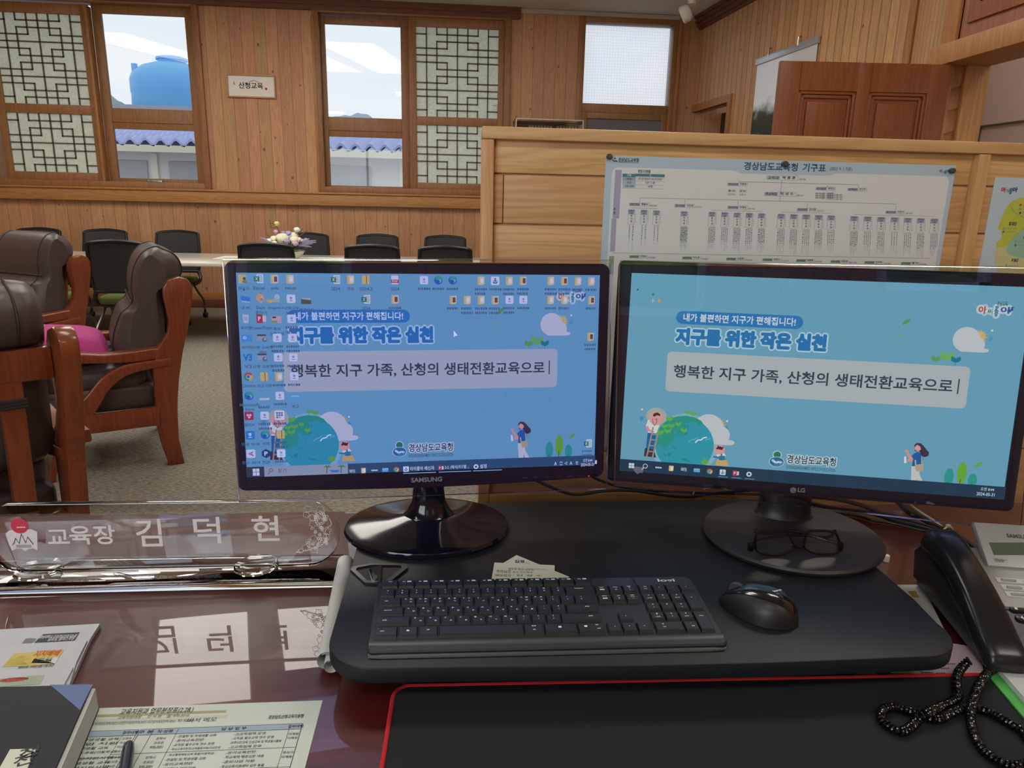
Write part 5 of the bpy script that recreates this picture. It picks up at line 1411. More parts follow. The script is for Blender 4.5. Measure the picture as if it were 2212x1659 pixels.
    P1_([(1020, 560), (1045, 540), (1078, 560), (1085, 590), (1060, 605), (1030, 600), (1015, 580)], 'd9a296')
    art.line([A1(1025, 700), A1(1035, 810)], 0.006, 'b8ae94'); art.line([A1(1095, 660), A1(1095, 745)], 0.005, 'b8ae94'); P1_([(1030, 750), (1115, 742), (1112, 815), (1038, 822)], 'b5a88a')
    # trees
    for q, rx, ry, col in (((1387, 885), 50, 96, '2d9c92'), ((1526, 845), 52, 120, '6bb03e'), ((1641, 925), 50, 78, '2d9c92')):
        c_ = A1(*q); e_ = A1(q[0]+rx, q[1]); f_ = A1(q[0], q[1]+ry); art.disc(c_[0], c_[1], e_[0]-c_[0], col, f_[1]-c_[1]); art.line([(c_[0]-.002, c_[1]+(f_[1]-c_[1])*0.5), (c_[0]-.003, c_[1]+(f_[1]-c_[1])*1.15)], 0.004, '6a5640')
    # office emblem with its name
    lx_, ly_ = A8(1778, 645)
    def emblem(x, y, s_, name_w):
        art.disc(x, y, 0.021*s_, 'bcd7da'); art.disc(x, y, 0.017*s_, '2c7c60')
        for (ox, oy, w_, c1, rot) in ((0.0, 0.035, 0.036, 'c2d8dc', 0), (0.0, 0.035, 0.033, '2a6fa2', 0)):
            art.disc(x+ox*s_, y+oy*s_, w_*s_, c1, w_*0.72*s_)
        art.line([(x-.022*s_, y+.026*s_), (x-.004*s_, y+.040*s_), (x+.012*s_, y+.034*s_), (x+.026*s_, y+.040*s_)], 0.011*s_, 'c2d8dc'); art.line([(x-.010*s_, y+.050*s_), (x+.010*s_, y+.052*s_), (x+.028*s_, y+.040*s_)], 0.007*s_, '3f93a8')
        art.btext('경상남도교육청', x+0.047*s_, y+0.038*s_, name_w-0.002, 0.044*s_, 'c8dade', 0.005); art.text('경상남도교육청', x+0.047*s_, y+0.038*s_, name_w-0.002, 0.044*s_, '2b4450', 0.02)
        art.text('GYEONGSANGNAMDO OFFICE OF EDUCATION', x+0.046*s_, y+0.066*s_, name_w, 0.017*s_, '3b525c', 0.01)
    if logo:
        rt = A1(185, 760)[0]; emblem(lx_, ly_, 1.0, rt-lx_-0.048)
    # colourful slogan mark, top right
    for ch, q, w_, h_, col in (('아', (1690, 605), 100, 80, 'b8524a'), ('이', (1795, 605), 60, 48, '3c8a58'), ('종', (1862, 635), 60, 110, '3a7f92'), ('아', (1930, 600), 130, 70, '2f5f9c')):
        x, y = A7(*q); x2, y2 = A7(q[0]+w_, q[1]-h_)
        art.btext(ch if ch != '종' else '좋', x, y, x2-x, y-y2, 'c6d8da', 0.010); art.text(ch if ch != '종' else '좋', x, y, x2-x, y-y2, col, 0.04)
    x, y = A7(1893, 520); x2 = A7(2010, 520)[0]; art.text('경남교육', x, y, x2-x, 0.022, '4b5c62', 0.02)
    art.line([A7(2010, 580), A7(2050, 570), A7(2070, 550), A7(2060, 530)], 0.012, '2f5f9c')
def bezel_panel(P, corners, r, depth, name, parent, material, bottom=None, bez=None):
    """rounded front frame around the screen, thick body behind it"""
    q = [P.loc(P.px(*c, 0.004)) for c in corners]
    x0, x1 = (q[0][0]+q[3][0])/2, (q[1][0]+q[2][0])/2; z1 = (q[0][1]+q[1][1])/2; z0 = (q[2][1]+q[3][1])/2
    ol = arc(x1-r, z1-r, r, 0, 90, 6)[:]
    ol = [(x1-r+r*math.cos(math.radians(a)), z1-r+r*math.sin(math.radians(a))) for a in range(0, 91, 15)]
    ol += [(x0+r+r*math.cos(math.radians(a)), z1-r+r*math.sin(math.radians(a))) for a in range(90, 181, 15)]
    ol += [(x0+r+r*math.cos(math.radians(a)), z0+r+r*math.sin(math.radians(a))) for a in range(180, 271, 15)]
    if bottom:
        for k in range(1, 12):
            f = k/12; ol.append((x0+r+(x1-x0-2*r)*f, z0-bottom*math.sin(math.pi*f)))
    ol += [(x1-r+r*math.cos(math.radians(a)), z0+r+r*math.sin(math.radians(a))) for a in range(270, 361, 15)]
    b = MB(); b.prism(ol, P.c-P.n*depth, P.ex, P.ez, depth+0.0002, 0, 0.003, 2)
    b.build(name, material, parent)
    # raised rim strips round the screen
    b = MB(); w, h = P.w/2, P.h/2
    for xa, xb, za, zb in ((x0+.004, -w, z0+.006, z1-.004), (w, x1-.004, z0+.006, z1-.004), (-w, w, h, z1-.004), (-w, w, z0+.006, -h)):
        b.prism([(xa, za), (xb, za), (xb, zb), (xa, zb)], P.c, P.ex, P.ez, 0.0035, 0, 0.0008, 1)
    b.build('bezel', bez, parent)
    return x0, x1, z0, z1
M_gloss = mat('gloss_black', '121320', 0.10, spec=0.5)
M_satin = mat('satin_black', '161924', 0.34, spec=0.35)
M_bez = mat('bezel_navy_black', '1c2038', 0.32, spec=0.25)  # blue sheen of the acrylic put into the bezel colour
M_bez2 = mat('bezel_slate_black', '1f2836', 0.36, spec=0.25)
M_logo = mat('logo_silver', 'b9bcc0', 0.4)
def icons_and_bar(art):
    pass
# ------------------------------------------------------------------ left monitor
t = thing('computer_monitor', 'left monitor with the icon covered desktop, on a glossy oval foot', 'monitor', (-0.04, 1.04, RZ))
bx = bezel_panel(SAM, [(484, 565), (1320, 567), (1306, 1034), (510, 1062)], 0.012, 0.022, 'housing', t, M_bez, 0.006, M_bez)
b = MB(); b.ell(SAM.c-SAM.n*0.030, (0.20, 0.022, 0.11), Matrix((SAM.ex, -SAM.n, SAM.ez)).transposed(), 24, 14); b.build('back_shell', M_satin, t)
b = MB(); cx_, cy_ = -0.040, 1.037
b.lathe([(0.1285, RZ+0.0004), (0.1295, RZ+0.004), (0.127, RZ+0.0085), (0.11, RZ+0.0115), (0.06, RZ+0.016), (0.036, RZ+0.022), (0.0, RZ+0.024)], (cx_, cy_, 0), 64, None, 0, 1.0, 0.80)
b.build('base', M_gloss, t)
b = MB()
n0 = Vector((cx_+0.002, 1.046, 0))
b.lathe([(0.040, RZ+0.0215), (0.034, RZ+0.028), (0.026, RZ+0.045), (0.0235, RZ+0.075), (0.026, RZ+0.105), (0.028, RZ+0.17)], n0, 32, None, 0, 1.0, 0.72); b.build('neck', M_gloss, t)
b = MB(); c_ = SAM.px(922, 1037, 0.0046)
a0, a1 = SAM.px(888, 1041, 0.0046), SAM.px(955, 1039.5, 0.0046)
b.text('SAMSUNG', a0-SAM.ez*0.001, SAM.ex, SAM.ez, (a1-a0).length, 0.0072, 0, 0.025); b.build('logo', M_logo, t)
b = MB()
for k, s in enumerate(('MENU', '▣/▼', '▲/☼', '□/⏎', 'AUTO', '⏻')):
    p_ = SAM.px(1128+24.4*k, 1033.5-0.8*k, 0.0042); b.text(s, p_, SAM.ex, SAM.ez, None, 0.0022, 0, 0.0)
b.build('button_marks', mat('mark_grey', '7c7f88', 0.5), t)
b = MB(); p_ = SAM.px(1272, 1028, 0.0042); b.box(p_, (0.003, 0.0006, 0.0016)); b.build('power_light', em('e03a48'), t)
art = Art(SAM, (0.90, 0.90, 1.06))
wallpaper(art, 0.955)
def B(px, py):
    u, v = HS(px, py); return (u*ASP, v)
# taskbar
y0_ = B(900, 1003)[1]-0.002
y0_ = 0.948
art.rect(0, y0_, ASP, 1, '2f5672'); art.rect(0.0, y0_, 0.085, 1, '38434f'); art.rect(0.085, y0_, 0.49, 1, '9aa9ae')
for k in range(4): art.rect(0.030+0.017*(k % 2), 0.957+0.019*(k//2), 0.045+0.017*(k % 2), 0.974+0.019*(k//2), 'd2e0e4')
art.disc(0.118, 0.968, 0.010, '56636a', 0.010); art.disc(0.118, 0.968, 0.007, '9aa9ae'); art.line([(0.111, 0.976), (0.103, 0.988)], 0.003, '56636a'); art.text('찾기', 0.15, 0.984, 0.04, 0.024, '4a585e')
for x in (0.385, 0.455):
    art.line([(x, 0.995), (x+.004, 0.962)], 0.004, '6d5a44')
    for a_ in (-150, -110, -60, -20): art.line([(x+.004, .962), (x+.004+.02*math.cos(math.radians(a_)), .966+.016*math.sin(math.radians(a_)))], 0.005, '4f8a4c')
art.poly([(0.40, 0.978), (0.45, 0.978), (0.442, 0.990), (0.41, 0.990)], '3f86c0')
def small_icon(art, x, y, s, kind):
    if kind == 'chrome':
        art.disc(x, y, s, '3f9a58'); art.disc(x, y, s, 'c94f4c', n=10, a0=200, a1=340); art.poly([(x, y)]+[(x+s*math.cos(math.radians(a)), y+s*math.sin(math.radians(a))) for a in range(-150, -20, 13)], 'c6524e'); art.poly([(x, y)]+[(x+s*math.cos(math.radians(a)), y+s*math.sin(math.radians(a))) for a in range(-25, 90, 13)], 'd6b04c'); art.disc(x, y, s*0.48, 'd8e4ea'); art.disc(x, y, s*0.38, '3c74c4')
    elif kind == 'edge':
        art.disc(x, y, s, '2a6fb4'); art.disc(x+s*.15, y-s*.15, s*.85, '39a892', n=18, a0=180, a1=380); art.disc(x+s*.25, y+s*.2, s*.42, '7ab4d6'); art.disc(x-s*.1, y+s*.3, s*.4, '2460a6')
    elif kind == 'folder':
        art.rect(x-s*.8, y-s, x+s*.55, y+s, 'd0bd7a', s*.1); art.poly([(x-s*.35, y-s*.75), (x+s*.8, y-s), (x+s*.8, y+s*.8), (x-s*.35, y+s)], 'dccf9a'); art.rect(x-s*.1, y-s*.55, x+s*.55, y+s*.5, 'dfe3e4')
    elif kind == 'folderpic':
        small_icon(art, x, y, s, 'folder'); art.rect(x-s*.1, y-s*.6, x+s*.6, y+s*.6, '4d565c'); art.rect(x+.02*s, y-s*.1, x+s*.5, y+s*.4, 'a33c40')
    elif kind == 'zip':
        art.rect(x-s*.85, y-s, x+s*.85, y+s, 'd2bf78', s*.1); art.rect(x+s*.1, y-s, x+s*.28, y+s, '7a6a44')
    elif kind == 'hwp':
        art.rect(x-s, y-s, x+s, y+s, '9fb9c9', s*.3); art.rect(x-s*.93, y-s*.93, x+s*.93, y+s*.93, 'cfdde6', s*.3); art.text('ㅎ', x, y+s*.15, s*.6, s*.62, '5d7288', 0.02, 'c'); art.line([(x-s*.35, y+s*.45), (x+s*.35, y+s*.45)], s*.13, '5d7288')
    elif kind == 'excel':
        art.rect(x-s*.4, y-s, x+s, y+s, 'd6e2e0', s*.08)
        for k in range(5): art.rect(x-s*.2, y-s*.75+s*.33*k, x+s*.85, y-s*.58+s*.33*k, '86a898')
        art.rect(x-s, y-s*.5, x+s*.15, y+s*.6, '2c7a58'); art.text('X', x-s*.42, y+s*.35, s*.6, s*.65, 'd6e2e0', 0.03, 'c')
    elif kind == 'ppt':
        art.rect(x-s*.1, y-s*.7, x+s*1.1, y+s*.7, 'd8c8c8', s*.08); art.rect(x-s, y-s, x+s*.35, y+s, 'b23c4a'); art.text('P', x-s*.35, y+s*.5, s*.6, s, 'e6dcdc', 0.03, 'c')
    elif kind == 'pdf':
        art.rect(x-s*.8, y-s, x+s*.8, y+s, 'd8d8dc', s*.25); art.rect(x-s*.9, y-.05*s, x+s*.9, y+s*.7, 'b0405a'); art.text('PDF', x, y+s*.52, s*1.3, s*.42, 'e6dcdc', 0.02, 'c')
    elif kind == 'office':
        art.rect(x-s, y-s, x+s, y+s, 'd2dfe4', s*.2); art.disc(x, y-s*.45, s*.22, '2c7c60'); art.disc(x, y+s*.25, s*.6, '2a5f80', s*.4); art.line([(x-s*.5, y+s*.1), (x, y+s*.3), (x+s*.5, y+s*.15)], s*.2, 'd2dfe4')
    elif kind == 'pc':
        art.poly([(x-s, y-s*.6), (x+s, y-s*.35), (x+s, y+s*.6), (x-s, y+s*.35)], '3f86cc'); art.poly([(x-s*.8, y+s*.6), (x+s, y+s*.75), (x+s*.8, y+s*.95), (x-s*.9, y+s*.75)], 'b6c8d4')
    elif kind == 'bin':
        art.poly([(x-s*.7, y-s), (x+s*.7, y-s*.9), (x+s*.55, y+s), (x-s*.5, y+s)], 'b8c9d2'); art.disc(x, y, s*.35, '8a9aa6'); art.disc(x, y, s*.2, 'b8c9d2')
    elif kind == 'shield':
        art.disc(x, y-s*.1, s*.95, 'c9a67a'); art.poly([(x-s*.8, y), (x+s*.8, y), (x, y+s*1.1)], 'c9a67a'); art.disc(x+s*.3, y+s*.25, s*.25, '6f8fd0'); art.disc(x+s*.35, y-s*.3, s*.15, 'ecdcbc')
    elif kind == 'win':
        art.rect(x-s*1.05, y-s*.9, x+s*.9, y+s*.55, '9fa8ae', s*.1); art.rect(x-s*1.05, y-s*.9, x+s*.9, y-s*.5, '48525a'); art.disc(x+s*.5, y+s*.35, s*.55, '5a7d9c'); art.disc(x+s*.65, y+s*.2, s*.25, 'c9b27a')
    elif kind == 'vs':
        art.text('V3', x, y+s*.8, s*2, s*1.6, '2f78c0', 0.04, 'c')
    elif kind == 'ctrl':
        art.rect(x-s*1.1, y-s*.8, x+s*1.1, y+s*.8, '4a9ad2', s*.1); art.disc(x-s*.4, y-s*.1, s*.4, '9fc9e6'); art.disc(x-s*.35, y-s*.15, s*.15, 'd0a35c')
    elif kind == 'redapp':
        art.rect(x-s, y-s, x+s, y+s, 'b23a58', s*.3); 
        for a_ in (90, 210, 330): art.disc(x+s*.33*math.cos(math.radians(a_)), y+s*.33*math.sin(math.radians(a_)), s*.26, 'e2c8cf')
    elif kind == 'blueapp':
        art.rect(x-s, y-s, x+s, y+s, '2a86c4', s*.3); art.text('ㅎ', x, y+s*.2, s*.8, s*.8, 'd6e6ee', 0.03, 'c'); art.line([(x-s*.4, y+s*.5), (x+s*.4, y+s*.5)], s*.16, 'd6e6ee')
    elif kind == 'leafapp':
        art.rect(x-s, y-s, x+s, y+s, 'd5dde2', s*.3); art.poly([(x-s*.7, y), (x+s*.6, y-s*.6), (x+s*.3, y-s*.05)], '3c8fc0'); art.poly([(x-s*.7, y), (x+s*.4, y+s*.1), (x+s*.7, y+s*.65)], 'c04a6a')
    elif kind == 'hexapp':
        art.disc(x, y, s*1.1, '23497e', n=6, rot=math.pi/6); art.text('P', x, y+s*.5, s*.8, s, 'd6dee8', 0.03, 'c')
    elif kind == 'tiles':
        art.rect(x-s*1.1, y-s*1.1, x+s*1.1, y+s*1.1, 'd8e2e6', s*.3)
        for k, c_ in enumerate(('3c82c0', '3c82c0', 'c8643c', '5a9a4c', '3c82c0', '3c82c0', '3c82c0', 'd0b04c')): art.rect(x-s*.75+s*.52*(k % 3), y-s*.75+s*.52*(k//3), x-s*.32+s*.52*(k % 3), y-s*.32+s*.52*(k//3), c_)
    elif kind == 'photo':
        art.rect(x-s*1.1, y-s*.75, x+s*1.1, y+s*.75, '55604e'); art.poly([(x-s*1.05, y-s*.7), (x+s*1.05, y-s*.7), (x+s*1.05, y-s*.1), (x-s*1.05, y-s*.35)], 'a9b4b0')
    elif kind == 'banner':
        art.rect(x-s*1.1, y-s*.8, x+s*1.1, y+s*.8, 'c7a9ae'); art.rect(x-s*1.1, y+s*.2, x+s*.1, y+s*.8, '84a06c'); art.rect(x-s*.9, y-s*.7, x-s*.1, y-s*.35, '3c4248')
    elif kind == 'pipe':
        art.disc(x+s*.3, y-s*.4, s*.6, 'b6c6c0'); art.rect(x-s*.8, y, x+s*.8, y+s*.8, 'aab8a4'); art.disc(x-s*1.2, y+s*.6, s*.4, 'c6c05c')
    elif kind == 'bar':
        art.rect(x-s*1.1, y-s*.2, x+s*1.1, y+s*.3, 'c5ced4')
    elif kind == 'blue':
        art.rect(x-s*1.1, y-s*.7, x+s*1.1, y+s*.7, '63a8cc', s*.1); art.rect(x-s*.9, y-s*.45, x+s*.9, y-s*.1, '8fc4de')
    elif kind == 'user':
        art.rect(x-s, y-s, x+s*.7, y+s, 'd2bf78', s*.1); art.disc(x+s*.3, y-s*.1, s*.35, '55665a'); art.disc(x+s*.4, y+s*.6, s*.6, '7d9464', s*.4)
_lr = random.Random(21)
def ic(px, py, kind, lab=None, lab2=None):
    x, y = B(px, py); s = 0.021
    small_icon(art, x, y, s, kind)
    TXT = '4b6a88'
    if lab: art.text(lab, x, y+0.052, min(0.10, 0.017*max(2, sum(1.0 if ord(c) > 255 else 0.6 for c in lab))), 0.016, TXT, 0.02, 'c')
    else:
        for row in range(2 if _lr.random() < .4 else 1):
            xx = x-0.030
            while xx < x+0.024:
                w_ = _lr.uniform(.004, .010); art.rect(xx, y+0.036+0.022*row, xx+w_, y+0.047+0.022*row, TXT); xx += w_+_lr.uniform(.002, .004)
    if lab2: art.text(lab2, x, y+0.076, min(0.09, 0.017*max(2, sum(1.0 if ord(c) > 255 else 0.6 for c in lab2))), 0.016, TXT, 0.02, 'c')
I2 = lambda x, y: (470+x/5.144, 550+y/5.144)
I3 = lambda x, y: (890+x/5.027, 550+y/5.027)
I4 = lambda x, y: (490+x/5.267, 850+y/5.267)
for p_, k_, l1, l2 in (((285, 280), 'user', '관리자', None), ((455, 275), 'excel', 'Excel', None), ((630, 280), 'folderpic', 'pds', None), ((800, 280), 'folder', 'setup', None),
                       ((315, 495), 'pc', '내 PC', None), ((475, 490), 'shield', 'Daum', '클리너'), ((645, 495), 'pipe', 'Inspect', None), ((812, 495), 'hwp', '산청교육', '보고서'), ((978, 515), 'photo', '풍경사진', None),
                       ((318, 715), 'bin', '휴지통', None), ((485, 715), 'ppt', 'PowerPoint', None), ((655, 725), 'banner', '홍보', '산청교육'), ((820, 715), 'hwp', None, None),
                       ((330, 930), 'ctrl', '제어판', None), ((498, 930), 'win', '산청 교육청', '센터'), ((665, 925), 'hwp', None, None), ((832, 925), 'hwp', None, None),
                       ((342, 1140), 'vs', 'V3', None), ((505, 1140), 'win', '산청 교육청', None), ((677, 1138), 'hwp', None, None), ((842, 1138), 'hwp', None, None),
                       ((352, 1350), 'chrome', 'Chrome', None), ((525, 1350), 'zip', '보고사항', None), ((685, 1350), 'folder', None, None), ((852, 1345), 'hwp', None, None),
                       ((362, 1560), 'edge', 'Microsoft', 'Edge'), ((530, 1592), 'bar', None, None), ((697, 1558), 'hwp', None, None), ((865, 1575), 'blue', '보고', None),
                       ((1300, 280), 'excel', '2024', None), ((1465, 280), 'folder', '자료', None), ((1632, 280), 'zip', '2024.3', None), ((1952, 280), 'pdf', '2024', None), ((1635, 495), 'excel', '2024', None), ((1955, 495), 'folderpic', None, None)):
    ic(*I2(*p_), k_, l1, l2)
for p_, k_ in (((110, 275), 'hwp'), ((265, 275), 'edge'), ((420, 275), 'edge'), ((725, 278), 'folder'), ((878, 278), 'office'), ((1030, 278), 'folder'), ((1180, 275), 'folderpic'), ((1480, 275), 'folder'), ((1628, 275), 'folderpic'), ((1775, 278), 'folder'), ((1920, 278), 'folder'),
               ((422, 485), 'folderpic'), ((575, 485), 'folder'), ((725, 485), 'folder'), ((875, 485), 'folderpic'), ((1030, 480), 'hwp'), ((1180, 480), 'hwp'), ((1475, 480), 'folder'), ((1625, 480), 'folder'), ((1918, 480), 'folderpic'), ((1908, 875), 'folderpic')):
    ic(*I3(*p_), k_)
for p_, k_, l1 in (((277, 230), 'redapp', '알PDF'), ((450, 228), 'hwp', None), ((615, 222), 'tiles', None), ((290, 445), 'blueapp', '한글 2018'), ((458, 440), 'edge', '새탭'), ((630, 435), 'zip', None), ((300, 650), 'leafapp', '한쇼 2018'), ((468, 648), 'hexapp', 'PDF'), ((635, 645), 'hwp', None)):
    ic(*I4(*p_), k_, l1)
ic(890+1880/5.027, 850+515/5.027, 'excel')
x, y = B(975, 711); art.poly([(x, y), (x, y+.034), (x+.008, y+.027), (x+.020, y+.026)], 'e6eef0')
for k, kd in enumerate(('win', 'folder', 'bar', 'blue', 'chrome')): small_icon(art, 0.515+0.054*k, 0.974, 0.014, kd)
small_icon(art, 0.78, 0.974, 0.014, 'office'); art.text('아이좋아 메신저', 0.80, 0.984, 0.12, 0.022, 'cfdde2', 0.01); small_icon(art, 0.955, 0.974, 0.013, 'ppt'); art.text('2-2. (예시)지구를 ...', 0.975, 0.984, 0.125, 0.022, 'cfdde2', 0.01)
art.disc(1.135, 0.974, 0.013, 'cfdde2', n=9); art.disc(1.135, 0.974, 0.006, '2f5672'); art.text('설정', 1.155, 0.984, 0.035, 0.022, 'cfdde2', 0.01)
for xa, xb in ((0.765, 0.93), (0.945, 1.11), (1.12, 1.27)): art.rect(xa, 0.994, xb, 0.998, '8fb4c6')
for x, s in ((1.545, '^'), (1.575, '▭'), (1.60, '◁'), (1.628, 'A'), (1.66, '한')): art.text(s, x, 0.982, 0.014, 0.018, 'cfdde2', 0.01)
art.text('오전 8:44', 1.70, 0.970, 0.05, 0.018, 'cfdde2', 0.01); art.text('2024-05-31', 1.688, 0.993, 0.072, 0.017, 'cfdde2', 0.01); art.rect(1.765, 0.962, 1.783-0.008, 0.982, 'cfdde2')
scr = art.build('screen', t)
# ------------------------------------------------------------------ right monitor
t = thing('computer_monitor', 'right monitor with the wide open wallpaper, on a matte round foot', 'monitor', (0.53, 1.0, RZ))
bx = bezel_panel(LGP, [(1330, 569), (2262, 584), (2197, 1122), (1315, 1028)], 0.010, 0.024, 'housing', t, M_bez2, None, M_bez2)
b = MB(); b.ell(LGP.c-LGP.n*0.034, (0.22, 0.026, 0.12), Matrix((LGP.ex, -LGP.n, LGP.ez)).transposed(), 24, 14); b.build('back_shell', M_satin, t)
b = MB(); cx_, cy_ = 0.531, 0.983; rb = 0.1365
M_base = mat('base_matte', '2c2c2b', 0.45)
b.lathe([(rb-0.004, RZ+0.0004), (rb-0.001, RZ+0.003), (rb, RZ+0.007), (rb-0.003, RZ+0.0105), (rb-0.010, RZ+0.0118), (0.06, RZ+0.0122), (0, RZ+0.0122)], (cx_, cy_, 0), 72, None, 0, 1.0, 0.92); b.build('base', M_base, t)
b = MB(); R_ = Matrix.Rotation(-0.2334, 3, 'Z'); nk = Vector((0.547, 1.046, 0))
b.lathe([(0.047, RZ+0.0118), (0.043, RZ+0.016), (0.041, RZ+0.03), (0.041, RZ+0.16)], nk, 36, R_, 0, 1.0, 0.62); b.build('neck', mat('neck_matte', '1d1d1d', 0.4), t)
b = MB(); a0, a1 = LGP.px(1723, 1063, 0.0046), LGP.px(1738, 1064.5, 0.0046); b.text('LG', a0, LGP.ex, LGP.ez, (a1-a0).length*1.02, 0.0072, 0, 0.03)
c_ = LGP.px(1713.5, 1059, 0.0046); b.add([c_+LGP.ex*0.0045*math.cos(k*.2618)+LGP.ez*0.0045*math.sin(k*.2618) for k in range(24)], [list(range(24))], 0)
c_ = c_+LGP.n*0.0002; b.tube([c_+LGP.ex*0.003*math.cos(k*.2618)+LGP.ez*0.003*math.sin(k*.2618) for k in range(6, 25)], 0.00035, 4, False, 1); b.box(c_, (0.0008, 0.0004, 0.004), None, 1)
b.build('logo', [M_logo, M_satin], t)
b = MB(); ragged = [(1367, 1007), (1391, 1010), (1390, 1016), (1388, 1022), (1382, 1021), (1377, 1024), (1372, 1020), (1369, 1017)]
b.poly([LGP.px(*q, 0.0040) for q in ragged][::-1]); b.build('torn_label', mat('torn_label_white', 'c2c8cc', 0.7), t)
b = MB()
for px, py, s in ((1975, 1087, '◎'), (2112, 1096, '○')): b.text(s, LGP.px(px, py, 0.0042), LGP.ex, LGP.ez, None, 0.003, 0)
p_ = LGP.px(2000, 1088, 0.0041); b.prism([(0, 0), (0.011, -0.001), (0.013, 0.0006), (0.004, 0.004), (0.001, 0.004)], p_, LGP.ex, LGP.ez, 0.0003, 0, 0); b.build('button_marks', mat('mark_grey', '7c7f88', 0.5), t)
art = Art(LGP, (1.0, 1.0, 1.0))
wallpaper(art, 0.945)
y0_ = 0.938
art.rect(0, y0_, ASP, 1, '1f3f54')
for k in range(4): art.rect(0.044+0.014*(k % 2), 0.956+0.014*(k//2), 0.056+0.014*(k % 2), 0.968+0.014*(k//2), 'd2e0e4')
art.disc(0.125, 0.966, 0.012, 'd2e0e4'); art.disc(0.125, 0.966, 0.009, '1f3f54'); art.line([(0.117, 0.975), (0.108, 0.987)], 0.003, 'd2e0e4')
for k, kd in enumerate(('bar', 'folder', 'win', 'blue', 'chrome', 'office', 'ppt')): small_icon(art, 0.19+0.062*k, 0.968, 0.014, kd)
art.disc(0.625, 0.968, 0.013, 'd2e0e4', n=9); art.disc(0.625, 0.968, 0.006, '1f3f54')
for x in (0.48, 0.545, 0.607): art.rect(x, 0.990, x+0.045, 0.993, '7fa6ba')
art.text('오전 8:44', 1.67, 0.963, 0.058, 0.016, 'cfdde2', 0.01); art.text('2024-05-31', 1.655, 0.988, 0.078, 0.016, 'cfdde2', 0.01)
art.build('screen', t)
# ------------------------------------------------------------------ clear acrylic shields hung in front of both screens
M_acr = clear('acrylic_sheet', (0.94, 0.93, 0.955), 1.33, 0.0, 0.035, (0.50, 0.52, 1.0))
M_acredge = clear('acrylic_edge', (0.82, 0.86, 0.88), 1.5, 0.05, 0.25)
def shield(P, quad, label, d=0.016):
    t = thing('screen_shield', label, 'screen protector', P.px(*quad[3], d))
    q = [P.loc(P.px(*c, d)) for c in quad]
    b = MB(); b.prism(q[::-1], P.c+P.n*d, P.ex, P.ez, 0.002, 0, 0); b.build('sheet', M_acr, t)
    b = MB()
    r3 = lambda s: P.c+P.ex*s[0]+P.ez*s[1]+P.n*(d+0.001)
    for i in range(1, 4): b.tube([r3(q[i]), r3(q[(i+1) % 4])], 0.0009, 6)
    b.build('edge', M_acredge, t)
    # folded top lip resting on the housing
    b = MB(); a, c = Vector((*q[0], 0)), Vector((*q[1], 0))
    A_ = r3(q[0]); C_ = r3(q[1]); e = (C_-A_).normalized()
    prof = [(0.001, 0.0), (0.001, 0.004), (-0.002, 0.0062), (-0.008, 0.0066), (-0.026, 0.0066)]
    vs = []
    for E_ in (A_, C_):
        for dn_, dz_ in prof: vs.append(E_+P.n*dn_+P.ez*dz_)
    k = len(prof); b.add(vs, [[i, k+i, k+i+1, i+1] for i in range(k-1)], 0, True)
    b.build('hanging_lip', M_acredge, t)
    return t
shield(SAM, [(482, 568), (1322, 570), (1310, 1056), (518, 1084)], 'clear acrylic sheet hung over the front of the left monitor')
shield(LGP, [(1338, 571), (2262, 587), (2203, 1146), (1327, 1048)], 'clear acrylic sheet hung over the front of the right monitor')
# ================================================================== pine partition behind the desk
PX0, PX1 = 0.052, 2.35
fy0, fy1 = YP-0.016, YP+0.03
t = thing('office_partition', 'honey coloured pine partition of wide boards standing behind the desk', 'partition', (1.2, YP, 0))
ztop = ony(1040.7, 271.8, fy0).z; zrail = ony(1080, 300.5, fy0).z
pl0 = ony(1040, 400, fy0).x; pl1 = ony(1067.5, 340, fy0).x
pm0, pm1 = ony(2117, 334, fy0).x, ony(2143, 336, fy0).x
b = MB(); b.span((pl0, fy0, 0), (pl1, fy1, zrail), 0, 0.003); b.build('post', M_pinev, t)
b = MB(); b.span((pm0, fy0, 0), (pm1, fy1, zrail), 0, 0.003); b.build('post', M_pinev, t)
b = MB(); b.span((PX1-0.03, fy0, 0), (PX1, fy1, zrail), 0, 0.003); b.build('post', M_pinev, t)
b = MB(); b.span((pl0, fy0-0.002, zrail), (PX1, fy1+0.002, ztop), 0, 0.003); b.build('top_rail', M_pinef, t)
b = MB(); b.span((pl1, fy0, 0.69), (pm0, fy1, 0.745), 0, 0.003); b.span((pm1, fy0, 0.69), (PX1-0.03, fy1, 0.745), 0, 0.003); b.build('bottom_rail', M_pinef, t)
b = MB(); b.span((pl1, fy0, 0.0), (pm0, fy1, 0.06), 0, 0.003); b.span((pm1, fy0, 0.0), (PX1-0.03, fy1, 0.06), 0, 0.003); b.build('bottom_rail', M_pinef, t)
pw = 0.0926
xs_ = ony(1087, 430, YP).x
for xa, xb in ((pl1, pm0), (pm1, PX1-0.03)):
    b = MB(); k = 0
    while k*pw < zrail:
        za, zb = k*pw, min((k+1)*pw, zrail+0.004)
        cuts = [xa, xb]
        if k == 14: cuts = [xa, xs_, xb] if xa < 0.5 else cuts
        if k in (11, 7): cuts = [xa, xa+(xb-xa)*0.62, xb]
        for c0, c1 in zip(cuts, cuts[1:]): b.span((c0+0.0006, YP, za+0.0014), (c1-0.0006, YP+0.014, zb-0.0014), 0, 0.0022, 2)
        k += 1
    b.span((xa, YP+0.010, 0), (xb, YP+0.02, zrail))
    b.build('board_panel', M_pine, t)
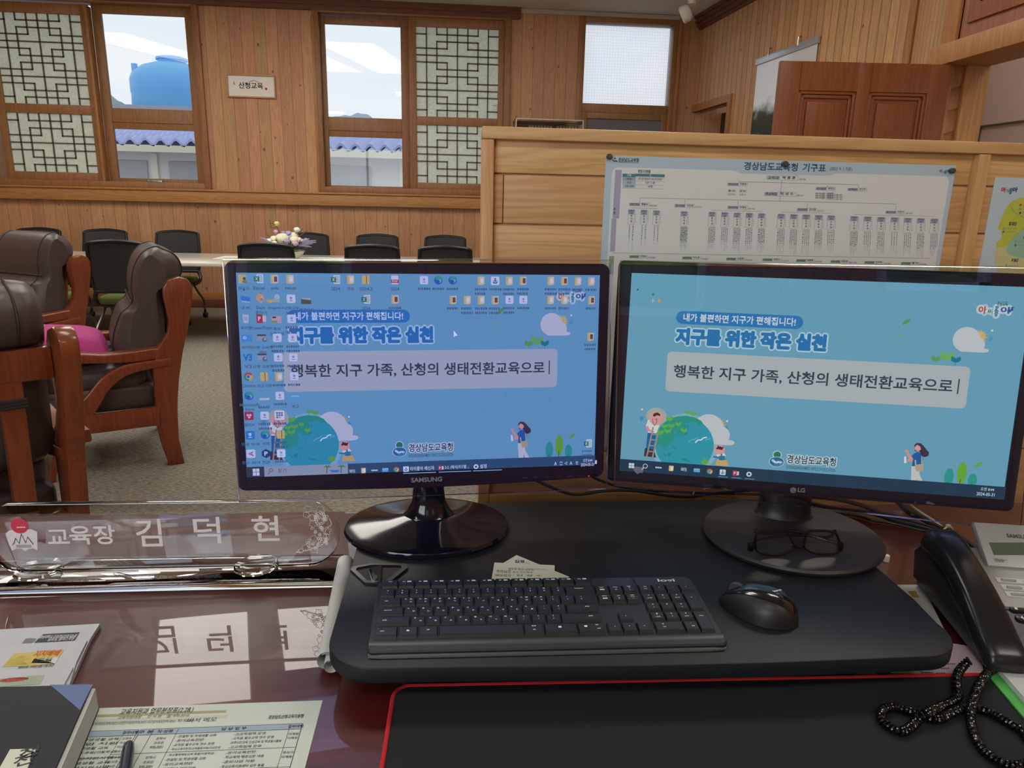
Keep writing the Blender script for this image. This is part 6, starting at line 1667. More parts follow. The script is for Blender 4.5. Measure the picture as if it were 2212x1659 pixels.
# ------------------------------------------------------------------ organisation chart poster
def Q(px, py, d=0.0): return ony(px, py, YP-0.0016-d)
M_pp = [mat('poster_blue', 'bfd6e6', 0.45), mat('poster_white', 'e8eeec', 0.45), mat('poster_navy', '44587c', 0.6), mat('poster_grey', '4c5458', 0.7), mat('poster_lilac', 'aeb2cc', 0.6), mat('poster_teal', '4f8a9a', 0.6), mat('poster_green', '8fb096', 0.6), mat('poster_line', '8a9496', 0.6), mat('poster_red', 'c05a52', 0.6), mat('poster_pale', 'b4ccd6', 0.6)]
t = thing('organisation_chart', 'pale blue printed organisation chart with Korean title pinned to the pine partition', 'poster', Q(1690, 560))
pl = Q(1310, 333); pr_ = Q(2063, 360); zt_ = (pl.z+pr_.z)/2
xl_ = (Q(1310, 333).x+Q(1297, 560).x)/2; xr_ = (Q(2063, 360).x+Q(2032, 572).x)/2
b = MB(); b.span((xl_, YP-0.0014, zt_-0.58), (xr_, YP-0.0004, zt_)); b.build('sheet', M_pp[0], t)
b = MB()
Wl, Wr = (Q(1322, 359).x+Q(1312, 560).x)/2, (Q(2048, 383).x+Q(2024, 571).x)/2
Wz = (Q(1330, 359, .0003).z+Q(2040, 383, .0003).z)/2
T0, T1 = Q(1597, 370).x, Q(1795, 376).x; Tz = Q(1690, 377).z
pts = rrect(Wl, zt_-0.565, Wr, Wz, 0.012, 5)
b.add([(x, YP-0.0016, z) for x, z in pts], [list(range(len(pts)))], 1)
b.add([(T0-0.012, YP-0.0018, Wz), (T0+0.006, YP-0.0018, Tz), (T1-0.006, YP-0.0018, Tz), (T1+0.012, YP-0.0018, Wz), (T1+0.012, YP-0.0018, Wz+0.003), (T0-0.012, YP-0.0018, Wz+0.003)], [[0, 1, 2, 3, 4, 5]], 0)
def pt_(s, p0, p1, h, mi=3, bold=0.0, align='l'):
    a, c = Q(*p0, .0005), Q(*p1, .0005); b.text(s, (a.x, a.y, (a.z+c.z)/2), X, Z, c.x-a.x, h, mi, bold)
def pr2(p0, p1, mi, d=0.0004):
    a, c = Q(*p0, d), Q(*p1, d); b.add([(a.x, a.y, a.z), (c.x, a.y, a.z), (c.x, a.y, c.z), (a.x, a.y, c.z)], [[0, 1, 2, 3]], mi)
def pl_(p0, p1, w=0.0007, mi=7):
    a, c = Q(*p0, .0004), Q(*p1, .0004)
    if abs(a.x-c.x) > abs(a.z-c.z): b.add([(a.x, a.y, a.z-w/2), (c.x, a.y, a.z-w/2), (c.x, a.y, a.z+w/2), (a.x, a.y, a.z+w/2)], [[0, 1, 2, 3]], mi)
    else: b.add([(a.x-w/2, a.y, a.z), (a.x+w/2, a.y, a.z), (a.x+w/2, a.y, c.z), (a.x-w/2, a.y, c.z)], [[0, 1, 2, 3]], mi)
def c8(x, y): return (1030+x/3.302, 260+y/3.302)
def c1(x, y): return (1600+x/3.614, 300+y/3.614)
pt_('경상남도교육청', c1(22, 246), c1(442, 252), 0.0155, 2, 0.02); pt_('기구표', c1(480, 256), c1(662, 260), 0.0155, 2, 0.02); pt_('(2023. 9. 1.기준)', c1(694, 252), c1(868, 256), 0.0085, 3)
pt_('경상남도교육청', c8(1008, 295), c8(1155, 297), 0.0075, 3, 0.02); pt_('GYEONGSANGNAMDO OFFICE OF EDUCATION', c8(1008, 303), c8(1152, 305), 0.0022, 3)
a = Q(*c8(986, 272), .0005); b.add([a+X*0.0017*math.cos(k)+Z*0.0017*math.sin(k) for k in range(7)], [list(range(7))], 3); b.tube([Q(*c8(*q), .0006) for q in ((970, 282), (980, 292), (994, 288), (1002, 294))], 0.0011, 5, False, 3)
for ch, q0, q1, h, mi in (('아', (1548, 266), (1572, 266), .007, 8), ('이', (1575, 268), (1590, 268), .005, 6), ('좋', (1590, 276), (1604, 276), .008, 5), ('아', (1606, 266), (1634, 266), .007, 2)): pt_(ch, c1(*q0), c1(*q1), h, mi, 0.04)
pr2(c8(988, 352), c8(1014, 700), 4); pr2(c8(962, 700), c8(984, 935), 4); pt_('본', c8(974, 645), c8(990, 646), 0.006, 3, .02); pt_('청', c8(972, 672), c8(988, 673), 0.006, 3, .02)
# small table
pt_('행정기구현황', c8(1150, 377), c8(1238, 379), 0.0065, 3, .02)
xa, xb, xc = c8(1040, 0)[0], c8(1132, 0)[0], c8(1340, 0)[0]
for k, (s1, s2, mi) in enumerate((('구분', '계', 5), ('본청', '3국 2관 7담당관 15과 2단 81담당', 4), ('직속기관', '5관 11원', 9), ('교육지원청', '18청', 0))):
    y0, y1 = c8(0, 380+26*k)[1], c8(0, 405+26*k)[1]
    pr2((xa, y0), (xb, y1), mi); 
    if k == 0: pr2((xb, y0), (xc, y1), 5)
    mi2 = 1 if k == 0 else 3
    pt_(s1, (xa+9 if len(s1) < 5 else xa+4, y1-1.6), (xb-9 if len(s1) < 5 else xb-4, y1-1.6), 0.0042, mi2, .02); w_ = min(52, 3.4*len(s2)); m_ = (xb+xc)/2; pt_(s2, (m_-w_/2, y1-1.0), (m_+w_/2, y1-1.0), 0.0042, mi2, .01)
    pl_((xa, y1), (xc, y1), 0.0004)
# heads of the chart: coloured title box, white name box
def head(q0, q1, q2, s1, s2, mi=4, num=None, cf=c1):
    (xa, ya), (xb, yb), (xc, yc) = cf(*q0), cf(*q1), cf(*q2)
    pr2((xa, ya), (xb, yb), mi); pt_(s1, (xa+1.5, yb-1.6), (xb-1.5, yb-1.6), 0.0042+0.0015*(yb-ya > 8), 3, .02)
    for p_, r_ in (((xb, ya), (xc, ya)), ((xb, yb), (xc, yb)), ((xc, ya), (xc, yb))): pl_(p_, r_, 0.0004)
    if s2: pt_(s2, (xb+(xc-xb)*.15, yb-1.6), (xb+(xc-xb)*.85, yb-1.6), 0.0042+0.0015*(yb-ya > 8), 3, .02)
    if num: pt_(num, (xc+1, yb+0.5), (xc+16, yb+0.5), 0.003, 3)
head((205, 285), (303, 320), (450, 324), '교육감', '박 종 훈', 9, '268-1000'); head((188, 415), (287, 446), (433, 452), '부교육감', '박 성 수', 4, '268-1012')
head((588, 375), (670, 402), (742, 404), '비서실장', '박현규', 4); head((836, 384), (915, 408), (988, 412), '정책실장', '강신우', 4)
for k in range(3): head((578, 428+16*k), (662, 442+16*k), (735, 444+16*k), '비서관', '김성우', 1, '268-1001')
head((1790, 445), (1866, 468), (1930, 470), '홍보담당관', '이용섭', 4, None, c8); head((1785, 495), (1848, 515), (1849, 538), '홍보', None, 1, None, c8); head((1865, 497), (1925, 517), (1926, 540), '공보', None, 1, None, c8)
pt_('진영두', c8(1790, 535), c8(1842, 536), .0038, 3); pt_('이학수', c8(1870, 537), c8(1920, 538), .0038, 3)
head((1088, 588), (1163, 612), (1230, 616), '정책기획관', '황둘숙', 4, '268-1250', c8); head((1412, 597), (1486, 622), (1552, 624), '감사관', '이민재', 4, '210-5210', c8); head((1790, 610), (1865, 634), (1930, 637), '학교정책국장', '박혜숙', 4, '268-1020', c8)
head((442, 540), (522, 566), (595, 570), '미래교육국장', '강신영', 4, '210-5121'); head((1132, 562), (1212, 586), (1282, 590), '행정국장', '이정구', 4, '268-1030')
# tree lines
pl_(c1(322, 320), c1(318, 490)); pl_(c8(1165, 552), c1(1215, 520)); 
for q in (c8(1165, 552), c8(1485, 565), c8(1865, 572), c1(522, 502), c1(1215, 520)): pl_(q, (q[0]-0.8, q[1]+11))
pl_(c8(1866, 437), c1(920, 367)); pl_(c1(675, 360), c1(672, 378)); pl_(c1(920, 367), c1(918, 384))
# columns: section box, name box, rows of fine print hanging below
rnd = random.Random(4)
def column(cf, x, y, bw, n):
    px, py = cf(x, y)
    bw = bw/3.4
    pr2((px-bw/2, py), (px+bw/2, py+11), 4)
    for dx in (-bw/2, bw/2): pl_((px+dx, py+11), (px+dx-0.9, py+32), 0.0004)
    pl_((px-bw/2, py+32), (px+bw/2, py+32.5), 0.0004)
    pt_(rnd.choice(['교육과', '정책과', '지원과', '관리과']), (px-bw/2+1, py+5), (px+bw/2-1, py+5), 0.0036, 3, .02); pt_('과장', (px-bw/4, py+9.8), (px+bw/4, py+9.8), 0.0034, 3, .02)
    for k in range(3):
        q = Q(px-0.4*k/3, py+16+6*k, .0005); b.text(rnd.choice('김이박최정강조윤장임'), q, X, Z, 0.0038, 0.0036, 3, .02, 'c')
    q = Q(px+bw/2+2.2, py+4, .0005)
    for k in range(7):
        q = Q(px+bw/2+2, py+3+4*k, .0005); b.box(q, (0.0016, 0.0002, 0.0012), None, 7)
    for c in range(n):
        cx_ = px-bw/2-1+(bw+2)*(c+.5)/n
        L_ = rnd.choice((9, 10, 11)); 
        for k in range(L_+rnd.choice((3, 4, 6))):
            q = Q(cx_-k*0.16, py+36+3.1*k, .0005); w_ = 0.0020 if k < L_ else 0.0011
            if k < L_ and rnd.random() < .9: b.text(rnd.choice('교육학정보관리시설'), q, X, Z, w_, w_*1.0, 3, .03, 'c')
            else: b.box(q, (w_, 0.0002, w_*0.8), None, 7)
for x, y, n in ((1102, 635, 2), (1192, 638, 2), (1280, 642, 2), (1478, 648, 7), (1677, 652, 5), (1767, 655, 4), (1855, 658, 5), (1942, 660, 4), (2030, 663, 5)): column(c8, x, y, 46, n)
for x, y, n in ((315, 585, 5), (413, 588, 5), (510, 590, 4), (608, 594, 5), (705, 597, 4), (885, 603, 6), (990, 606, 4), (1095, 610, 5), (1200, 612, 3), (1303, 616, 4), (1405, 619, 5), (1510, 622, 5)): column(c1, x, y, 50, n)
for xa, xb, y, cf in ((1100, 1290, 625, c8), (1675, 2035, 642, c8), (318, 708, 572, c1), (888, 1515, 591, c1)): pl_(cf(xa, y), cf(xb, y+3), 0.0005)
# green bottom row
for (x, y), s1, s2, n_, cf in (((1088, 963), '교육연수원장', '이정숙', '279-9000', c8), ((1466, 972), '미래교육원장', '이수광', '570-6002', c8), ((1780, 980), '과학교육원장', '김정희', '760-8100', c8), ((172, 934), '수학문화관장', '전현수', '713-2101', c1), ((434, 940), '학생교육원장', '정종화', '674-0105', c1), ((703, 948), '낙동강교육원장', '최영호', '860-3100', c1), ((968, 955), '학생안전원장', '강우철', '759-7001', c1), ((1252, 962), '유아교육원장', '황 미', '277-6001', c1)):
    k = 0.92 if cf is c8 else 1.0
    head((x, y), (x+74*k, y+22*k), (x+142*k, y+24*k), s1, s2, 6, n_, cf)
pl_(c8(965, 945), c1(1475, 960), 0.0006); pr2(c8(945, 968), c8(972, 1100), 6)
b.build('print', M_pp, t)
# magnets holding the chart
M_pin = mat('magnet_grey', '5e5a54', 0.35, metal=0.3)
for px, py, lb in ((1316.5, 338.5, 'grey round magnet on the left corner of the organisation chart'), (1696, 354, 'grey round magnet in the middle of the chart title'), (2057.5, 369, 'grey round magnet on the right corner of the organisation chart')):
    q = ony(px, py, YP-0.006); b = MB(); R_ = Matrix.Rotation(math.radians(90), 3, 'X')
    b.lathe([(0, 0.0056), (0.0035, 0.0054), (0.0052, 0.0035), (0.0056, -0.004), (0.0056, -0.0038)], (q.x, YP-0.006, q.z), 20, R_)
    o = tag(b.build('round_magnet', M_pin), lb, 'magnet', 'magnets on the chart')
# ------------------------------------------------------------------ district map poster at the right
t = thing('district_map', 'pale blue printed map poster with yellow and green districts at the right edge', 'poster', Q(2190, 520))
ex0 = (Q(2142, 383).x+Q(2124, 570).x)/2; zt2 = Q(2150, 383).z
b = MB(); b.span((ex0, YP-0.0014, zt2-0.5), (ex0+0.42, YP-0.0004, zt2)); b.build('sheet', mat('map_blue', 'c6dce8', 0.45), t)
b = MB()
M_map = [mat('district_yellow', 'c8cf4e', 0.6), mat('district_sand', 'd6d49a', 0.6), mat('district_green', '9fcbb0', 0.6), mat('map_shadow', '8fae9c', 0.6), M_pp[3], M_pp[8], M_pp[6], M_pp[5], M_pp[2], mat('district_orange', 'd9b060', 0.6)]  # grey green draws district borders and print marks
def mp_(pts, mi, d=.0004):
    b.poly([Q(*c1(*q), d) for q in pts], mi)
mp_([(2005, 700), (2060, 560), (2110, 490), (2180, 460), (2400, 470), (2500, 700), (2230, 690), (2190, 710), (2130, 770), (2090, 830), (2000, 850), (1998, 810), (2035, 780), (2040, 715)], 0)
mp_([(1998, 850), (2090, 830), (2170, 920), (2400, 960), (2450, 1150), (2080, 1150), (1990, 990), (1985, 900)], 1)
mp_([(2130, 770), (2190, 710), (2230, 690), (2500, 700), (2500, 960), (2200, 930), (2110, 910), (2070, 870), (2090, 820)], 2, .0006)
mp_([(2110, 490), (2180, 460), (2400, 465), (2400, 640), (2230, 620), (2130, 570)], 9 if False else 0, .0006)
for p0, p1 in (((2110, 530), (2140, 575)), ((2140, 575), (2215, 615)), ((2130, 770), (2215, 690))):
    a, c = Q(*c1(*p0), .0008), Q(*c1(*p1), .0008); b.tube([a, c], 0.0004, 4, False, 3)
for s, p0, p1 in (('함양군', (2092, 676), (2152, 678)), ('하동군', (2112, 962), (2165, 966)), ('산', (2200, 780), (2240, 780))):
    a, c = Q(*c1(*p0), .0009), Q(*c1(*p1), .0009); b.text(s, a, X, Z, c.x-a.x, 0.0075, 4, .05)
for p_, mi in (((2055, 698), 6), ((2052, 725), 7), ((2148, 802), 6), ((2145, 830), 7), ((2185, 515), 5), ((2182, 548), 6), ((2182, 578), 8), ((2072, 988), 6)):
    a = Q(*c1(*p_), .0009); b.add([a+X*0.0026*math.cos(k*.7)+Z*0.0026*math.sin(k*.7) for k in range(9)], [list(range(9))], mi)
    for k in range(7): b.box(a+X*(0.006+0.0033*k), (0.0022, 0.0002, 0.0014), None, 3)
for ch, q0, q1, h, mi in (('아', (2030, 415), (2068, 415), .0095, 5), ('이', (2072, 418), (2092, 418), .007, 6), ('좋', (2092, 432), (2116, 432), .012, 7), ('아', (2118, 415), (2160, 412), .0095, 8)):
    a, c = Q(*c1(*q0), .0009), Q(*c1(*q1), .0009); b.text(ch, a, X, Z, c.x-a.x, h, mi, .05)
b.build('print', M_map, t)
# ================================================================== telephone
PO = Vector((0.664, 0.715, DZ)); bx_ = Vector((0.19, 0.982, 0)).normalized(); rx_ = Vector((bx_.y, -bx_.x, 0))
t = thing('telephone', 'black and silver desk telephone with handset and coiled cord at the right', 'telephone', PO)
M_ph = mat('phone_black', '202426', 0.35); M_ps = mat('phone_silver', 'a8aaa8', 0.4, metal=0.25)
def PP(tt, r_, z): return PO+bx_*tt+rx_*r_+Z*(z-DZ)
b = MB()
side = [(0.022, DZ+0.003), (0.215, DZ+0.003), (0.222, 0.835), (0.205, 0.848), (0.03, 0.802), (0.022, 0.800)]
b.prism(side, PO-Z*DZ+rx_*0.004, bx_, Z, 0.235, 0, 0.004, 2); b.build('base', M_ph, t)
# left flank of the cradle
b = MB(); b.prism([(0.014, DZ+0.008), (0.212, DZ+0.018), (0.222, 0.835), (0.205, 0.853), (0.026, 0.808), (0.014, 0.804)], PO-Z*DZ-rx_*0.004, bx_, Z, 0.012, 0, 0.003, 2); b.build('cradle_flank', M_ph, t)
# silver deck
sl = (0.848-0.802)/(0.205-0.03)
dk = lambda tt, h=0.0: 0.802+(tt-0.03)*sl+h
b = MB(); vs = []
tb0, tb1, ra, rb_ = 0.094, 0.207, 0.062, 0.236
b.add([PP(tb0, ra, dk(tb0)), PP(tb0, rb_, dk(tb0)), PP(tb1, rb_, dk(tb1)), PP(tb1, ra, dk(tb1)), PP(tb0, ra, dk(tb0, .004)), PP(tb0, rb_, dk(tb0, .004)), PP(tb1, rb_, dk(tb1, .004)), PP(tb1, ra, dk(tb1, .004))],
      [[0, 1, 5, 4], [1, 2, 6, 5], [2, 3, 7, 6], [3, 0, 4, 7], [4, 5, 6, 7]], 0); b.build('silver_deck', M_ps, t)
# tilted display hood
hA = onplane(2133, 1223, PP(0.15, 0.1, dk(0.15, .006)), Vector((-bx_.x*sl, -bx_.y*sl, 1)).normalized())
hb = 0.070
up = (bx_*math.cos(math.radians(38))+Z*math.sin(math.radians(38)))
hw = 0.145
nh = rx_.cross(up)
b = MB(); b.prism([(0, 0), (hw, 0), (hw, hb), (0, hb)], hA-nh*0.010, rx_, up, 0.012, 0, 0.003, 2)
b.build('display_hood', M_ps, t)
hp = lambda px, py, d=0.0: onplane(px, py, hA+nh*(0.0022+d), nh)
b = MB(); b.poly([hp(2136, 1172), hp(2400, 1172), hp(2400, 1199), hp(2147, 1199)]); b.build('display_glass', mat('lcd_green', '566a54', 0.2, coat=0.5), t)
b = MB(); a = hp(2176, 1161, .0004); b.text('SAMSUNG', a, rx_, up, 0.037, 0.0062, 0, .03); b.build('maker_mark', mat('phone_lettering', '4a4c4e', 0.6), t); b = MB()
a = hp(2147, 1210, .0004); b.text('OfficeServ', a, rx_, up, 0.018, 0.003, 0); a = hp(2150, 1214, .0004); b.text('DS-5014S', a, rx_, up, 0.012, 0.0028, 0); b.build('model_mark', mat('phone_lettering', '4a4c4e', 0.6), t)
# programmable keys with paper strips, and the number keys
nd_ = Vector((-bx_.x*sl, -bx_.y*sl, 1)).normalized(); uds = (bx_+Z*sl).normalized()
dp = lambda px, py, h=0.0: onplane(px, py, PP(0.1, 0.1, dk(0.1, .0042+h)), nd_)
for i, (py0, py1, px0) in enumerate(((1248, 1258, 2155), (1263, 1274, 2167), (1278, 1289, 2176))):
    b = MB(); a, c = dp(px0, py1), dp(px0, py0)
    hh_ = abs((c-a).dot(uds)); b.prism([(0, 0), (0.11, 0), (0.11, hh_), (0, hh_)], a, rx_, uds, 0.0008, 0, 0)
    b.build('label_strip', mat('strip_white', 'cdd2d2', 0.4), t)
    for k in range(3):
        b = MB(); o_ = a+rx_*(0.006+0.030*k); b.prism(rrect(0, 0.002, 0.020, hh_*0.62, 0.0018, 3), o_+nd_*0.0008, rx_, uds, 0.0022, 0, 0.0006, 1); b.build('memory_key', mat('memory_key_grey', '9b9f9f', 0.4), t)
for i, (px, py, s) in enumerate(((2196, 1317, '1'), (2210, 1338, '4'), (2236, 1318, '2'), (2252, 1339, '5'))):
    o_ = onplane(px, py, PP(0.05, 0.1, dk(0.05)), nd_); b = MB()
    pts = rrect(-0.010, -0.0055, 0.010, 0.0055, 0.005, 4); b.prism(pts, o_, rx_, uds, 0.003, 0, 0.0012, 2); b.text(s, o_+nd_*0.0033-rx_*0.004-uds*0.003, rx_, uds, 0.0035, 0.006, 1, .02); b.build('number_key', [M_ph, M_leg], t)
# handset
b = MB(); vs = []; fs = []
hs_ = [(-0.012, 0.792, 0.803, .021), (-0.006, 0.790, 0.815, .0265), (0.015, 0.796, 0.826, .0275), (0.045, 0.812, 0.843, .027), (0.075, 0.830, 0.857, .0255), (0.105, 0.842, 0.868, .025), (0.135, 0.850, 0.877, .0255), (0.165, 0.851, 0.884, .027), (0.185, 0.850, 0.886, .027), (0.194, 0.851, 0.885, .0265), (0.198, 0.854, 0.880, .024)]
sec = [(math.copysign(abs(math.cos(a)) ** 0.45, math.cos(a)), math.copysign(abs(math.sin(a)) ** 0.55, math.sin(a))) for a in [2*math.pi*(k+.5)/20 for k in range(20)]]
for tt, z0, z1, hw_ in hs_:
    for cxs, czs in sec:
        zc_ = (z0+z1)/2; hz_ = (z1-z0)/2
        vs.append(PP(tt, 0.016+hw_*cxs*(1-0.12*(czs > 0)), zc_+hz_*czs))
n_ = len(sec)
for i in range(len(hs_)-1):
    for k in range(n_): fs.append([i*n_+k, i*n_+(k+1) % n_, (i+1)*n_+(k+1) % n_, (i+1)*n_+k])
fs.append(list(range(n_))[::-1]); fs.append([(len(hs_)-1)*n_+k for k in range(n_)])
b.add(vs, fs, 0, True); b.build('handset', mat('handset_black', '1b1e20', 0.26), t, 60)
# coiled cord
k5 = 382/2212
def cp(x, y, h): return onz(1830+x*k5, 1380+y*k5, DZ+h)
pa = [cp(1900, 150, .026), cp(1860, 290, .018), cp(1770, 410, .012), cp(1690, 510, .010), cp(1620, 640, .010), cp(1570, 780, .011), cp(1545, 920, .014), cp(1550, 1060, .010), cp(1585, 1200, .0085), cp(1660, 1340, .0085), cp(1770, 1450, .0085), cp(1920, 1545, .0085), cp(2120, 1590, .0085), cp(2350, 1560, .0085)]
pb = [cp(1530, 270, .018), cp(1440, 350, .010), cp(1375, 460, .0085), cp(1370, 600, .0085), cp(1385, 720, .0085), cp(1300, 790, .0085), cp(1150, 860, .0085), cp(980, 940, .017), cp(860, 1040, .0085), cp(760, 1130, .0085), cp(650, 1160, .0085), cp(510, 1090, .0085), cp(425, 1000, .0085), cp(450, 890, .0085), cp(570, 855, .0085), cp(720, 890, .0085), cp(880, 935, .0085), cp(1040, 1000, .0085), cp(1170, 1000, .0085), cp(1290, 930, .0085), cp(1420, 880, .0085), cp(1560, 860, .006), cp(1700, 890, .0085), cp(1850, 950, .0085), cp(2000, 1040, .0085), cp(2200, 1160, .0085), cp(2400, 1280, .0085)]
path = pa+[Vector((0.72, 0.58, DZ+0.0085)), Vector((0.74, 0.60, DZ+0.0085))]+pb[::-1]
sp_ = smooth_path(path, 24)
# resample evenly, then wind the wire round the path
acc = [0.0]
for p, q in zip(sp_, sp_[1:]): acc.append(acc[-1]+(q-p).length)
tot = acc[-1]; pitch_ = 0.0040; n_ = int(tot/pitch_*12)
out_ = []; j = 0; upv = Vector((0, 0, 1))
for i in range(n_+1):
    s_ = tot*i/n_
    while j < len(acc)-2 and acc[j+1] < s_: j += 1
    f = (s_-acc[j])/max(acc[j+1]-acc[j], 1e-9); p = sp_[j].lerp(sp_[j+1], f); tn_ = (sp_[j+1]-sp_[j]).normalized()
    sd = tn_.cross(Vector((0, 0, 1)))
    sd = sd.normalized() if sd.length > 1e-4 else X.copy()
    nv = sd.cross(tn_); w = 2*math.pi*s_/pitch_
    out_.append(p+(sd*math.cos(w)+nv*math.sin(w))*0.0040)
b = MB(); b.tube(out_, 0.00165, 6); b.build('coiled_cord', mat('cord_black', '0e0f10', 0.18, coat=0.3), t)
# ------------------------------------------------------------------ papers round the telephone
def slab2(name, label, cat, pts, z0, z1, m, group=None):
    P = [onz(px, py, DZ+z1) for px, py in pts]; t = thing(name, label, cat, (P[0].x, P[0].y, DZ+z0), group)
    b = MB(); b.prism([(p.x, p.y) for p in P], (0, 0, DZ+z0), X, Y, z1-z0, 0, 0); b.build('sheets' if z1-z0 > .002 else 'sheet', m, t); return t
slab2('file_folder', 'bright green file folder lying beneath white papers at the lower right', 'folder', [(2140, 1464), (2166, 1440), (2420, 1452), (2420, 1790), (2214, 1552)], 0.0036, 0.0056, mat('folder_green', '4fb04e', 0.55))
slab2('paper_stack', 'small stack of white paper on the green folder below the telephone', 'paper', [(2158, 1444), (2172, 1432), (2420, 1446), (2420, 1720), (2213, 1507)], 0.0060, 0.0130, mat('stack_white', 'c4c8cc', 0.75))
slab2('note_sheet', 'cream note sheet on top of the paper stack, close to the telephone', 'paper', [(2168, 1431), (2215, 1433), (2420, 1445), (2420, 1452), (2166, 1437)], 0.0132, 0.0136, mat('note_cream', 'd6d6b4', 0.75))
def mapmat():
    m = mat('map_print', 'c9c98f', 0.5); n = m.node_tree
    tc = n.nodes.new('ShaderNodeTexCoord'); vo = n.nodes.new('ShaderNodeTexVoronoi'); vo.inputs['Scale'].default_value = 26
    n.links.new(tc.outputs['Object'], vo.inputs['Vector']); sc_ = n.nodes.new('ShaderNodeSeparateColor'); n.links.new(vo.outputs['Color'], sc_.inputs[0])
    r = n.nodes.new('ShaderNodeValToRGB'); r.color_ramp.interpolation = 'CONSTANT'
    e = r.color_ramp.elements; e[0].color = lin('c9c98a'); e[1].position = 0.45; e[1].color = lin('cbb4bc'); x = e.new(0.75); x.color = lin('cfd2c4')
    n.links.new(sc_.outputs[0], r.inputs[0]); n.links.new(r.outputs[0], n.nodes['Principled BSDF'].inputs['Base Color']); return m
t = slab2('printed_map', 'pastel printed map sheet showing under the right front corner of the riser', 'map', [(1841, 1463), (1880, 1420), (2000, 1380), (2120, 1400), (2125, 1470), (1843, 1474)], 0.0004, 0.0009, mapmat())
b = MB()
for x, y in ((710, 357), (760, 360), (930, 420), (975, 425), (1130, 432), (1160, 470), (1260, 315), (1180, 372), (570, 482), (820, 475), (1060, 330)):
    q = cp(x, y, .0011)
    for k in range(4): b.box(q+X*(0.003*k), (0.0022, 0.0022, 0.0001))
for p0, p1 in (((900, 320), (1040, 380)), ((680, 350), (740, 420)), ((880, 350), (940, 440)), ((940, 430), (1030, 480))): b.tube([cp(*p0, .0011), cp(*p1, .0011)], 0.0003, 4)
b.build('print', M_pp[3], t)
t = slab2('printed_document', 'white document with a gold heading lying between riser and telephone', 'paper', [(1938, 1263), (1992, 1263), (2060, 1400), (2022, 1400)], 0.0010, 0.0015, mat('doc_white', 'd0d2cc', 0.6))
b = MB(); b.poly([onz(1850+x/4.878, 1100+y/4.878, DZ+.0018) for x, y in ((540, 862), (625, 862), (665, 930), (590, 930))]); b.build('heading', mat('heading_gold', 'a98a3a', 0.6), t)
# ------------------------------------------------------------------ cables behind the monitors
M_cab = mat('cable_black', '17181a', 0.4)
def cable(label, pts, r, m=M_cab):
    b = MB(); b.tube(smooth_path(pts, 8), r, 8); return tag(b.build('monitor_cable', m), label, 'cable', 'cables behind the monitors')
cy = 1.20
C_ = lambda px, py, y=cy: ony(px, py, y)
cable('black cable sagging between the two monitors, behind the riser', [C_(1120, 1020), C_(1170, 1043), C_(1215, 1062), C_(1250, 1068), C_(1310, 1060), C_(1370, 1060), C_(1440, 1070), C_(1490, 1073), C_(1540, 1066), C_(1610, 1060), C_(1650, 1055)], 0.0030)
cable('thin black cable from the left monitor to the right monitor foot', [C_(1260, 1020, 1.21), C_(1310, 1043, 1.21), C_(1380, 1058, 1.21), C_(1450, 1062, 1.215), C_(1530, 1065, 1.215), C_(1640, 1068, 1.2), C_(1690, 1070, 1.19)], 0.0026)
H = lambda px, py, h=0.006: D(px, py, h)
cable('black cable running right from the matte foot, uppermost of the bundle', [C_(1720, 1072, 1.17), C_(1790, 1076, 1.17), C_(1850, 1088, 1.17), H(1905, 1108, .012), H(1960, 1125, .010), H(2020, 1143, .008), H(2062, 1160, .008), H(2105, 1190, .008), H(2140, 1225, .006)], 0.0042)
cable('black cable in the middle of the bundle toward the telephone', [C_(1730, 1082, 1.16), H(1800, 1098, .012), H(1880, 1108, .01), H(1930, 1124, .007), H(1990, 1140, .006), H(2050, 1158, .006), H(2100, 1195, .006), H(2138, 1235, .006)], 0.0042)
cable('thin black cable nearest the viewer, beside the matte foot', [H(1740, 1095, .006), H(1800, 1108, .003), H(1850, 1114, .003), H(1885, 1124, .003), H(1930, 1131, .003), H(1990, 1146, .003), H(2040, 1156, .003), H(2090, 1200, .003), H(2120, 1235, .003)], 0.0026)
cable('thick black cable slanting down behind the right monitor corner', [C_(1930, 1075, 1.21), H(1962, 1105, .02), H(1995, 1122, .012), H(2030, 1140, .012), H(2060, 1152, .014), H(2110, 1186, .014), H(2150, 1215, .012)], 0.0050)
cable('white cable slanting beside the thick black cable behind the right monitor', [C_(1960, 1085, 1.22), H(1982, 1102, .02), H(2010, 1120, .016), H(2032, 1136, .014), H(2060, 1158, .004), H(2085, 1185, .004), H(2108, 1206, .004)], 0.0022, mat('cable_white', 'd6d4c8', 0.4))
q = H(2046, 1150, .008); b = MB(); dr = (H(2062, 1160, .008)-H(2030, 1145, .008)).normalized(); e2 = dr.cross(Z).normalized()
b.tube([q+(e2*0.0135*math.cos(a)+Z*0.0105*math.sin(a)) for a in [2*math.pi*k/20 for k in range(20)]], 0.0016, 6, True); b.box(q+Z*0.0125, (0.007, 0.006, 0.005), None, 0, 0.001)
tag(b.build('cable_tie', mat('tie_white', 'd9d8cf', 0.4)), 'white cable tie gathering the black cables beside the telephone', 'cable tie')
q = D(1913, 1212); b = MB(); b.lathe([(0.0056, 0.0), (0.0056, 0.009), (0.0048, 0.0105), (0, 0.0108)], q+Z*0.0004, 16)
tag(b.build('bottle_cap', mat('cap_white', 'dcd9cf', 0.4)), 'tiny white round cap standing on the desk beside the matte foot', 'cap')
q = ony(955, 1090, 1.18); b = MB(); rnd = random.Random(2)
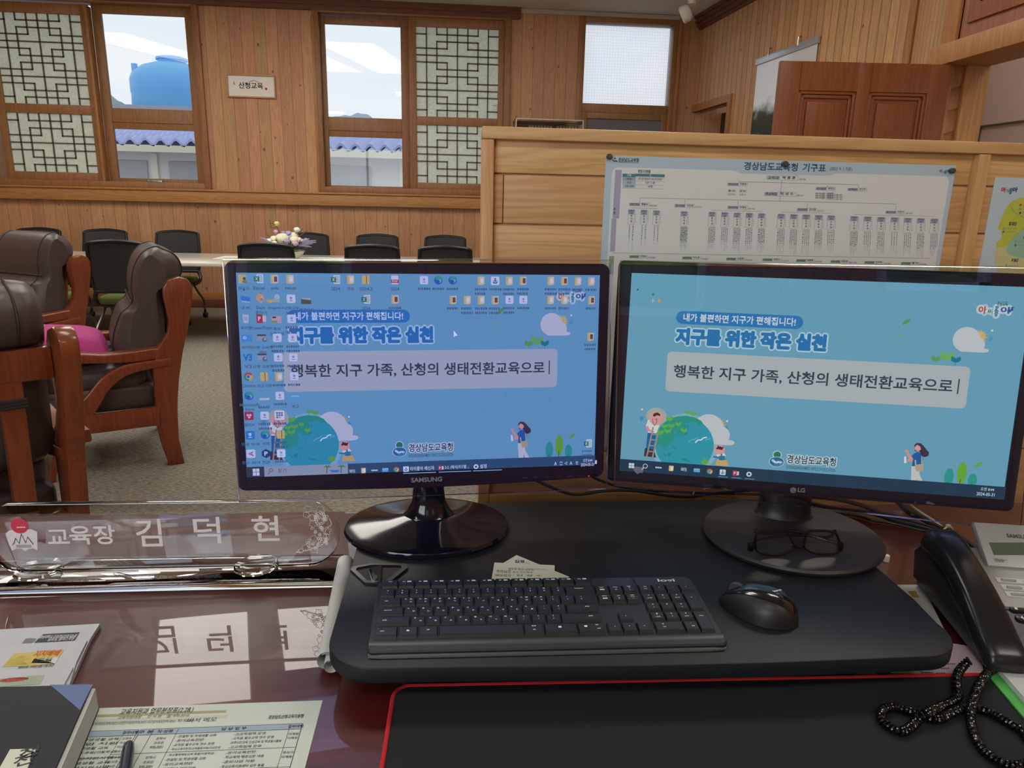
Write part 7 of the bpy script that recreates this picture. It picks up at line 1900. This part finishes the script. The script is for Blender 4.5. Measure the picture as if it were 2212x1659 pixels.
for k in range(9):
    a_ = rnd.uniform(0, 6.28); L_ = rnd.uniform(.014, .024); dv = Vector((math.cos(a_)*.5, math.sin(a_)*.5, 0.85)).normalized(); sd = dv.cross(Z).normalized()
    o_ = Vector((q.x, 1.18, DZ)); b.add([o_, o_+dv*L_*.5+sd*.004, o_+dv*L_, o_+dv*L_*.5-sd*.004, o_+dv*L_*.5+Z*.001], [[0, 1, 4], [1, 2, 4], [2, 3, 4], [3, 0, 4]], 0, True)
b.lathe([(0.0, 0.0005), (0.008, 0.0006), (0.007, 0.004), (0, 0.005)], (q.x, 1.18, DZ), 12, None, 1)
tag(b.build('small_plant', [mat('leaf_green', '4f8a44', 0.5), M_dkgrey]), 'tiny green leafy sprig peeking over the riser behind the oval foot', 'plant')
# ================================================================== conference table and its chairs
M_top = mat('table_white', 'd8d4c6', 0.22, coat=0.2)
TY0, TY1, TZ = 6.74, 7.95, 0.752
t = thing('conference_table', 'long white conference table in front of the windows', 'table', (-2.3, 7.3, 0))
b = MB(); b.span((-5.9, TY0, TZ-0.032), (1.25, TY1, TZ), 0, 0.004); b.build('tabletop', M_top, t)
for x in (-5.7, -3.2, -0.7, 1.05):
    b = MB(); b.span((x-0.02, TY0+0.35, 0), (x+0.02, TY1-0.35, TZ-0.032)); b.build('leg', mat('table_leg', 'a8a49a', 0.5), t)
b = MB(); vs = []; fs = []; n_ = 40
for i in range(n_+1):
    x = -2.35+3.3*i/n_; w = 0.20+0.014*math.sin(i*1.7)
    for y in (7.42-w, 7.42, 7.42+w): vs.append((x, y, TZ+0.0015))
for i in range(n_):
    for k in range(2): fs.append([i*3+k, (i+1)*3+k, (i+1)*3+k+1, i*3+k+1])
b.add(vs, fs, 0); tag(b.build('table_runner', mat('runner_lace', 'e8e4d8', 0.8, noise=(60, 0.12))), 'cream lace runner along the middle of the conference table', 'table runner')
M_mesh = mat('chair_mesh', '2c2d30', 0.75, noise=(180, 0.25)); M_cfr = mat('chair_frame_black', '17181a', 0.4); M_seat = mat('chair_seat_green', '5c6b34', 0.8, noise=(60, 0.1))
def make_chair():
    """faces +Y, centre of the seat at the origin"""
    t = thing('conference_chair', '-', 'office chair', (0, 0, 0), 'mesh backed conference chairs')
    zt, zb = 0.95, 0.53; lean = lambda z: -0.235-(z-0.5)*0.16
    b = MB(); w0, w1 = 0.235, 0.215
    def strip(pts, r, mi=0): b.tube(smooth_path(pts, 6), r, 8, False, mi)
    ol = []
    for x, z in ((-w0+.02, zb), (-w0, zb+.12), (-w0+.012, zt-.05), (-w1, zt-.015), (-w1+.06, zt), (0, zt+.012), (w1-.06, zt), (w1, zt-.015), (w0-.012, zt-.05), (w0, zb+.12), (w0-.02, zb)):
        ol.append(Vector((x, lean(z)-0.03*(1-(x/w0)**2), z)))
    b.tube(smooth_path(ol, 5), 0.016, 8)
    b.tube([ol[0], ol[-1]], 0.018, 8)
    for s in (-1, 1):
        strip([(s*(w0-.02), lean(zb), zb), (s*(w0+.005), lean(zb)+.02, 0.46), (s*(w0-.0), -0.16, 0.415), (s*(w0-.02), -0.05, 0.40)], 0.019)
    b.build('backrest_frame', M_cfr, t)
    b = MB(); vs = []; fs = []; nx, nz = 10, 8
    for j in range(nz+1):
        z = zb+(zt-zb)*j/nz
        for i in range(nx+1):
            u = -1+2*i/nx; x = u*(w0-.012*(j/nz))
            vs.append((x, lean(z)-0.03*(1-u*u), z+0.012*(1-u*u)*(j/nz)))
    for k_ in (0, 1): pass
    for j in range(nz):
        for i in range(nx): fs.append([j*(nx+1)+i, j*(nx+1)+i+1, (j+1)*(nx+1)+i+1, (j+1)*(nx+1)+i])
    off = len(vs); vs += [(x, y+.008, z) for x, y, z in vs]; fs += [[off+i for i in f[::-1]] for f in fs]
    b.add(vs, fs, 0, True); b.build('backrest_mesh', M_mesh, t)
    b = MB(); b.box((0, 0.01, 0.445), (0.45, 0.44, 0.075), None, 0, 0.028, 3); b.build('seat', M_seat, t)
    b = MB(); b.box((0, -0.0, 0.395), (0.40, 0.36, 0.03), None, 0, 0.008); b.build('seat_shell', M_cfr, t)
    for s in (-1, 1):
        b = MB(); x = s*0.215
        b.tube(smooth_path([(x, -0.02, 0.40), (x+s*.01, 0.12, 0.30), (x+s*.02, 0.235, 0.20), (x+s*.02, 0.25, 0.085)], 6), 0.0125, 8)
        b.build('leg', M_steel, t)
        b = MB(); b.tube(smooth_path([(x, -0.06, 0.40), (x+s*.01, -0.16, 0.30), (x+s*.02, -0.275, 0.20), (x+s*.02, -0.29, 0.085)], 6), 0.0125, 8)
        b.build('leg', M_steel, t)
        for y in (0.25, -0.29):
            b = MB(); R_ = Matrix.Rotation(math.radians(90), 3, 'Y'); b.lathe([(0, -.022), (.026, -.022), (.030, -.014), (.030, .014), (.026, .022), (0, .022)], (x+s*.02, y, 0.031), 18, R_)
            b.tube([(x+s*.02, y, 0.09), (x+s*.02, y, 0.045)], 0.014, 8); b.build('caster', M_cfr, t)
    return t
proto = make_chair()
near = [(-3.62, 'black mesh conference chair half hidden by the back-left leather armchair', -14), (-2.86, 'black mesh conference chair behind the leather armchair with the pink cushion', 4), (-1.60, 'near side conference chair in front of the flowers', 0), (-0.70, 'near side conference chair above the middle of the left monitor', 0), (-0.07, 'near side conference chair closest to the pine partition', 0)]
far = [(-4.53, 'leftmost far side conference chair, against the boards', 0), (-3.83, 'second far side conference chair from the left', 0), (-3.06, 'third far side conference chair from the left, its green seat visible under the table', 0), (-1.64, 'far side conference chair directly behind the flowers', 0), (-0.86, 'far side conference chair just right of the flowers', 0), (-0.09, 'far side conference chair closest to the pine partition', 0)]
first = True
for x, lb, dg_ in near:
    if first: proto.location = (x, 6.68, 0); proto.rotation_euler = (0, 0, math.radians(dg_)); proto['label'] = lb; first = False
    else: dup(proto, (x, 6.62, 0), math.radians(dg_), lb)
for x, lb, dg_ in far: dup(proto, (x, 8.02, 0), math.radians(180+dg_), lb)
# ------------------------------------------------------------------ flowers on the table
fx = ony(622, 530, 7.35).x; FC = Vector((fx, 7.35, TZ))
t = thing('flower_arrangement', 'low arrangement of cream roses and lilac flowers on the conference table', 'flowers', FC, None)
b = MB(); b.lathe([(0.09, 0.0005), (0.13, 0.03), (0.165, 0.085), (0.155, 0.085), (0.11, 0.03), (0, 0.02)], FC, 24); b.build('bowl', mat('bowl_cream', 'd8d2be', 0.5), t)
rnd = random.Random(8)
F = lambda px, py, dy=0.0: ony(px, py, 7.35+dy)
M_rose = mat('rose_cream', 'e4dfc4', 0.7, noise=(60, 0.08)); M_lil = mat('lilac_petal', 'a59ac8', 0.7, noise=(60, 0.1)); M_pnk = mat('pink_petal', 'cfa6c4', 0.7); M_bud = mat('yellow_bud', 'd9d486', 0.6); M_wht = mat('white_petal', 'e6e6e2', 0.7)
def blossom(c, r, m, n=9):
    b = MB(); b.ell(c, (r*.6, r*.6, r*.55), None, 10, 7)
    for k in range(n):
        a_ = 2.4*k; el = 0.2+0.9*k/n; v = Vector((math.cos(a_)*math.cos(el), math.sin(a_)*math.cos(el), math.sin(el)))
        R_ = v.to_track_quat('Z', 'Y').to_matrix(); b.ell(c+v*r*.62, (r*.52, r*.42, r*.2), R_, 8, 6)
    b.build('blossom', m, t)
f7 = lambda x, y: (480+x/3.814, 450+y/3.814)
for (x, y), r, m, dy in (((430, 262), .055, M_rose, 0), ((495, 262), .085, M_rose, -.04), ((590, 235), .06, M_rose, .02), ((595, 270), .06, M_rose, -.05), ((545, 215), .045, M_lil, 0), ((560, 245), .035, M_lil, -.03), ((530, 278), .042, M_lil, -.09), ((500, 205), .03, M_lil, .04), ((465, 235), .03, M_lil, .03), ((445, 198), .036, M_pnk, .02), ((385, 275), .04, M_wht, -.02), ((630, 262), .036, M_wht, -.03), ((600, 295), .04, M_pnk, -.08), ((655, 275), .036, M_pnk, -.02), ((690, 265), .03, M_lil, 0), ((615, 182), .04, M_wht, 0), ((450, 130), .034, M_bud, 0), ((430, 295), .04, M_wht, -.08)):
    c = F(*f7(x, y), dy); blossom(c, r, m)
b = MB()
for (x0, y0), (x1, y1) in (((500, 280), (450, 150)), ((540, 270), (615, 195)), ((450, 140), (395, 120)), ((395, 120), (385, 95)), ((450, 150), (400, 165)), ((400, 165), (392, 115)), ((450, 270), (360, 215)), ((600, 240), (665, 165)), ((600, 250), (705, 180))):
    b.tube([F(*f7(x0, y0)), F(*f7((x0+x1)/2+4, (y0+y1)/2)), F(*f7(x1, y1))], 0.0045, 5)
b.build('stem', mat('stem_brown', '6a5a44', 0.7), t)
b = MB()
for k in range(60):
    a_ = rnd.uniform(0, 6.28); L_ = rnd.uniform(.10, .20); dv = Vector((math.cos(a_), math.sin(a_)*.7, rnd.uniform(-.12, .6))).normalized(); sd = dv.cross(Z).normalized(); o_ = FC+Z*0.08+dv*0.05
    b.add([o_, o_+dv*L_*.5+sd*.022, o_+dv*L_, o_+dv*L_*.5-sd*.022], [[0, 1, 2, 3]], 0, True)
b.build('leaf_spray', mat('arrangement_green', '54683e', 0.6, noise=(40, 0.2)), t)
b = MB()
for (x0, y0), (x1, y1) in (((620, 300), (775, 265)), ((630, 305), (775, 280)), ((640, 310), (745, 292)), ((640, 300), (720, 250)), ((620, 310), (700, 320)), ((400, 285), (310, 242)), ((400, 290), (335, 262)), ((640, 312), (735, 318))):
    a, c = F(*f7(x0, y0), -.05), F(*f7(x1, y1), -.05); b.tube([a, a.lerp(c, .5)+Z*.01, c], [.005, .012, .004], 6)
b.build('lavender_spray', mat('lavender', '8f8aa8', 0.7), t)
# ================================================================== leather armchairs with wooden frames
M_arm = wood('armchair_wood', '8c4a28', '683018', 0, 2, 0.9, groove=0, knot=0, var=0.03, rough=0.32, coat=0.35)
M_lea = mat('dark_leather', '4a3f3c', 0.42, noise=(9, 0.10), bump=(60, 0.25, 0.004))
M_seam = mat('leather_seam', '2a2321', 0.6)
POST = [(0.041, 0.0), (0.065, .104), (.078, .199), (.077, .297), (.074, .405), (.070, .509), (.055, .560), (.037, .619), (.020, .635), (-.011, .686), (-.021, .737), (-.015, .790), (-.006, .864), (-.010, .904), (-.033, .940), (-.086, .955), (-.122, .942), (-.141, .910), (-.139, .864), (-.121, .766), (-.101, .685), (-.070, .575), (-.043, .445), (-.029, .350), (-.022, .272), (-.016, .135), (-.032, 0.0)]
def make_armchair():
    """faces +x; left side plane y = 0 (outer face), right side plane y = -CW"""
    CW = 0.70; TH = 0.055
    t = thing('armchair', '-', 'armchair', (0, 0, 0), 'leather armchairs with wooden frames')
    for side_ in (0, 1):
        y0 = 0.0 if side_ == 0 else -CW+TH
        b = MB(); b.prism(POST, (0, y0, 0), X, Z, TH, 0, 0.008, 2); b.build('rear_post', M_arm, t)
        b = MB()
        ab = smooth_path([Vector((-.03, 0, .567)), Vector((.03, 0, .560)), Vector((.12, 0, .549)), Vector((.27, 0, .553)), Vector((.40, 0, .563)), Vector((.56, 0, .555))], 5)
        at = smooth_path([Vector((.58, 0, .592)), Vector((.40, 0, .612)), Vector((.27, 0, .598)), Vector((.14, 0, .604)), Vector((.04, 0, .611)), Vector((-.03, 0, .608))], 5)
        b.prism([(p.x, p.z) for p in ab+at], (0, y0+0.018-0.02, 0), X, Z, TH+0.03, 0, 0.012, 3); b.build('armrest', M_arm, t)
        b = MB()
        lo = smooth_path([Vector((-.02, 0, .52)), Vector((.093, 0, .508)), Vector((.187, 0, .486)), Vector((.262, 0, .430)), Vector((.308, 0, .362)), Vector((.354, 0, .298)), Vector((.43, 0, .215)), Vector((.50, 0, .10)), Vector((.535, 0, 0.0))], 5)
        hi = smooth_path([Vector((.59, 0, 0.0)), Vector((.565, 0, .12)), Vector((.50, 0, .25)), Vector((.416, 0, .347)), Vector((.351, 0, .420)), Vector((.285, 0, .493)), Vector((.202, 0, .537)), Vector((.121, 0, .549)), Vector((-.02, 0, .560))], 5)
        b.prism([(p.x, p.z) for p in lo+hi], (0, y0+0.006, 0), X, Z, TH-0.012, 0, 0.008, 2); b.build('curved_brace', M_arm, t)
        b = MB(); b.prism([(.52, .40), (.572, .40), (.578, .56), (.515, .56)], (0, y0+0.008, 0), X, Z, TH-0.016, 0, 0.006, 2); b.build('front_post', M_arm, t)
        b = MB(); b.prism([(.06, .221), (.50, .219), (.50, .311), (.06, .314)], (0, y0+0.010, 0), X, Z, TH-0.020, 0, 0.006, 2); b.build('side_rail', M_arm, t)
    b = MB(); b.box((-0.045, -CW/2, 0.845), (0.035, CW-2*TH, 0.10), None, 0, 0.008); b.build('back_rail', M_arm, t); b = MB(); b.box((0.03, -CW/2, 0.30), (0.035, CW-2*TH, 0.085), None, 0, 0.008)
    b.build('seat_rail', M_arm, t)
    for k in range(3):
        b = MB(); y = -CW/2+(-0.18+0.18*k); b.prism([(-.02, .32), (.015, .32), (-.03, .80), (-.065, .80)], (0, y-0.03+0.06, 0), X, Z, 0.06, 0, 0.005); b.build('back_slat', M_arm, t)
    b = MB(); b.box((0.31, -CW/2, 0.36), (0.50, CW-2*TH-0.01, 0.13), None, 0, 0.03, 3); b.build('seat_base', M_lea, t)
    b = MB(); b.box((0.33, -CW/2, 0.455), (0.46, CW-2*TH-0.012, 0.13), None, 0, 0.055, 4); b.build('seat_cushion', M_lea, t)
    # back cushion: profile swept over the width with rounded ends
    prof = [(-.040, 1.083), (-.010, 1.096), (.040, 1.078), (.080, 1.035), (.108, .971), (.122, .888), (.120, .834), (.150, .795), (.181, .771), (.205, .720), (.222, .677), (.234, .611), (.226, .550), (.20, .50), (.06, .50), (.005, .56), (-.015, .66), (-.02, .76), (-.026, .88), (-.085, .915), (-.118, .965), (-.115, 1.02), (-.085, 1.062)]
    prof = [(p.x, p.z) for p in smooth_path([Vector((x, 0, z)) for x, z in prof], 3, True)]
    cx_ = sum(p[0] for p in prof)/len(prof); cz_ = sum(p[1] for p in prof)/len(prof)
    b = MB(); vs = []; fs = []; NY_ = 22; n_ = len(prof); hw_ = CW/2-TH-0.004
    for i in range(NY_+1):
        v = -1+2*i/NY_; k = (1-abs(v)**5)**0.5 if abs(v) < 1 else 0.0
        sc_ = 0.52+0.48*max(k, 0)
        for x, z in prof:
            tuft = 0.012*math.sin(z*60)*0.0
            vs.append((cx_+(x-cx_)*sc_+tuft, -CW/2+hw_*v, cz_+(z-cz_)*(0.86+0.14*max(k, 0))))
    for i in range(NY_):
        for k in range(n_): fs.append([i*n_+k, i*n_+(k+1) % n_, (i+1)*n_+(k+1) % n_, (i+1)*n_+k])
    fs.append(list(range(n_))); fs.append([NY_*n_+k for k in range(n_)][::-1])
    b.add(vs, fs, 0, True); bc = b.build('back_cushion', M_lea, t, 70)
    b = MB()
    for v in (-0.72, 0.72):
        kk = (1-abs(v)**5)**0.5; sc_ = 0.52+0.48*kk
        b.tube([(cx_+(x-cx_)*(sc_+.012), -CW/2+hw_*v, cz_+(z-cz_)*(0.86+0.14*kk)*1.006) for x, z in prof], 0.0032, 5, True)
    b.tube([(0.128-0.0, -CW/2+hw_*v, 0.832) for v in [-.9+1.8*i/12 for i in range(13)]], 0.004, 5)
    b.build('seam', M_seam, bc)
    return t
arm = make_armchair()
pA = Vector((-1.407, 3.553, 0)); aA = math.radians(206)
arm.location = pA; arm.rotation_euler = (0, 0, aA); arm['label'] = 'leather armchair seen from its side, holding the pink cushion'
qB = ony(122, 545, 4.7); aB = math.radians(206+34)
dup(arm, (qB.x+0.03, 4.78, 0), aB, 'leather armchair at the far left behind, turned toward the viewer')
aC = math.radians(133); RC = Matrix.Rotation(aC, 3, 'Z')
qC = ony(128, 692, 2.18); pc = Vector((qC.x, 2.18, 0))-RC @ Vector((-.08, -0.67, 0))
armC = dup(arm, pc, aC, 'leather armchair closest to the desk, its wooden back toward the viewer')
L2W = lambda x, y, z: pc+RC @ Vector((x, y, z))
b = MB(); ring_ = [(-.062, -.498), (-.018, -.498), (-.018, -.562), (-.062, -.562)]
for dz_ in (-.009, 0, .009): b.tube([L2W(x, y, .735+dz_) for x, y in ring_], 0.006, 6, True)
b.build('strap', M_seam, armC)
# pink cushion on the side-on armchair
RA = Matrix.Rotation(aA, 3, 'Z')
t = thing('pink_cushion', 'bright pink square cushion lying on the side-on leather armchair', 'cushion', pA+RA @ Vector((.36, -.35, .52)))
b = MB(); vs = []; fs = []; n_ = 18
M_pink = mat('cushion_pink', 'b0347c', 0.8, noise=(14, 0.12)); M_pink2 = mat('cushion_pale_pink', 'd889bc', 0.8)
tl = Matrix.Rotation(math.radians(-5), 3, 'Y')
for s_ in (1, -1):
    for i in range(n_+1):
        for j in range(n_+1):
            u, v = -1+2*i/n_, -1+2*j/n_
            h = 0.085*((1-u**4)*(1-v**4))**0.45
            p = tl @ Vector((u*0.225*(1-0.06*v*v), v*0.225*(1-0.06*u*u), s_*h)); vs.append(pA+RA @ (p+Vector((0.468, -0.335, 0.605))))
o_ = (n_+1)**2
for k in (0, 1):
    for i in range(n_):
        for j in range(n_):
            f = [k*o_+i*(n_+1)+j, k*o_+(i+1)*(n_+1)+j, k*o_+(i+1)*(n_+1)+j+1, k*o_+i*(n_+1)+j+1]; fs.append(f if k == 0 else f[::-1])
b.add(vs, fs, 0, True)
for idx, f in enumerate(b.f):
    if idx < n_*n_ and idx//n_ > 10 and 4 < idx % n_ < 13: b.m[idx] = 1
b.build('cover', [M_pink, M_pink2], t)
